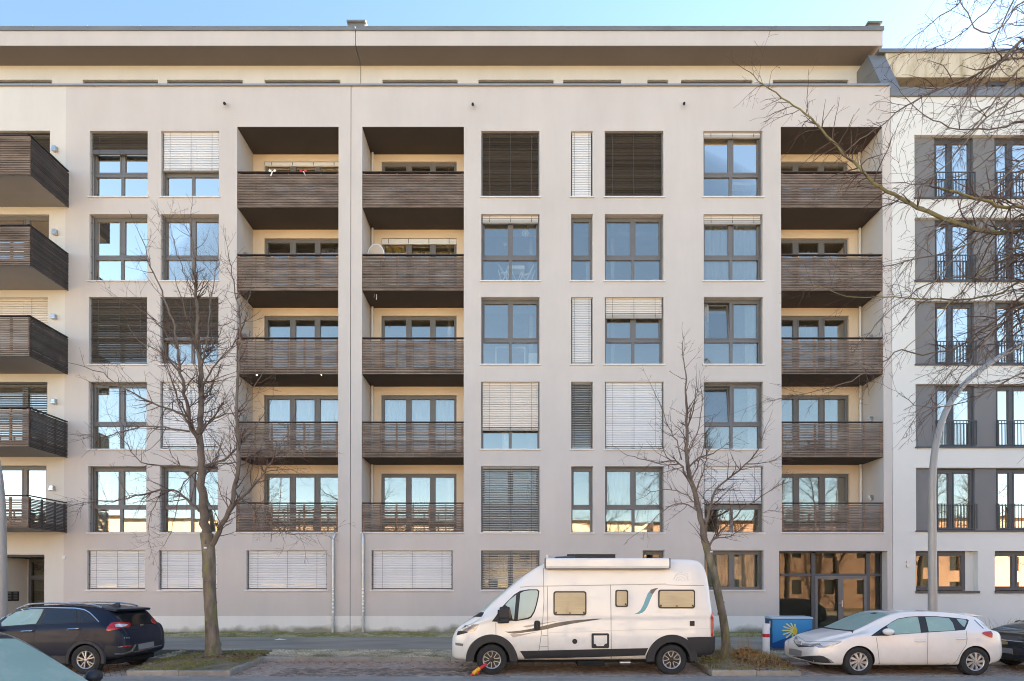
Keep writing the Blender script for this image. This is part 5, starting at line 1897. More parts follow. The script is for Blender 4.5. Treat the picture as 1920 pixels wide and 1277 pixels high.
def rrect(x0, y0, x1, y1, r, n=5):
    out = []
    for cx, cy, a0 in ((x1 - r, y0 + r, -90), (x1 - r, y1 - r, 0), (x0 + r, y1 - r, 90), (x0 + r, y0 + r, 180)):
        for k in range(n + 1):
            a = math.radians(a0 + 90 * k / n)
            out.append((cx + r * math.cos(a), cy + r * math.sin(a)))
    return out

def zz(origin, z, pts):
    """coordinates read off an enlarged crop -> photo pixels"""
    return [(origin[0] + x / z, origin[1] + y / z) for x, y in pts]

def patch(bvh, poly, name, mat, parent, ray=camray, off=0.004, res=2.5, skirt=0.014, smooth=True):
    poly = [Vector((p[0], p[1])) for p in poly]
    pts = []
    n = len(poly)
    for i in range(n):
        a, b = poly[i], poly[(i + 1) % n]
        k = max(1, int((b - a).length / res))
        for j in range(k): pts.append(a + (b - a) * (j / k))
    nb = len(pts)
    x0 = min(p.x for p in pts); x1 = max(p.x for p in pts); y0 = min(p.y for p in pts); y1 = max(p.y for p in pts)
    pl_ = [(p.x, p.y) for p in pts]
    y = y0 + res * 0.5
    while y < y1:
        x = x0 + res * 0.5
        while x < x1:
            if inside(pl_, x, y):
                if min((p - Vector((x, y))).length_squared for p in pts) > (0.45 * res) ** 2:
                    pts.append(Vector((x, y)))
            x += res
        y += res
    edges = [(i, (i + 1) % nb) for i in range(nb)]
    vs, es, fs, *_ = delaunay_2d_cdt(pts, edges, [], 1, 1e-5)
    hits = []
    ds = []
    for v in vs:
        o, d = ray((v.x, v.y))
        h = bvh.ray_cast(o, d)
        if h[0] is not None:
            nrm = h[1] if h[1].dot(d) < 0 else -h[1]
            hits.append((h[0], nrm)); ds.append((h[0] - o).length)
        else: hits.append(None)
    md = sorted(ds)[len(ds) // 2] if ds else 10
    out = []
    for v, h in zip(vs, hits):
        o, d = ray((v.x, v.y))
        if h is None:
            q = bvh.find_nearest(o + d * md)
            loc, nrm = q[0], (q[1] if q[1].dot(d) < 0 else -q[1])
        else: loc, nrm = h
        out.append(loc + nrm * off)
    mb = MB()
    mb.add(out, [tuple(f) for f in fs])
    # thickness: a skirt back into the panel
    cnt = {}
    for f in fs:
        for i in range(len(f)):
            e = (f[i], f[(i + 1) % len(f)])
            cnt[tuple(sorted(e))] = cnt.get(tuple(sorted(e)), 0) + 1
    base = len(mb.v)
    bidx = {}
    for (a, b), c in cnt.items():
        if c == 1:
            for q in (a, b):
                if q not in bidx:
                    o, d = ray((vs[q].x, vs[q].y))
                    bidx[q] = len(mb.v)
                    mb.v.append(tuple(out[q] + d * skirt))
            mb.f.append((a, b, bidx[b], bidx[a]))
    return mb.build(name, mat, parent, smooth=smooth)

def line(bvh, pts, w, name, mat, parent, ray=camray, off=0.003):
    poly = []
    P_ = [Vector(p) for p in pts]
    l, r = [], []
    for i, p in enumerate(P_):
        d = (P_[min(i + 1, len(P_) - 1)] - P_[max(i - 1, 0)]).normalized()
        nrm = Vector((-d.y, d.x)) * w / 2
        l.append(p + nrm); r.append(p - nrm)
    return patch(bvh, l + r[::-1], name, mat, parent, ray, off, 2.5, 0.006)

def wheel(parent, x, y, z, R, rr, width, side, spokes=5, style='double', dark=True, rot=0.0):
    """tyre with rim, spokes and hub as sub-parts; side=-1 shows its face to -Y"""
    mb = MB()
    hw = width / 2
    mb.lathe([(rr, -hw * 0.82), (rr + 0.02, -hw * 0.95), (R - 0.05, -hw), (R - 0.012, -hw * 0.86), (R, -hw * 0.6), (R, hw * 0.6), (R - 0.012, hw * 0.86), (R - 0.05, hw), (rr + 0.02, hw * 0.95), (rr, hw * 0.82)],
             (x, y, z), 'Y', 40, True)
    t = mb.build('wheel', M['tyre'], parent, smooth=True)
    yf = y + side * hw * 0.80
    b = MB()
    b.lathe([(0.0, 0.0), (rr * 0.98, 0.0), (rr * 0.98, side * -0.06)], (x, yf - side * 0.045, z), 'Y', 32)
    b.build('rim_well', M['rim_dk'], t)
    s = MB()
    s.lathe([(rr * 0.90, 0.0), (rr * 0.985, side * 0.012), (rr * 1.02, 0.0), (rr * 1.02, -side * 0.03), (rr * 0.90, -side * 0.03)], (x, yf, z), 'Y', 40, True)
    def bar(a, r0, r1, w0, w1, y0=0.0, skew=0.0):
        ca, sa = math.cos(a), math.sin(a)
        c2, s2 = math.cos(a + skew), math.sin(a + skew)
        def pt(r, w, c, sn, yy): return (x + r * c - w * sn, yy, z + r * sn + w * c)
        f = [pt(r0, -w0, ca, sa, yf + side * (0.004 + y0)), pt(r1, -w1, c2, s2, yf + side * 0.004), pt(r1, w1, c2, s2, yf + side * 0.004), pt(r0, w0, ca, sa, yf + side * (0.004 + y0))]
        k = [(p[0], p[1] - side * 0.035, p[2]) for p in f]
        s.add(f + k, ((0, 1, 2, 3), (4, 7, 6, 5), (0, 4, 5, 1), (1, 5, 6, 2), (2, 6, 7, 3), (3, 7, 4, 0)))
    for i in range(spokes):
        a = rot + 2 * math.pi * i / spokes + math.pi / 2
        if style == 'double':
            for q in (-1, 1):
                bar(a + q * 0.15, rr * 0.28, rr * 0.95, rr * 0.030, rr * 0.036, 0.0, q * 0.22)
            for q in (-1, 1):
                bar(a + q * 0.30, rr * 0.80, rr * 0.86, rr * 0.07, rr * 0.07, 0.0, 0)
        elif style == 'turbine':
            bar(a, rr * 0.2, rr * 0.95, rr * 0.085, rr * 0.155, 0.01, 0.30)
        else:
            for q in (-1, 1):
                bar(a + q * 0.10, rr * 0.22, rr * 0.94, rr * 0.05, rr * 0.065, 0.006, q * 0.12)
    s.build('rim', M['alloy'], t)
    h = MB()
    h.lathe([(0.0, side * 0.02), (rr * 0.16, side * 0.016), (rr * 0.2, 0.0), (rr * 0.2, -side * 0.03)], (x, yf, z), 'Y', 16)
    h.build('hub_cap', M['alloy'] if style != 'double' else M['rim_dk'], t)
    return t

def arch(parent, x, z, r0, r1, a0, a1, y, side, th, mat):
    mb = MB()
    n = 28
    for i in range(n):
        t0, t1 = math.radians(a0 + (a1 - a0) * i / n), math.radians(a0 + (a1 - a0) * (i + 1) / n)
        q = []
        for yy in (y, y + side * th):
            for (r, t) in ((r0, t0), (r1, t0), (r1, t1), (r0, t1)):
                rr = r - (0.02 if (yy != y and r == r1) else 0)
                q.append((x + rr * math.cos(t), yy, z + rr * math.sin(t)))
        mb.add(q, ((0, 1, 2, 3), (4, 7, 6, 5), (0, 4, 5, 1), (1, 5, 6, 2), (2, 6, 7, 3), (3, 7, 4, 0)))
    return mb.build('wheel_arch_trim', mat, parent)

def lin(a, b, n): return [a + (b - a) * i / n for i in range(n + 1)]

# ================================================================ camper van
def camper():
    Yn, Yc = -8.19, -7.165
    sc = FPX / (Yn - CAM.y)
    X0 = -1.343
    fx, rx = (922 - CXP) / sc, (1260 - CXP) / sc
    wz = 0.335
    v = thing('camper_van', ((fx + rx) / 2, Yc, 0), 'white high-roof camper van with turquoise swoosh parked at the kerb', 'camper van')
    c = dict(
        stations=[0, .03, .08, .15, .25, .38, .5, .6, .75, 1.0, 1.25, 1.5, 1.75, 2.0, 2.2, 2.5, 3.0, 3.5, 4.0, 4.5, 5.0, 5.4, 5.6, 5.72, 5.82, 5.90, 5.96, 5.99],
        top=[(0, .74), (.03, .86), (.08, .96), (.15, 1.04), (.25, 1.12), (.38, 1.20), (.5, 1.27), (.6, 1.34), (.75, 1.47), (1.0, 1.69), (1.25, 1.905), (1.5, 2.115), (1.75, 2.31), (2.0, 2.46), (2.2, 2.57), (2.5, 2.62), (3, 2.63), (5.4, 2.63), (5.6, 2.615), (5.72, 2.56), (5.82, 2.40), (5.90, 2.02), (5.96, 1.5), (5.99, 1.15)],
        bot=[(0, .36), (.1, .29), (.4, .27), (1, .29), (5.4, .31), (5.8, .40), (5.99, .45)],
        wid=[(0, .60), (.03, .70), (.08, .79), (.15, .86), (.25, .92), (.38, .965), (.6, 1.0), (1.0, 1.02), (5.6, 1.025), (5.82, 1.01), (5.9, .99), (5.99, .93)],
        belt=[(0, .9), (.6, 1.18), (1.0, 1.30), (6, 1.32)], roofw=[(0, .72), (.5, .80), (1.0, .83), (2.0, .87), (2.5, .885), (5.6, .885), (6, .86)],
        rr=[(0, .1), (1, .14), (2.4, .12), (6, .12)], beltw=0.992)
    body, bvh = make_body(c, X0, Yc, M['van_paint'], [(fx, wz), (rx, wz)], 0.405, v, depth=0.34)
    z1, z2 = ((840, 1030), 5.17), ((1090, 1030), 5.17)
    Z1 = lambda p: zz(*z1, p)
    Z2 = lambda p: zz(*z2, p)
    pt = lambda *a, **k: patch(bvh, *a, **k)
    # windscreen: seen along the axis of the van
    fr = lambda p: (Vector((X0 - 3, Yc + p[0], p[1])), Vector((1, 0, 0)))
    ws = [(-.80, 1.40), (-.4, 1.36), (0, 1.35), (.4, 1.36), (.80, 1.40), (.74, 2.0), (.68, 2.20), (0, 2.24), (-.68, 2.20), (-.74, 2.0)]
    pt(ws, 'windscreen', M['frost_lt'], v, ray=fr, res=0.07, off=0.004)
    pt([(-.84, 1.29), (0, 1.24), (.84, 1.29), (.80, 1.395), (.4, 1.355), (0, 1.345), (-.4, 1.355), (-.80, 1.395)], 'scuttle', M['clad'], v, ray=fr, res=0.05, off=0.006)
    pt([(-.5, .62), (.5, .62), (.56, .74), (-.56, .74)], 'grille', M['clad'], v, ray=fr, res=0.06)
    # cab side window in its black surround
    pt(Z1([(425, 700), (470, 640), (510, 572), (560, 520), (640, 440), (700, 402), (780, 388), (868, 388), (886, 405), (878, 470), (862, 540), (842, 606), (810, 660), (780, 676), (660, 697), (610, 692), (520, 706)]), 'window_surround', M['clad'], v, off=0.003)
    pt(Z1([(702, 425), (742, 405), (800, 398), (860, 398), (874, 410), (866, 470), (850, 540), (830, 600), (800, 648), (772, 662), (676, 682)]), 'side_window', M['frost_lt'], v, off=0.010)
    pt(Z1([(662, 440), (600, 490), (556, 540), (604, 575), (618, 640), (628, 680), (640, 678)]), 'quarter_window', M['frost_lt'], v, off=0.010)
    # living area windows: rubber frame, beige blind behind the pane
    for (a, b, c_, d, r) in ((1037.5, 1108.5, 1099.5, 1154, 5), (1153.4, 1106, 1177.6, 1138.5, 4), (1233.7, 1105.5, 1303, 1141, 5)):
        w_ = pt(rrect(a, b, c_, d, r), 'window', M['rubber'], v, off=0.016, skirt=0.03)
        pt(rrect(a + 2.6, b + 2.8, c_ - 2.6, d - 2.8, r * 0.7), 'pane', M['beige_bl'], w_, off=0.020)
        for hx in ((a + 5, c_ - 5) if c_ - a > 30 else (c_ - 5,)):
            pt([(hx - 1.6, d - 7), (hx + 1.6, d - 7), (hx + 1.6, d - 3.5), (hx - 1.6, d - 3.5)], 'window_catch', M['rubber'], w_, off=0.026, res=1.5)
        mx_ = (a + c_) / 2
        if c_ - a > 30: pt([(mx_ - 2.5, d - 5.4), (mx_ + 2.5, d - 5.4), (mx_ + 1.5, d - 3.5), (mx_ - 1.5, d - 3.5)], 'window_catch', M['rubber'], w_, off=0.026, res=1.5)
    # headlamp
    pt(Z1([(95, 812), (132, 765), (165, 737), (230, 727), (302, 727), (288, 755), (256, 795), (195, 810), (110, 816)]), 'headlight', M['lamp'], v)
    pt(Z1([(84, 836), (96, 795), (120, 790), (190, 797), (190, 808), (150, 820)]), 'fog_lamp_surround', M['clad'], v, off=0.007)
    pt(Z1([(70, 905), (150, 915), (145, 940), (75, 930)]), 'bumper_slot', M['seam'], v)
    # wing mirror on its arm
    mc = P3(840 + 550 / 5.17, 1030 + 632 / 5.17, Yn - 0.12)
    mm = MB()
    mm.add([], [])
    for (dx, dz, hx, hz, hy) in ((0, 0.04, 0.115, 0.13, 0.10), (0.0, -0.13, 0.10, 0.06, 0.09)):
        mm.box(mc.x - hx, mc.x + hx, mc.y - hy, mc.y + hy, mc.z + dz - hz, mc.z + dz + hz)
    mi = mm.build('wing_mirror', M['clad'], v, bevel=0.03)
    ar = MB()
    ar.box(mc.x - 0.16, mc.x + 0.0, mc.y + 0.05, Yn + 0.06, mc.z - 0.20, mc.z - 0.10)
    ar.box(mc.x - 0.16, mc.x + 0.0, mc.y + 0.05, Yn + 0.06, mc.z + 0.03, mc.z + 0.10)
    ar.build('mirror_arm', M['clad'], mi)
    mg = MB(); mg.box(mc.x + 0.116, mc.x + 0.119, mc.y - 0.08, mc.y + 0.08, mc.z - 0.07, mc.z + 0.15); mg.build('mirror_glass', M['chrome'], mi)
    # trims
    side = Yn + 0.0
    for (x, nm) in ((fx, 'f'), (rx, 'r')):
        arch(v, x, wz, 0.40, 0.585, -4 if nm == 'f' else -2, 184, side + 0.045, -1, 0.055, M['clad'])
    pt([(975, 1220.5), (1100, 1217.5), (1215, 1215), (1209, 1228.5), (1100, 1232), (984, 1234.5)], 'side_trim', M['clad'], v, off=0.014, skirt=0.03)
    pt([(1287, 1195), (1310, 1194), (1345, 1194), (1346, 1210), (1343, 1231), (1318, 1233), (1296, 1235), (1296, 1222), (1292, 1207)], 'rear_bumper', M['clad'], v, off=0.025, skirt=0.05)
    bk = lambda p: (Vector((X0 + 9, Yc + p[0], p[1])), Vector((-1, 0, 0)))
    pt([(-.95, .46), (.95, .46), (.95, .86), (-.95, .86)], 'rear_bumper', M['clad'], v, ray=bk, res=0.08, off=0.03, skirt=0.05)
    pt([(-.75, 1.35), (.75, 1.35), (.7, 2.0), (-.7, 2.0)], 'rear_window', M['tint'], v, ray=bk, res=0.08)
    tl = pt(Z2([(1250, 660), (1256, 635), (1272, 610), (1297, 591), (1299, 846), (1254, 846)]), 'tail_light', M['red_l'], v, off=0.012, res=2)
    pt(Z2([(1276, 672), (1299, 668), (1299, 776), (1286, 772), (1277, 755)]), 'reversing_lamp', M['lamp_w'], tl, off=0.018, res=1.6)
    # graphics
    pt(Z2([(512, 629), (545, 612), (572, 592), (600, 540), (622, 480), (645, 425), (672, 392), (705, 380), (748, 374), (718, 398), (694, 432), (668, 490), (645, 545), (620, 590), (595, 612), (560, 626)]), 'swoosh', M['teal'], v, off=0.002)
    pt(Z2([(672, 392), (705, 380), (748, 374), (718, 398), (694, 432), (668, 425)]), 'swoosh', M['decal_gr'], v, off=0.0045)
    pt(Z1([(548, 798), (620, 796), (700, 788), (800, 772), (900, 748), (1050, 712), (1200, 690), (1350, 679), (1450, 672), (1498, 674), (1350, 697), (1200, 722), (1050, 752), (950, 776), (850, 792), (700, 812), (640, 818), (590, 812)]), 'stripe', M['decal_gr'], v, off=0.002)
    pt(Z1([(600, 822), (700, 822), (820, 806), (870, 800), (760, 826), (630, 855)]), 'stripe', M['decal_bg'], v, off=0.002)
    pt(Z1([(720, 745), (850, 725), (1000, 700), (1160, 683), (1050, 698), (900, 730), (760, 758)]), 'stripe', M['decal_bg'], v, off=0.002)
    # emblem: three nested petals pressed into the panel
    for k, (cx, cy, rad, w_) in enumerate(((965, 300, 60, 9), (962, 305, 38, 8), (958, 310, 18, 8))):
        arcp = [(cx + rad * 1.15 * math.cos(math.radians(a)), cy - rad * math.sin(math.radians(a))) for a in range(-10, 181, 19)]
        line(bvh, Z2(arcp), w_ / 5.17, 'emblem', M['sill'], v)
    line(bvh, Z2([(905, 262), (925, 235), (955, 225), (985, 226)]), 1.3, 'emblem', M['sill'], v)
    line(bvh, Z2([(1000, 240), (1025, 232), (1035, 262), (1020, 292)]), 1.3, 'emblem', M['sill'], v)
    # panel joints
    for L in (Z1([(463, 712), (465, 800), (466, 872)]), Z1([(926, 180), (928, 360), (930, 500), (918, 700), (905, 820), (885, 960), (862, 1064)]), Z1([(962, 360), (966, 560), (968, 800), (972, 1085)]),
              Z2([(283, 340), (287, 600), (291, 1075)])):
        line(bvh, L, 0.9, 'panel_gap', M['seam'], v)
    line(bvh, Z1([(915, 836), (965, 836)]), 0.8, 'panel_gap', M['seam'], v)
    line(bvh, Z1([(895, 944), (968, 944)]), 0.8, 'panel_gap', M['seam'], v)
    line(bvh, Z1([(700, 368), (800, 358), (1000, 356), (1300, 351)]) + Z2([(280, 346), (600, 340), (820, 337)]), 1.5, 'roof_seam', M['dirtline'], v)
    line(bvh, Z2([(820, 345), (1000, 350), (1190, 350)]), 0.8, 'roof_seam', M['seam'], v)
    line(bvh, Z1([(960, 805), (1340, 800)]) + Z2([(280, 788), (700, 776), (1240, 770)]), 1.2, 'body_crease', M['sill'], v)
    # handle, flap, filler, vent
    pt(rrect(840 + 834 / 5.17, 1030 + 690 / 5.17, 840 + 894 / 5.17, 1030 + 786 / 5.17, 4.5), 'door_handle', M['clad'], v, off=0.02, res=2)
    hd = MB(); hp = P3(840 + 866 / 5.17, 1030 + 735 / 5.17, Yn - 0.03); hd.box(hp.x - 0.025, hp.x + 0.025, Yn - 0.055, Yn - 0.02, hp.z - 0.1, hp.z + 0.1); hd.build('door_grip', M['black'], v, bevel=0.012)
    fc = (840 + 1228 / 5.17, 1030 + 892 / 5.17)
    pt([(fc[0] + 4.8 * math.cos(a), fc[1] + 4.8 * math.sin(a)) for a in lin(0, 2 * math.pi, 18)[:-1]], 'filler_cap', M['clad'], v, off=0.012, res=2)
    fl = pt(rrect(1090 + 98 / 5.17, 1030 + 814 / 5.17, 1090 + 268 / 5.17, 1030 + 957 / 5.17, 2.5), 'service_flap', M['clad'], v, off=0.012, res=2.5)
    pt(Z2([(120, 836), (248, 834), (248, 910), (225, 918), (215, 936), (150, 938), (140, 920), (120, 915)]), 'flap_door', M['van_paint'], fl, off=0.018, res=2.5)
    pt(rrect(1090 + 1050 / 5.17, 1030 + 694 / 5.17, 1090 + 1097 / 5.17, 1030 + 743 / 5.17, 1), 'power_inlet', M['clad'], v, off=0.012, res=1.6)
    # awning cassette along the roof edge, roof hatch
    a0, a1 = (1022.5 - CXP) / sc, (1255 - CXP) / sc
    zt_, zb_ = PZ(1046.5, Yn), PZ(1066, Yn)
    aw = MB()
    aw.prism([(Yn - 0.03, zb_ + 0.0), (Yn - 0.05, zb_ + 0.05), (Yn - 0.045, zt_ - 0.03), (Yn + 0.0, zt_), (Yn + 0.14, zt_ - 0.005), (Yn + 0.14, zb_)], 0, a0, a1)
    awn = aw.build('awning', M['van_paint'], v, bevel=0.006)
    sd_ = MB(); sd_.box(a0, a1, Yn - 0.02, Yn + 0.03, zb_ - 0.018, zb_ - 0.002); sd_.build('awning_gap', M['seam_dk'], awn)
    for x in (a0, a1):
        e = MB(); e.box(x - 0.012, x + 0.012, Yn - 0.052, Yn + 0.12, zb_ + 0.004, zt_ - 0.004); e.build('awning_end', M['seam'], awn)
    rh = MB()
    h0, h1 = P3(1024, 1050, Yc).x, P3(1076, 1050, Yc).x
    rh.add([(h0, Yc - .35, 2.56), (h1, Yc - .35, 2.56), (h1, Yc + .35, 2.56), (h0, Yc + .35, 2.56), (h0 + .22, Yc - .3, 2.70), (h1 - .02, Yc - .3, 2.72), (h1 - .02, Yc + .3, 2.72), (h0 + .22, Yc + .3, 2.70)],
           ((0, 1, 5, 4), (1, 2, 6, 5), (2, 3, 7, 6), (3, 0, 4, 7), (4, 5, 6, 7)))
    rh.build('roof_hatch', M['grey_paint'], v, bevel=0.03)
    rs = MB(); r0, r1 = P3(1256, 1050, Yc).x, P3(1310, 1050, Yc).x
    # underbody
    ub = MB(); ub.box(X0 + 0.5, X0 + 5.6, Yc - 0.75, Yc + 0.75, 0.24, 0.42); ub.box(X0 + 2.9, X0 + 3.5, Yc - 0.9, Yc - 0.5, 0.18, 0.3)
    ub.build('underbody', M['well'], v)
    ex = MB(); ex.tube([(P3(1165, 1240, Yn).x, Yn + 0.2, 0.25), (P3(1185, 1240, Yn).x, Yn + 0.2, 0.25)], 0.045, 10); ex.build('waste_valve', M['steel'], v, smooth=True)
    for sgn, yy in ((-1, Yn + 0.13), (1, Yc + (Yc - Yn) - 0.13)):
        for x in (fx, rx):
            wheel(v, x, yy, wz, 0.345, 0.205, 0.225, sgn, 5, 'double', rot=0.25 if x == fx else 0.1)
    return v, fx, wz, Yn
VAN, VFX, VWZ, VYN = camper()
# wheel lock claw leaning on the van's front wheel
wl = thing('wheel_lock', (P3(897, 1256, VYN - 0.12).x, VYN - 0.12, 0.0), 'red and yellow wheel lock clamped to the front wheel of the camper van', 'wheel lock')
def wlp(px, py, dy=0.0):
    q = P3(px, py, VYN - 0.08 + dy)
    return q
m_ = MB(); m_.tube([wlp(912, 1245), wlp(899, 1254)], 0.035, 8); m_.build('claw', M['red'], wl, smooth=True)
m_ = MB(); m_.tube([wlp(889, 1262), wlp(882.5, 1267)], 0.028, 8); m_.build('foot', M['red'], wl, smooth=True)
m_ = MB(); m_.tube([wlp(900, 1252.5), wlp(887, 1263)], 0.045, 8); m_.build('lock_body', M['yellow'], wl, smooth=True)
m_ = MB(); m_.tube([wlp(897, 1258), wlp(896, 1264)], 0.03, 8); m_.build('lock_cylinder', M['red'], wl, smooth=True)

# ================================================================ white hatchback
def hatch_curves():
    return dict(
        stations=[0, .02, .06, .12, .2, .32, .5, .75, .95, 1.1, 1.3, 1.5, 1.75, 1.95, 2.15, 2.5, 2.9, 3.3, 3.6, 3.8, 3.92, 4.02, 4.12, 4.2, 4.27, 4.31, 4.33],
        top=[(0, .52), (.02, .60), (.06, .665), (.12, .715), (.2, .76), (.32, .81), (.5, .865), (.75, .925), (.95, .965), (1.1, 1.02), (1.3, 1.12), (1.5, 1.215), (1.75, 1.32), (1.95, 1.385), (2.15, 1.42), (2.5, 1.435), (2.9, 1.43), (3.3, 1.40), (3.6, 1.36), (3.8, 1.32), (3.92, 1.25), (4.02, 1.14), (4.12, 1.04), (4.2, .98), (4.27, .88), (4.31, .75), (4.33, .6)],
        bot=[(0, .26), (.2, .19), (.6, .18), (3.9, .19), (4.2, .26), (4.33, .36)],
        wid=[(0, .48), (.02, .58), (.06, .67), (.12, .735), (.2, .78), (.32, .82), (.5, .855), (.75, .875), (1.2, .88), (3.4, .88), (3.9, .86), (4.12, .82), (4.2, .79), (4.27, .74), (4.31, .68), (4.33, .6)],
        belt=[(0, .6), (.9, .90), (1.2, .93), (2.5, .955), (3.6, .98), (4.1, .98)], roofw=[(0, .72), (1.0, .74), (1.5, .72), (2.0, .71), (3.3, .70), (3.9, .70), (4.33, .8)],
        rr=[(0, .06), (1, .07), (2, .10), (4, .08)], beltw=0.96)
def hatchback():
    Yn, Yc = -8.26, -7.38
    sc = FPX / (Yn - CAM.y)
    fx, rx = (1611 - CXP) / sc, (1829.5 - CXP) / sc
    X0 = fx - 0.955
    wz = 0.305
    v = thing('parked_car', ((fx + rx) / 2, Yc, 0), 'white five-door hatchback with frosted windows parked right of the blue cabinet', 'car')
    c = hatch_curves()
    k = 4.40 / 4.33
    body, bvh = make_body(c, X0, Yc, M['white_paint'], [(fx, wz), (rx, wz)], 0.355, v, depth=0.30)
    Z4 = lambda p: zz((1420, 1120), 7.68, p)
    Z5 = lambda p: zz((1670, 1120), 7.68, p)
    pt = lambda *a, **k: patch(bvh, *a, **k)
    fr = lambda p: (Vector((X0 - 3, Yc + p[0], p[1])), Vector((1, 0, 0)))
    tp = lambda p: (Vector((X0 + p[0], Yc + p[1], 4)), Vector((0, 0, -1)))
    # windscreen seen from above
    pt([(1.02, -.60), (.98, -.3), (.96, 0), (.98, .3), (1.02, .60), (1.5, .57), (1.88, .52), (1.93, 0), (1.88, -.52), (1.5, -.57)], 'windscreen', M['frost'], v, ray=tp, res=0.08)
    pt([(.95, -.64), (.90, 0), (.95, .64), (1.01, .60), (.97, .3), (.955, 0), (.97, -.3), (1.01, -.60)], 'wiper_trough', M['clad'], v, ray=tp, res=0.05, off=0.008)
    pt([(1.80, -.14), (1.80, .02), (1.88, .02), (1.88, -.14)], 'mirror_base', M['clad'], v, ray=tp, res=0.05, off=0.008)
    bk = lambda p: (Vector((X0 + 8, Yc + p[0], p[1])), Vector((-1, 0, 0)))
    pt([(-.55, 1.02), (.55, 1.02), (.5, 1.27), (-.5, 1.27)], 'rear_window', M['tint'], v, ray=bk, res=0.06)
    # side glass in black surround
    pt(Z4([(1632, 558), (1700, 510), (1800, 440), (1900, 380)]) + Z5([(0, 362), (100, 308), (250, 280), (400, 272), (640, 272), (850, 288), (1100, 316), (1124, 330), (1110, 380), (1070, 470), (935, 482), (545, 506), (60, 538), (-30, 552)]), 'window_surround', M['clad'], v, off=0.003)
    pt(Z5([(0, 372), (100, 318), (250, 292), (388, 286), (415, 400), (432, 510), (60, 532), (30, 500), (-20, 470), (-60, 420)]), 'side_window', M['frost'], v, off=0.008)
    pt(Z5([(495, 284), (640, 284), (835, 302), (890, 370), (925, 478), (545, 496), (520, 380)]), 'side_window', M['frost'], v, off=0.008)
    pt(Z5([(942, 310), (1075, 325), (1092, 350), (1062, 425), (1040, 422), (985, 365)]), 'quarter_window', M['frost'], v, off=0.008)
    # nose
    pt(Z4([(645, 662), (760, 668), (880, 664), (1050, 654), (1216, 640), (1160, 676), (1050, 718), (960, 730), (880, 726), (820, 694), (760, 690), (650, 688)]), 'headlight', M['lamp'], v)
    pt(Z4([(900, 664), (1050, 656), (1190, 645), (1050, 690), (960, 705), (920, 690)]), 'headlight_lens', M['lamp_w'], v, off=0.007, res=2)
    pt(Z4([(520, 615), (560, 640), (600, 690), (700, 694), (820, 698), (830, 710), (640, 716), (590, 718), (540, 660)]), 'grille', M['clad'], v, off=0.005)
    pt(Z4([(556, 560), (575, 570), (585, 620), (640, 640), (630, 690), (596, 712), (560, 670), (530, 620)]), 'emblem', M['chrome'], v, off=0.011, res=1.8)
    pt(Z4([(472, 735), (560, 745), (655, 772), (642, 858), (560, 842), (467, 820)]), 'number_plate', M['plate'], v, off=0.022, skirt=0.03)
    pt(Z4([(500, 848), (640, 852), (760, 842), (900, 838), (960, 850), (1040, 900), (1110, 944), (980, 946), (800, 930), (640, 888)]), 'air_intake', M['clad'], v, off=0.004)
    pt(Z4([(1000, 870), (1060, 900), (1105, 940), (1060, 940)]), 'fog_lamp_trim', M['lamp'], v, off=0.008, res=1.8)
    pt(Z5([(1302, 516), (1340, 497), (1440, 490), (1463, 522), (1458, 582), (1430, 580), (1360, 550)]), 'tail_light', M['red_l'], v, off=0.012)
    line(bvh, Z5([(1204, 325), (1265, 385), (1335, 452)]), 1.4, 'hatch_gap', M['clad'], v)
    # joints, handles
    line(bvh, Z4([(1712, 580), (1730, 700), (1742, 800), (1755, 940), (1775, 985)]), 0.9, 'panel_gap', M['seam'], v)
    line(bvh, Z5([(535, 512), (533, 700), (530, 985)]), 0.9, 'panel_gap', M['seam'], v)
    line(bvh, Z5([(1085, 480), (1100, 600), (1085, 690), (1010, 800), (960, 900), (890, 970)]), 0.8, 'panel_gap', M['seam'], v)
    line(bvh, Z4([(1775, 985), (1850, 987)]) + Z5([(100, 985), (500, 982), (860, 975)]), 0.8, 'panel_gap', M['seam'], v)
    line(bvh, Z4([(580, 560), (640, 600), (700, 640), (1050, 640), (1220, 632)]), 0.7, 'panel_gap', M['seam'], v)
    for (a, b, c2, d) in ((350, 625, 500, 645), (940, 590, 1085, 608)):
        q = P3(1670 + (a + c2) / 2 / 7.68, 1120 + (b + d) / 2 / 7.68, Yn)
        h = MB(); h.tube([(q.x - 0.11, Yn - 0.005, q.z), (q.x - 0.08, Yn - 0.03, q.z + 0.004), (q.x + 0.08, Yn - 0.03, q.z + 0.008), (q.x + 0.11, Yn - 0.005, q.z + 0.008)], [0.014, 0.018, 0.018, 0.014], 8)
        h.build('door_handle', M['white_paint'], v, smooth=True)
        pt(Z5([(a - 10, b - 22), (c2 + 10, b - 22), (c2, d + 4), (a, d + 4)]), 'handle_shade', M['sill'], v, off=0.002)  # grey patch: the shade behind the handle put into the colour
    pt([(-0.0 + 1670 + 1265 / 7.68 + dx * 4.5, 1120 + 620 / 7.68 + dy * 4) for dx, dy in ((-1, -1), (1, -1), (1, 1), (-1, 1))], 'filler_flap', M['sill'], v, off=0.0015)
    mq = P3(1665, 1184.5, Yn - 0.09)
    mm = MB(); mm.ball((mq.x + 0.01, mq.y, mq.z), 0.115, 0.11, 0.075, 16, 10); mi = mm.build('wing_mirror', M['white_paint'], v, smooth=True)
    ms = MB(); ms.box(mq.x - 0.05, mq.x + 0.09, mq.y - 0.02, Yn + 0.09, mq.z - 0.075, mq.z - 0.05); ms.build('mirror_arm', M['clad'], mi)
    m2 = MB(); m2.ball((mq.x, Yc + (Yc - mq.y), mq.z), 0.115, 0.11, 0.075, 16, 10); m2.build('wing_mirror', M['white_paint'], v, smooth=True)
    sp = MB()
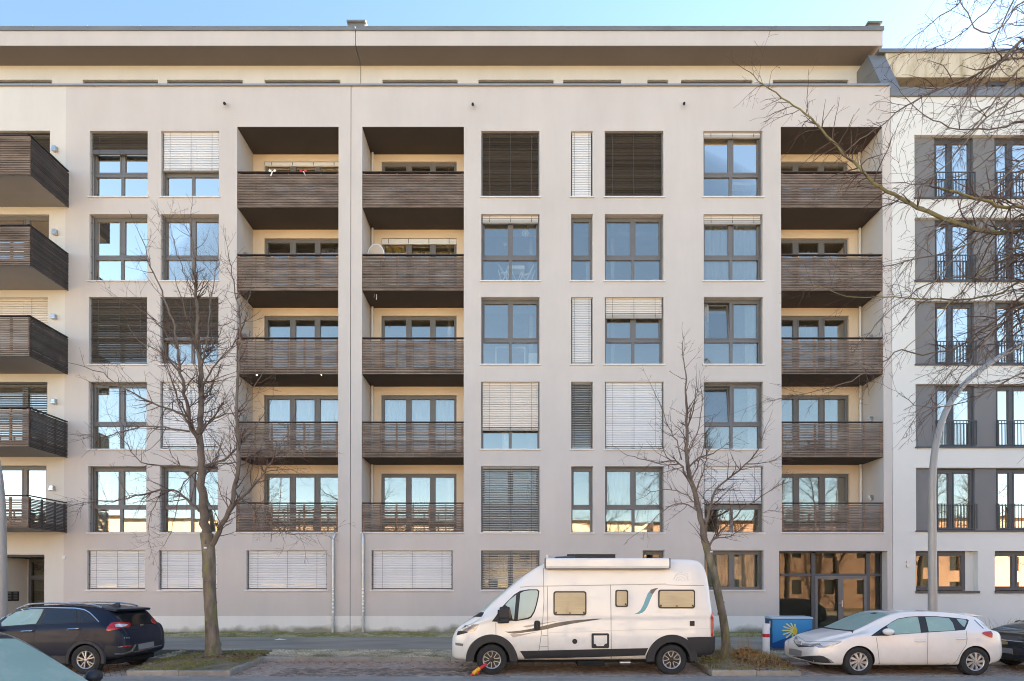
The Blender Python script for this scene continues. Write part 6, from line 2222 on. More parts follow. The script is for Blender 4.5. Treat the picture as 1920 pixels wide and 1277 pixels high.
    sp.add([(X0 + 3.55, Yc - .58, 1.375), (X0 + 3.55, Yc + .58, 1.375), (X0 + 3.98, Yc + .55, 1.315), (X0 + 3.98, Yc - .55, 1.315), (X0 + 3.55, Yc - .58, 1.33), (X0 + 3.55, Yc + .58, 1.33), (X0 + 3.98, Yc + .55, 1.285), (X0 + 3.98, Yc - .55, 1.285)],
           ((0, 1, 2, 3), (4, 7, 6, 5), (0, 3, 7, 4), (1, 5, 6, 2), (2, 6, 7, 3), (0, 4, 5, 1)))
    sp.build('roof_spoiler', M['white_paint'], v, bevel=0.012)
    ub = MB(); ub.box(X0 + 0.4, X0 + 4.0, Yc - 0.62, Yc + 0.62, 0.16, 0.3); ub.build('underbody', M['well'], v)
    for sgn, yy in ((-1, Yn + 0.11), (1, 2 * Yc - Yn - 0.11)):
        for x in (fx, rx):
            wheel(v, x, yy, wz, 0.322, 0.205, 0.205, sgn, 9, 'turbine', rot=0.1 if x == fx else 0.3)
    return v
HATCH = hatchback()

# ================================================================ dark crossover
def crossover():
    Yn, Yc = -8.11, -7.21
    sc = FPX / (Yn - CAM.y)
    rx = (160 - CXP) / sc
    fx = rx - 2.70
    X0 = fx - 0.86
    wz = 0.325
    v = thing('parked_car', ((fx + rx) / 2, Yc, 0), 'dark blue crossover with roof rails parked at the left, seen from its rear corner', 'car')
    L = 4.37
    c = dict(
        stations=[0, .03, .08, .15, .25, .4, .65, .9, 1.1, 1.35, 1.6, 1.85, 2.05, 2.3, 2.7, 3.1, 3.4, 3.65, 3.82, 3.94, 4.02, 4.1, 4.18, 4.25, 4.31, 4.35, 4.37],
        top=[(0, .6), (.03, .74), (.08, .82), (.15, .88), (.25, .93), (.4, .97), (.65, 1.02), (.9, 1.06), (1.1, 1.11), (1.35, 1.25), (1.6, 1.38), (1.85, 1.48), (2.05, 1.53), (2.3, 1.56), (2.7, 1.57), (3.1, 1.56), (3.4, 1.54), (3.65, 1.51), (3.82, 1.48), (3.94, 1.42), (4.02, 1.33), (4.1, 1.22), (4.18, 1.11), (4.25, 1.02), (4.31, .92), (4.35, .76), (4.37, .6)],
        bot=[(0, .32), (.2, .24), (.6, .21), (3.8, .24), (4.1, .30), (4.37, .40)],
        wid=[(0, .52), (.03, .64), (.08, .73), (.15, .79), (.25, .83), (.4, .865), (.65, .89), (.9, .90), (3.6, .90), (3.94, .885), (4.1, .86), (4.18, .835), (4.25, .80), (4.31, .75), (4.35, .69), (4.37, .62)],
        belt=[(0, .75), (1.0, 1.0), (1.4, 1.02), (3.0, 1.06), (3.8, 1.10), (4.2, 1.06)], roofw=[(0, .72), (1.0, .76), (1.6, .73), (2.1, .73), (3.4, .73), (3.94, .74), (4.37, .85)],
        rr=[(0, .06), (1, .07), (2, .1), (3.9, .1), (4.37, .08)], beltw=0.955)
    body, bvh = make_body(c, X0, Yc, M['navy_paint'], [(fx, wz), (rx, wz)], 0.375, v, depth=0.30)
    Z3 = lambda p: zz((0, 1110), 6.0, p)
    pt = lambda *a, **k: patch(bvh, *a, **k)
    tp = lambda p: (Vector((X0 + p[0], Yc + p[1], 4)), Vector((0, 0, -1)))
    bk = lambda p: (Vector((X0 + 8, Yc + p[0], p[1])), Vector((-1, 0, 0)))
    pt([(1.12, -.62), (1.06, 0), (1.12, .62), (1.85, .55), (1.95, 0), (1.85, -.55)], 'windscreen', M['frost'], v, ray=tp, res=0.09)
    # side glass
    pt(Z3([(-60, 372), (0, 322), (90, 262), (190, 212), (350, 185), (550, 180), (850, 186), (950, 202), (1010, 235), (1060, 285), (1112, 342), (900, 348), (450, 366), (0, 398)]), 'window_surround', M['clad'], v, off=0.003)
    pt(Z3([(20, 345), (95, 280), (185, 226), (350, 196), (495, 192), (460, 270), (408, 358), (20, 388)]), 'side_window', M['frost'], v, off=0.008)
    pt(Z3([(525, 194), (700, 192), (862, 200), (866, 342), (640, 350), (462, 356), (500, 270)]), 'side_window', M['tint'], v, off=0.008)
    pt(Z3([(900, 212), (955, 222), (1010, 262), (1080, 334), (915, 340)]), 'quarter_window', M['tint'], v, off=0.008)
    line(bvh, Z3([(-60, 365), (0, 318), (90, 255), (190, 205), (350, 182), (550, 176), (850, 183), (950, 199), (1010, 232), (1065, 285), (1115, 338)]), 1.7, 'chrome_strip', M['chrome'], v, off=0.010)
    # rear end
    pt([(-.62, 1.06), (.62, 1.06), (.66, 1.12), (.55, 1.40), (-.55, 1.40), (-.66, 1.12)], 'rear_window', M['tint'], v, ray=bk, res=0.06)
    s = MB()
    s.add([(X0 + 3.72, Yc - .60, 1.49), (X0 + 3.72, Yc + .60, 1.49), (X0 + 4.06, Yc + .60, 1.455), (X0 + 4.06, Yc - .60, 1.455), (X0 + 3.72, Yc - .60, 1.44), (X0 + 3.72, Yc + .60, 1.44), (X0 + 4.04, Yc + .60, 1.40), (X0 + 4.04, Yc - .60, 1.40)],
          ((0, 1, 2, 3), (4, 7, 6, 5), (0, 3, 7, 4), (1, 5, 6, 2), (2, 6, 7, 3), (0, 4, 5, 1)))
    s.build('roof_spoiler', M['navy_paint'], v, bevel=0.015)
    t1 = pt(Z3([(1196, 432), (1212, 392), (1250, 348), (1330, 341), (1450, 346), (1472, 362), (1452, 398), (1350, 414), (1225, 440)]), 'tail_light', M['red_l'], v, off=0.012)
    pt(Z3([(1286, 372), (1330, 362), (1400, 364), (1440, 372), (1400, 392), (1300, 402)]), 'reversing_lamp', M['lamp_w'], t1, off=0.018, res=2)
    pt(Z3([(1690, 306), (1740, 296), (1757, 330), (1748, 364), (1706, 348)]), 'tail_light', M['red_l'], v, off=0.012, res=2)
    pt(Z3([(1190, 600), (1300, 610), (1500, 590), (1545, 580), (1730, 545), (1800, 540), (1800, 590), (1700, 640), (1500, 690), (1380, 720), (1260, 730), (1150, 725)]), 'bumper_cladding', M['clad'], v, off=0.006)
    pt(Z3([(1548, 588), (1722, 556), (1728, 612), (1552, 652)]), 'number_plate', M['plate'], v, off=0.016)
    pt(Z3([(1290, 690), (1380, 684), (1462, 662), (1512, 592), (1530, 592), (1485, 672), (1392, 698), (1295, 702)]), 'chrome_trim', M['chrome'], v, off=0.018, res=2)
    pt(Z3([(1490, 672), (1640, 636), (1800, 596), (1815, 588), (1812, 600), (1650, 648), (1500, 682)]), 'chrome_trim', M['chrome'], v, off=0.018, res=2)
    pt(Z3([(1388, 604), (1470, 596), (1466, 612), (1390, 618)]), 'reflector', M['red_l'], v, off=0.016, res=1.6)
    pt(Z3([(1326, 614), (1384, 608), (1384, 618), (1330, 626)]), 'chrome_trim', M['chrome'], v, off=0.016, res=1.6)
    pt(Z3([(1573, 366), (1610, 360), (1611, 376), (1575, 382)]), 'emblem', M['chrome'], v, off=0.01, res=1.3)
    for a in (1396, 1414, 1430, 1446):
        pt(Z3([(a, 512), (a + 9, 511), (a + 9, 522), (a, 523)]), 'badge', M['chrome'], v, off=0.006, res=1.0)
    line(bvh, Z3([(1380, 430), (1560, 420), (1700, 380)]), 0.8, 'hatch_crease', M['seam_dk'], v)
    for (a, y_) in ((300, 442), (822, 418)):
        q = P3(a / 6, 1110 + y_ / 6, Yn)
        h = MB(); h.tube([(q.x - 0.12, Yn - 0.0, q.z - 0.004), (q.x - 0.09, Yn - 0.032, q.z), (q.x + 0.09, Yn - 0.032, q.z + 0.01), (q.x + 0.12, Yn - 0.0, q.z + 0.01)], [0.013, 0.017, 0.017, 0.013], 8)
        h.build('door_handle', M['chrome'], v, smooth=True)
    line(bvh, Z3([(908, 350), (912, 430), (890, 500), (830, 560), (770, 640)]), 0.8, 'panel_gap', M['seam_dk'], v)
    line(bvh, Z3([(410, 372), (385, 450), (380, 600), (385, 720)]), 0.8, 'panel_gap', M['seam_dk'], v)
    arch(v, rx, wz, 0.37, 0.455, -12, 192, Yn + 0.03, -1, 0.04, M['clad'])
    arch(v, fx, wz, 0.37, 0.455, -12, 192, Yn + 0.03, -1, 0.04, M['clad'])
    sk = MB(); sk.box(fx + 0.44, rx - 0.44, Yn - 0.002, Yn + 0.05, 0.24, 0.42); sk.build('sill_cladding', M['clad'], v, bevel=0.015)
    for sg in (-1, 1):
        yy = Yc + sg * 0.60
        rl = MB(); rl.tube([(X0 + 1.75, yy, 1.46), (X0 + 2.0, yy * 1.0, 1.575), (X0 + 2.5, yy, 1.60), (X0 + 3.2, yy, 1.59), (X0 + 3.55, yy, 1.55), (X0 + 3.72, yy, 1.50)], 0.02, 8)
        rl.build('roof_rail', M['chrome'], v, smooth=True)
    an = MB(); an.add([(X0 + 3.45, Yc - .03, 1.525), (X0 + 3.70, Yc - .03, 1.50), (X0 + 3.70, Yc + .03, 1.50), (X0 + 3.45, Yc + .03, 1.525), (X0 + 3.64, Yc, 1.60), (X0 + 3.70, Yc, 1.60)], ((0, 1, 5, 4), (1, 2, 5), (2, 3, 4, 5), (3, 0, 4)))
    an.build('antenna', M['clad'], v)
    mb = MB(); mb.ball((X0 + 1.5, Yn - 0.1, 1.05), 0.12, 0.11, 0.08, 12, 8); mb.build('wing_mirror', M['navy_paint'], v, smooth=True)
    ub = MB(); ub.box(X0 + 0.4, X0 + 4.1, Yc - 0.65, Yc + 0.65, 0.2, 0.36); ub.build('underbody', M['well'], v)
    for sgn, yy in ((-1, Yn + 0.11), (1, 2 * Yc - Yn - 0.11)):
        for x in (fx, rx):
            wheel(v, x, yy, wz, 0.335, 0.205, 0.215, sgn, 5, 'pair', rot=0.2)
    return v
SUV = crossover()

# ================================================================ black car at the right edge (nose only in frame)
def nose_car():
    Yn, Yc = -8.2, -7.32
    X0 = P3(1880, 1215, Yc).x
    v = thing('parked_car', (X0 + 2.2, Yc, 0), 'black car with gold emblem on its grille, cut off by the right edge', 'car')
    c = hatch_curves()
    c = dict(c, top=[(a, b + (0.16 if a < 1.2 else 0.04)) for a, b in c['top']], bot=[(a, b + 0.02) for a, b in c['bot']], wid=[(a, min(0.89, b + (0.12 if a < 0.3 else 0.01))) for a, b in c['wid']],
             belt=[(a, b + 0.08) for a, b in c['belt']])
    fx, rx = X0 + 0.92, X0 + 3.55
    body, bvh = make_body(c, X0, Yc, M['black_paint'], [(fx, 0.32), (rx, 0.32)], 0.365, v, depth=0.3)
    Z5 = lambda p: zz((1670, 1120), 7.68, p)
    pt = lambda *a, **k: patch(bvh, *a, **k)
    fr = lambda p: (Vector((X0 - 3, Yc + p[0], p[1])), Vector((1, 0, 0)))
    tp = lambda p: (Vector((X0 + p[0], Yc + p[1], 4)), Vector((0, 0, -1)))
    pt([(-.56, .56), (.56, .56), (.58, .70), (-.58, .70)], 'grille', M['clad'], v, ray=fr, res=0.05, off=0.006)
    pt([(-.57, .695), (.57, .695), (.57, .712), (-.57, .712)], 'chrome_strip', M['chrome'], v, ray=fr, res=0.05, off=0.008)
    pt([(-.14, .615), (-.05, .60), (.05, .60), (.14, .615), (.14, .665), (.05, .68), (-.05, .68), (-.14, .665)], 'emblem', M['gold'], v, ray=fr, res=0.03, off=0.014)
    pt([(-.26, .40), (.26, .40), (.26, .52), (-.26, .52)], 'number_plate', M['plate'], v, ray=fr, res=0.05, off=0.016)
    pt([(-.55, .28), (.55, .28), (.58, .37), (-.58, .37)], 'air_intake', M['clad'], v, ray=fr, res=0.05, off=0.005)
    for s in (-1, 1):
        pt([(s * .60, .60), (s * .78, .62), (s * .80, .74), (s * .60, .72)], 'headlight', M['lamp'], v, ray=fr, res=0.04, off=0.006)
        mb = MB(); mb.ball((X0 + 1.35, Yc + s * 1.0, 1.05), 0.11, 0.11, 0.075, 12, 8); mb.build('wing_mirror', M['black_paint'], v, smooth=True)
    pt([(1.05, -.60), (1.0, 0), (1.05, .60), (1.85, .52), (1.93, 0), (1.85, -.52)], 'windscreen', M['tint'], v, ray=tp, res=0.09)
    sd = lambda p: (Vector((X0 + p[0], Yc - 3, p[1])), Vector((0, 1, 0)))
    pt([(1.35, 1.08), (1.75, 1.30), (2.2, 1.40), (3.2, 1.38), (3.6, 1.30), (3.6, 1.08)], 'side_window', M['tint'], v, ray=sd, res=0.1, off=0.006)
    for sgn, yy in ((-1, Yn + 0.11), (1, 2 * Yc - Yn - 0.11)):
        for x in (fx, rx): wheel(v, x, yy, 0.32, 0.325, 0.205, 0.205, sgn, 5, 'pair')
    ub = MB(); ub.box(X0 + 0.4, X0 + 4.0, Yc - 0.62, Yc + 0.62, 0.18, 0.32); ub.build('underbody', M['well'], v)
    return v
nose_car()

# ================================================================ car in the foreground, bottom left corner (only its cabin is in frame)
def near_car():
    # camera looks across its bonnet corner at the windscreen; the far A-pillar draws the slanting line
    Yfar = -14.72
    W_ = 0.88
    Yc = Yfar - W_
    X0 = -2.98                            # nose, pointing right
    v = thing('parked_car', (X0 - 2.2, Yc, 0), 'dark grey car with pale frosted windscreen in the bottom left corner', 'car')
    c = dict(hatch_curves())
    c['top'] = [(0, .50), (.02, .58), (.06, .64), (.12, .69), (.2, .73), (.32, .77), (.5, .82), (.75, .86), (.95, .89), (1.1, .96), (1.3, 1.10), (1.5, 1.24), (1.75, 1.40), (1.95, 1.505), (2.15, 1.55)] + [(a, b + .12) for a, b in c['top'][15:]]
    fx, rx = X0 - 0.95, X0 - 3.55
    body, bvh = make_body(c, X0, Yc, M['grey_paint'], [(fx, 0.32), (rx, 0.32)], 0.36, v, flip=True, depth=0.3)
    pt = lambda *a, **k: patch(bvh, *a, **k)
    tp = lambda p: (Vector((X0 - p[0], Yc + p[1], 4)), Vector((0, 0, -1)))
    sd = lambda p: (Vector((X0 - p[0], Yc - 3, p[1])), Vector((0, 1, 0)))
    pt([(1.00, -.66), (.96, 0), (1.00, .66), (1.5, .615), (1.93, .57), (1.97, 0), (1.93, -.57), (1.5, -.615)], 'windscreen_frame', M['black'], v, ray=tp, res=0.08, off=0.003)
    pt([(1.03, -.595), (.99, 0), (1.03, .595), (1.5, .552), (1.84, .505), (1.88, 0), (1.84, -.505), (1.5, -.552)], 'windscreen', M['frost'], v, ray=tp, res=0.08, off=0.007)
    pt([(1.35, .96), (1.75, 1.22), (2.1, 1.34), (3.2, 1.31), (3.6, 1.24), (3.6, 1.0)], 'side_window', M['frost'], v, ray=sd, res=0.1, off=0.006)
    for s in (-1, 1):
        mb = MB(); mb.ball((X0 - 1.44, Yc + s * 0.99, 0.99), 0.07, 0.11, 0.075, 12, 8); mb.build('wing_mirror', M['black'], v, smooth=True)
    for sgn, yy in ((-1, Yc - W_ + 0.11), (1, Yc + W_ - 0.11)):
        for x in (fx, rx): wheel(v, x, yy, 0.32, 0.325, 0.205, 0.205, sgn, 5, 'pair')
    ub = MB(); ub.box(X0 - 4.0, X0 - 0.4, Yc - 0.62, Yc + 0.62, 0.18, 0.32); ub.build('underbody', M['well'], v)
    return v
near_car()
# ------------------------------------------------------------------ street furniture
M['pole'] = pmat('grey_lamp_post', (0.36, 0.34, 0.31), rough=0.45, metal=0.2, var=0.1, vscale=3, stretch=(1, 1, 0.4))
def lamp_post(label, spec, Y, r0, r1, group, base_y):
    q = P3(spec[0][0], spec[0][1], Y)
    zb = walk_z(Y)
    t = thing('street_lamp', (q.x, Y, zb), label, 'street lamp', group)
    pts = [Vector((q.x, Y, zb))] + [P3(x, y, Y) for x, y in spec]
    path = smooth_path(pts, 0.2, 0)
    m_ = MB()
    m_.tube(path, taper(len(path), r0, r1, 1.0), 16)
    m_.build('post', M['pole'], t, smooth=True)
    m_ = MB()
    m_.lathe([(r0 * 1.25, 0), (r0 * 1.25, 0.5), (r0 * 1.02, 0.62)], (q.x, Y, zb), n=18)
    m_.build('post_base', M['pole'], t, smooth=True)
    e, d = path[-1], (path[-1] - path[-2]).normalized()
    m_ = MB()
    sg = 1 if d.x > 0 else -1
    m_.add([(e.x - sg * .1, Y - .09, e.z - .04), (e.x + sg * .75, Y - .16, e.z + .06), (e.x + sg * .75, Y + .16, e.z + .06), (e.x - sg * .1, Y + .09, e.z - .04),
            (e.x - sg * .1, Y - .07, e.z + .06), (e.x + sg * .72, Y - .12, e.z + .16), (e.x + sg * .72, Y + .12, e.z + .16), (e.x - sg * .1, Y + .07, e.z + .06)],
           ((0, 1, 2, 3), (4, 7, 6, 5), (0, 4, 5, 1), (1, 5, 6, 2), (2, 6, 7, 3), (3, 7, 4, 0)))
    m_.build('lamp_head', M['pole'], t, bevel=0.02)
    return t
YL = -5.2
lamp_post('grey street lamp with bent mast rising behind the white hatchback', [(1748.5, 1100), (1748, 960), (1748.5, 900), (1753, 845), (1766, 790), (1788, 745), (1822, 707), (1870, 672), (1925, 640), (1990, 606)], YL, 0.12, 0.056, 'bent grey street lamps', 1150)
lamp_post('grey street lamp cut by the left edge, its mast bending out of view', [(1.5, 1100), (1.5, 1000), (0, 940), (-6, 880), (-18, 830), (-40, 780), (-80, 730), (-150, 680)], YL, 0.155, 0.08, 'bent grey street lamps', 1150)

# blue cabinet with sun emblem
M['blue'] = pmat('bright_blue_paint', (0.048, 0.27, 0.55), rough=0.35, var=0.06, vscale=1.5, coat=0.3)
M['blue_dk'] = pmat('deep_blue_paint', (0.012, 0.075, 0.24), rough=0.35, var=0.06, vscale=1.5, coat=0.3)
M['blue_side'] = pmat('navy_side_paint', (0.02, 0.06, 0.14), rough=0.4, var=0.06)
M['sun_y'] = pmat('sun_yellow_film', (0.80, 0.56, 0.03), rough=0.4, var=0.03)
M['ray_y'] = pmat('pale_yellow_film', (0.74, 0.72, 0.26), rough=0.4, var=0.03)
Yk = -4.75
xk0, xk1 = P3(1447.5, 1190, Yk).x, P3(1523, 1190, Yk).x
zk0, zk1 = walk_z(Yk), PZ(1157, Yk)
kb = thing('utility_cabinet', ((xk0 + xk1) / 2, Yk + 0.2, zk0), 'blue utility cabinet with yellow sun emblem beside the bollard', 'utility cabinet')
m_ = MB(); m_.box(xk0, xk1, Yk, Yk + 0.42, zk0 + 0.1, zk1 - 0.05); m_.build('housing', M['blue_side'], kb)
m_ = MB(); m_.box(xk0 + 0.03, xk1 - 0.03, Yk + 0.02, Yk + 0.4, zk0 - 0.05, zk0 + 0.1); m_.build('plinth', M['grey_r'], kb)
m_ = MB(); m_.add([(xk0 - .02, Yk - .025, zk1 - .05), (xk1 + .02, Yk - .025, zk1 - .05), (xk1 + .02, Yk + .44, zk1 - .05), (xk0 - .02, Yk + .44, zk1 - .05), (xk0, Yk - .01, zk1), (xk1, Yk - .01, zk1), (xk1, Yk + .42, zk1 + .02), (xk0, Yk + .42, zk1 + .02)],
                  ((0, 1, 5, 4), (1, 2, 6, 5), (2, 3, 7, 6), (3, 0, 4, 7), (4, 5, 6, 7), (3, 2, 1, 0)))
m_.build('roof', pmat('pale_blue_lid', (0.42, 0.52, 0.58), rough=0.4, var=0.05), kb)
xmid = P3(1485, 1190, Yk).x
kd = lambda px, py: (P3(px, py, Yk - 0.03).x, PZ(py, Yk - 0.03))
zlow = PZ(1215.5, Yk)
for (a, b) in ((xk0 + 0.008, xmid - 0.004), (xmid + 0.004, xk1 - 0.008)):
    m_ = MB(); m_.box(a, b, Yk - 0.02, Yk - 0.001, zlow + 0.008, zk1 - 0.07); m_.build('door', M['blue'], kb, bevel=0.004)
m_ = MB(); m_.box(xk0 + 0.008, xk1 - 0.008, Yk - 0.02, Yk - 0.001, zk0 + 0.11, zlow - 0.004); m_.build('lower_panel', M['blue_dk'], kb, bevel=0.004)
# deep blue hill printed over the lower half of the doors
m_ = MB()
hill = [(1448.2, 1206.5), (1465, 1199.5), (1482, 1193.5), (1500, 1187), (1522.4, 1179), (1522.4, 1214.6), (1448.2, 1214.6)]
m_.prism([kd(*p) for p in hill], 1, Yk - 0.0225, Yk - 0.0205)
m_.build('printed_hill', M['blue_dk'], kb)
sc_, sz_ = kd(1491, 1183)
em = MB()
N = 20
em.prism([(sc_ + 0.083 * (0.82 + 0.16 * (k % 2)) * math.cos(2 * math.pi * k / N) * 0.82, sz_ + 0.125 * (0.9 + 0.1 * (k % 2)) * math.sin(2 * math.pi * k / N)) for k in range(N)], 1, Yk - 0.030, Yk - 0.0255)
eo = em.build('sun_emblem', M['sun_y'], kb)
s14 = 14.19
tips = [(607, 527), (635, 428), (712, 350), (822, 332), (935, 358), (625, 635), (705, 715), (858, 690)]
for (tx_, ty_) in tips:
    tp_ = kd(1425 + tx_ / s14, 1145 + ty_ / s14)
    ac = kd(1425 + 930 / s14, 1145 + 525 / s14)
    d = Vector((tp_[0] - ac[0], tp_[1] - ac[1])); n_ = Vector((-d.y, d.x)).normalized()
    wt, wb = 0.020, 0.011
    m_ = MB()
    m_.prism([(ac[0] + n_.x * wb, ac[1] + n_.y * wb), (tp_[0] + n_.x * wt, tp_[1] + n_.y * wt), (tp_[0] + d.x * .05, tp_[1] + d.y * .05), (tp_[0] - n_.x * wt, tp_[1] - n_.y * wt), (ac[0] - n_.x * wb, ac[1] - n_.y * wb)], 1, Yk - 0.0272, Yk - 0.0235)
    m_.build('sun_ray', M['ray_y'], eo)
tx0 = kd(1472, 1208.6)
text('beka', 0.115, (tx0[0], Yk - 0.024, tx0[1]), M['ray_y'], kb, extrude=0.001)
m_ = MB(); hx = xk0 - 0.004; m_.box(hx - 0.012, hx, Yk + 0.08, Yk + 0.12, PZ(1177, Yk), PZ(1164.5, Yk)); m_.build('sticker', M['white_pl'], kb)
# bollard
Yb = -5.45
qb = P3(1436.5, 1228, Yb)
bo = thing('bollard', (qb.x, Yb, walk_z(Yb)), 'white bollard with one red band in front of the blue cabinet', 'bollard')
zt_ = PZ(1169, Yb); zr0, zr1 = PZ(1194.5, Yb), PZ(1188, Yb)
m_ = MB(); m_.lathe([(0.093, 0), (0.093, zt_ - walk_z(Yb) - 0.03), (0.08, zt_ - walk_z(Yb) - 0.004), (0.0, zt_ - walk_z(Yb))], (qb.x, Yb, walk_z(Yb)), n=20); m_.build('post', M['white_pl'], bo, smooth=True)
m_ = MB(); m_.lathe([(0.0925, 0), (0.097, 0.003), (0.097, zr1 - zr0 - 0.003), (0.0925, zr1 - zr0)], (qb.x, Yb, zr0), n=20); m_.build('band', M['red'], bo, smooth=True)
# tall dry stalks in the bed behind the van
m_ = MB()
R5 = random.Random(8)
q = P3(1392, 1228, -6.1)
for i in range(34):
    x, y = q.x + R5.gauss(0, 0.10), -6.2 + R5.gauss(0, 0.1)
    z = pit_z(pc2, PIT2, x, y)
    hh = R5.uniform(0.25, 0.75)
    m_.tube([(x, y, z), (x + R5.gauss(0, .03), y, z + hh * .5), (x + R5.gauss(0, .09), y + R5.gauss(0, .05), z + hh)], [0.004, 0.003, 0.002], 3, cap=False)
tag(m_.build('dry_stalks', M['drygrass']), 'tuft of tall straw coloured stalks beside the leaning tree', 'plant')
m_ = MB()
q = P3(1835, 1215, -3.0)
for i in range(60):
    x, y = q.x + 0.7 + R5.gauss(0, 0.35), -3.2 + R5.gauss(0, 0.2)
    z = walk_z(y); hh = R5.uniform(0.3, 0.85)
    m_.tube([(x, y, z), (x + R5.gauss(0, .05), y, z + hh * .5), (x + R5.gauss(0, .14), y + R5.gauss(0, .05), z + hh)], [0.005, 0.004, 0.002], 3, cap=False)
tag(m_.build('dry_shrub', M['drygrass']), 'straw coloured dry shrub behind the tail of the white hatchback', 'plant')

# ------------------------------------------------------------------ things on balconies and behind windows
def bow(px, py, mat, label, flip=1):
    q = P3(px, py, -0.01)
    t = thing('ribbon', (q.x, -0.01, q.z), label, 'ribbon')
    m_ = MB()
    for s in (-1, 1):
        m_.add([(q.x, -.012, q.z), (q.x + s * .11, -.05, q.z + .06), (q.x + s * .15, -.02, q.z + .0), (q.x + s * .09, -.04, q.z - .05), (q.x + s * .06, .0, q.z + .01)], ((0, 1, 2), (0, 2, 3), (0, 1, 4), (0, 3, 4)))
    m_.build('bow', mat, t)
    m_ = MB()
    m_.add([(q.x - .02, -.015, q.z), (q.x + .02, -.015, q.z), (q.x - flip * .07 + .03, -.02, q.z - .2), (q.x - flip * .09, -.02, q.z - .19)], ((0, 1, 2, 3),))
    m_.build('tail', M['white_pl'], t)
bow(511, 321, M['white_pl'], 'white ribbon tied to the rail of the top loggia, left one')
bow(569, 321.5, M['red'], 'red ribbon tied to the rail of the top loggia, right of the white one', -1)
q = P3(705, 470, 0.75)
m_ = MB()
ring = [(0.30 * math.cos(a), 0.40 * math.sin(a)) for a in lin(0, 2 * math.pi, 28)[:-1]]
rt = thing('round_table', (q.x, 0.75, rB[4] + 0.2), 'white round table top tipped up behind the fourth storey loggia rail', 'table')
zc = PZ(478, 0.75)
m_.prism([(q.x + p[0], zc + p[1]) for p in ring], 1, 0.75, 0.78); m_.build('table_top', pmat('beige_table_top', (0.55, 0.46, 0.36), rough=0.5), rt)
m_ = MB()
for i in range(28):
    a, b = ring[i], ring[(i + 1) % 28]
    m_.add([(q.x + a[0], .745, zc + a[1]), (q.x + b[0], .745, zc + b[1]), (q.x + b[0] * 1.12, .745, zc + b[1] * 1.10), (q.x + a[0] * 1.12, .745, zc + a[1] * 1.10),
            (q.x + a[0], .79, zc + a[1]), (q.x + b[0], .79, zc + b[1]), (q.x + b[0] * 1.12, .79, zc + b[1] * 1.10), (q.x + a[0] * 1.12, .79, zc + a[1] * 1.10)],
           ((0, 1, 2, 3), (4, 7, 6, 5), (0, 4, 5, 1), (2, 6, 7, 3)))
m_.build('rim', M['white_pl'], rt)
m_ = MB(); m_.tube([(q.x, .82, zc - .3), (q.x - .1, .82, rB[4] + 0.2)], 0.02, 6); m_.build('leg', M['white_pl'], rt)
q = P3(455, 625, 0.2)
m_ = MB()
for i in range(9):
    m_.box(l1[0] + 0.005 , l1[0] + 0.02, 0.12 + i * 0.085, 0.17 + i * 0.085, rT[3] - 0.7, rT[3] + 0.42 - i * 0.045)
tag(m_.build('screen', pmat('red_brown_wicker', (0.28, 0.10, 0.055), rough=0.7, var=0.25, vscale=20)), 'red brown slatted screen on the side wall of the third storey loggia', 'screen')
M['bulb'] = bpy.data.materials.new('lit_bulb'); M['bulb'].use_nodes = True
_b = M['bulb'].node_tree.nodes['Principled BSDF']; _b.inputs['Emission Color'].default_value = (1, .86, .62, 1); _b.inputs['Emission Strength'].default_value = 1.2; _b.inputs['Base Color'].default_value = (.8, .75, .65, 1)
for (px, py, l_) in ((481.5, 702.5, 'left'), (602.5, 702, 'right')):
    q = P3(px, py, 0.1)
    t = thing('fairy_light', (q.x, 0.1, q.z), 'small lit bulb hanging under the third storey loggia rail, %s one' % l_, 'light bulb', 'bulbs under the loggia rail')
    m_ = MB(); m_.ball((q.x, 0.1, q.z), .028, .028, .032, 10, 8); m_.build('bulb', M['bulb'], t, smooth=True)
    m_ = MB(); m_.tube([(q.x, .1, q.z + .03), (q.x, .1, q.z + .1)], .008, 5); m_.build('cord', M['black'], t)
q = P3(706, 552, 0.3)
m_ = MB(); m_.tube([(q.x, .3, rB[4]), (q.x + .01, .3, rB[4] - .1), (q.x - .01, .3, rB[4] - .2)], .012, 5); m_.tube([(q.x - .08, .3, rB[4]), (q.x - .1, .3, rB[4] - .12)], .006, 4)
tag(m_.build('wind_chime', M['white_pl']), 'small white wind chime under the second loggia of the fourth storey', 'wind chime')
# white folding table and chairs behind the big window of the fourth storey
wy = 0.56
def rod(mb, pts, r=0.022): mb.tube([P3(x, y, wy) for x, y in pts], r, 6)
Z6 = lambda p: zz((890, 395), 9.12, p)
flz = zB[4] + 0.0
t = thing('folding_table', (P3(968, 520, wy).x, wy, flz), 'white folding table behind the fourth storey window left of the narrow one', 'table')
m_ = MB(); a, b = P3(890 + 560 / 9.12, 0, wy).x, P3(890 + 850 / 9.12, 0, wy).x
m_.box(a, b, wy - .2, wy + .2, PZ(395 + 1045 / 9.12, wy), PZ(395 + 985 / 9.12, wy)); m_.build('table_top', M['white_pl'], t, bevel=0.03)
m_ = MB()
for L in ([(560, 990), (530, 1060)], [(850, 990), (830, 1080)], [(640, 1050), (700, 1190)], [(800, 1050), (740, 1190)], [(560, 1050), (600, 1190)], [(830, 1060), (780, 1190)]): rod(m_, Z6(L))
m_.build('leg', M['white_pl'], t)
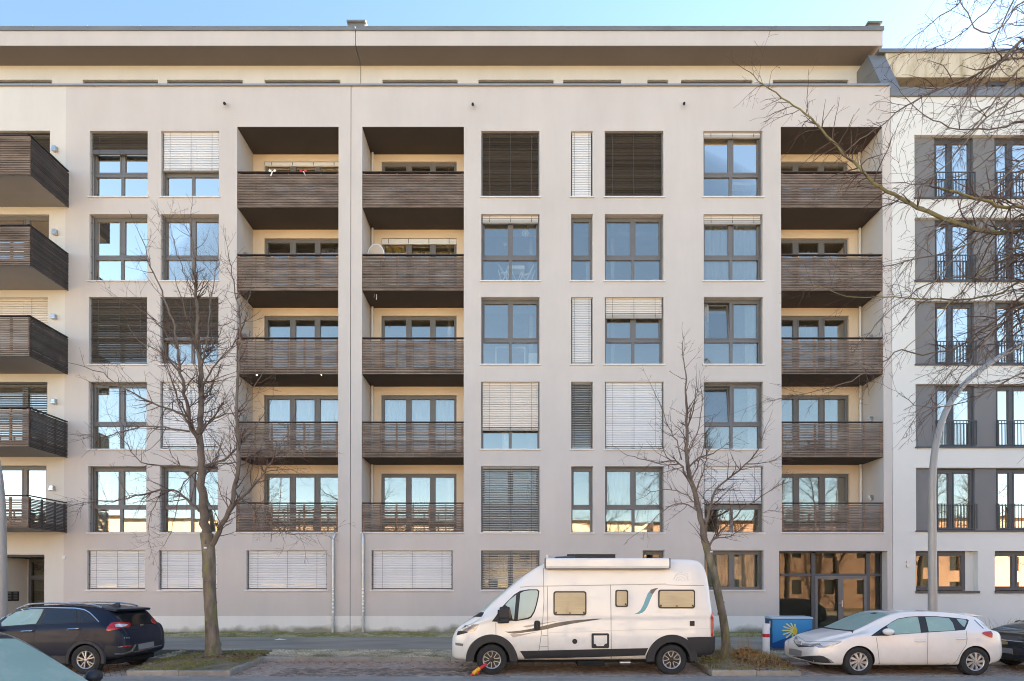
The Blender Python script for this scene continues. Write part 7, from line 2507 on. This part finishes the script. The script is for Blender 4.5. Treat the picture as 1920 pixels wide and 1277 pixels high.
for (side, Ls, lab) in (('left', ([(410, 925), (560, 1185)], [(405, 1020), (450, 1190)], [(450, 1070), (580, 1060)], [(560, 1070), (480, 1190)]), 'left of the table'),
                        ('right', ([(1010, 925), (890, 1185)], [(1030, 1020), (980, 1170)], [(800, 1110), (950, 1080)], [(800, 1110), (880, 1185)]), 'right of the table')):
    t = thing('folding_chair', (P3(*Z6([Ls[0][1]])[0], wy).x, wy, flz), 'white folding chair standing %s behind the fourth storey window' % lab, 'chair')
    m_ = MB(); rod(m_, Z6(Ls[0]), .03); m_.build('backrest', M['white_pl'], t)
    m_ = MB(); rod(m_, Z6(Ls[2]), .035); m_.build('seat', M['white_pl'], t)
    for k in (1, 3):
        m_ = MB(); rod(m_, Z6(Ls[k])); m_.build('leg', M['white_pl'], t)
def snow(px, py, r, label, arms=8, Y=0.29):
    q = P3(px, py, Y)
    m_ = MB()
    for k in range(arms):
        a = 2 * math.pi * k / arms
        e = (q.x + r * math.cos(a), q.z + r * math.sin(a))
        n_ = (-math.sin(a) * r * .07, math.cos(a) * r * .07)
        m_.prism([(q.x + n_[0], q.z + n_[1]), (e[0] + n_[0], e[1] + n_[1]), (e[0] - n_[0], e[1] - n_[1]), (q.x - n_[0], q.z - n_[1])], 1, Y, Y + 0.004)
        for s in (-1, 1):
            b = a + s * 0.5
            p0 = (q.x + r * .55 * math.cos(a), q.z + r * .55 * math.sin(a))
            p1 = (q.x + r * .9 * math.cos(a + s * .28), q.z + r * .9 * math.sin(a + s * .28))
            m_.prism([(p0[0] + n_[0], p0[1] + n_[1]), (p1[0] + n_[0], p1[1] + n_[1]), (p1[0] - n_[0], p1[1] - n_[1]), (p0[0] - n_[0], p0[1] - n_[1])], 1, Y + .004, Y + 0.007)
    tag(m_.build('paper_snowflake', M['white_pl']), label, 'decoration')
snow(985, 437, 0.145, 'white paper snowflake hanging in the fourth storey window above the folding table')
snow(958, 605, 0.12, 'white paper snowflake hanging in the third storey window')
snow(947.5, 458, 0.075, 'small white paper star left of the snowflake in the fourth storey window', 6)
# shelf in the third storey window, lamp shade in the top storey window
t = thing('shelf', (P3(960, 660, .8).x, .8, zB[3]), 'white open shelf behind the third storey window', 'shelf')
m_ = MB(); a, b = P3(929, 650, .8).x, P3(985, 650, .8).x
m_.box(a, b, .65, .95, PZ(656, .8), PZ(653, .8)); m_.build('board', M['white_pl'], t)
for x in (a, b - .04):
    m_ = MB(); m_.box(x, x + .04, .65, .95, zB[3] - .05, PZ(656, .8)); m_.build('leg', M['white_pl'], t)
m_ = MB(); a, b = P3(991, 670, .8).x, P3(1008, 670, .8).x; m_.box(a, b, .65, .95, zB[3] - .05, PZ(665, .8))
tag(m_.build('box', M['white_pl'], bevel=.01), 'white box beside the shelf behind the third storey window', 'box')
m_ = MB(); m_.lathe([(.20, 0), (.17, .08), (.09, .16), (.0, .18)], (P3(378, 366, .55).x, .55, PZ(369, .55)), n=20); tag(m_.build('lamp_shade', M['white_pl'], smooth=True), 'round white lamp shade behind the top storey window with half lowered blind', 'lamp')
m_ = MB(); a, b = P3(1373, 346, .6).x, P3(1424, 346, .6).x; m_.box(a, b, .5, .8, PZ(351, .6), PZ(344.5, .6)); tag(m_.build('wall_shelf', M['white_pl']), 'white wall shelf behind the top storey window next to the right loggia', 'shelf')
m_ = MB()
R6 = random.Random(4)
for i in range(6):
    x = P3(1215 + i * 4.5, 515, .5).x
    m_.tube([(x, .5, zB[4]), (x + .1, .5, zB[4] + .25 + .1 * math.sin(i)), (x + .35, .5, zB[4] + .34)], [.03, .03, .015], 6)
tag(m_.build('play_tunnel', pmat('light_blue_cloth', (0.35, 0.62, 0.72), rough=.6)), 'light blue play tunnel hoops behind the fourth storey window right of the narrow one', 'toy')
m_ = MB()
for i in range(40):
    x = PX(R5.uniform(897, 938), 0.2, 150); z = zTop + 0.06
    m_.tube([(x, .25, z - .1), (x + R5.gauss(0, .05), .25, z + R5.uniform(.02, .2))], [.008, .004], 3, cap=False)
tag(m_.build('roof_plant', M['moss']), 'tuft of thin plants growing behind the parapet cap', 'plant')

# ------------------------------------------------------------------ the other side of the street (lights and mirrors in the glass)
M['brick_o'] = stucco('orange_brick_render', (0.36, 0.24, 0.175))
M['ochre'] = stucco('ochre_render', (0.72, 0.55, 0.36))
M['pale_o'] = stucco('pale_render', (0.76, 0.66, 0.50))
def far_house(x0, x1, Y, h, mat, label, floors):
    t = thing('town_house', ((x0 + x1) / 2, Y - 5, 0), label, 'building', 'houses across the street')
    ops = []
    n = int((x1 - x0) / 3.2)
    # facade faces +Y: built mirrored
    m_ = MB()
    wins = []
    for k in range(floors):
        z0 = 1.2 + k * (h - 1.5) / floors
        for i in range(n):
            xx = x0 + (i + 0.5) * (x1 - x0) / n
            wins.append((xx - 0.5, xx + 0.5, z0 + 0.2, z0 + 1.7))
    facade(m_, x0, x1, -0.1, h, [(*w, -0.2) for w in wins], Y)
    m_.box(x0, x1, Y - 12, Y - 11.9, 0, h)
    m_.quad((x0, Y, 0), (x0, Y - 12, 0), (x0, Y - 12, h), (x0, Y, h)); m_.quad((x1, Y, 0), (x1, Y - 12, 0), (x1, Y - 12, h), (x1, Y, h))
    m_.build('wall', mat, t)
    g = MB(); 
    for (a, b, c, d) in wins: g.box(a, b, Y - 0.26, Y - 0.2, c, d)
    g.build('window_glass', M['tint'], t)
    r = MB(); r.prism([(Y + 0.4, h), (Y - 6, h + 0.5), (Y - 12.4, h)], 0, x0, x1); r.build('roof', pmat('brown_roof', (0.25, 0.17, 0.12), rough=.8, var=.25, vscale=6), t)
far_house(-62, -33, -37, 9.6, M['pale_o'], 'pale plastered town house across the street, leftmost of the row', 2)
far_house(-32.5, -11.5, -37.5, 9.2, M['ochre'], 'ochre town house across the street, left of the middle', 2)
far_house(-11, 14.5, -37, 9.2, M['pale_o'], 'cream town house across the street, right of the middle', 2)
far_house(15, 39, -36.5, 9.2, M['brick_o'], 'orange town house across the street lit by the sun', 2)
far_house(39.5, 72, -37, 9.6, M['brick_o'], 'long orange town house across the street, rightmost', 3)
spots = ((-24, -31, 1.4, 0.6), (3.5, -31, 1.4, 4.2), (17, -31, 1.5, 5.1), (26, -30, 1.45, 2.5), (31.5, -31, 1.5, 0.3), (39, -31, 1.45, 3.6), (46, -31.5, 1.4, 1.2))
M['dark_bark'] = pmat('shaded_bark', (0.035, 0.028, 0.022), rough=0.9, var=0.3, vscale=3)  # same bark darkened, so these trees look shaded in the reflections
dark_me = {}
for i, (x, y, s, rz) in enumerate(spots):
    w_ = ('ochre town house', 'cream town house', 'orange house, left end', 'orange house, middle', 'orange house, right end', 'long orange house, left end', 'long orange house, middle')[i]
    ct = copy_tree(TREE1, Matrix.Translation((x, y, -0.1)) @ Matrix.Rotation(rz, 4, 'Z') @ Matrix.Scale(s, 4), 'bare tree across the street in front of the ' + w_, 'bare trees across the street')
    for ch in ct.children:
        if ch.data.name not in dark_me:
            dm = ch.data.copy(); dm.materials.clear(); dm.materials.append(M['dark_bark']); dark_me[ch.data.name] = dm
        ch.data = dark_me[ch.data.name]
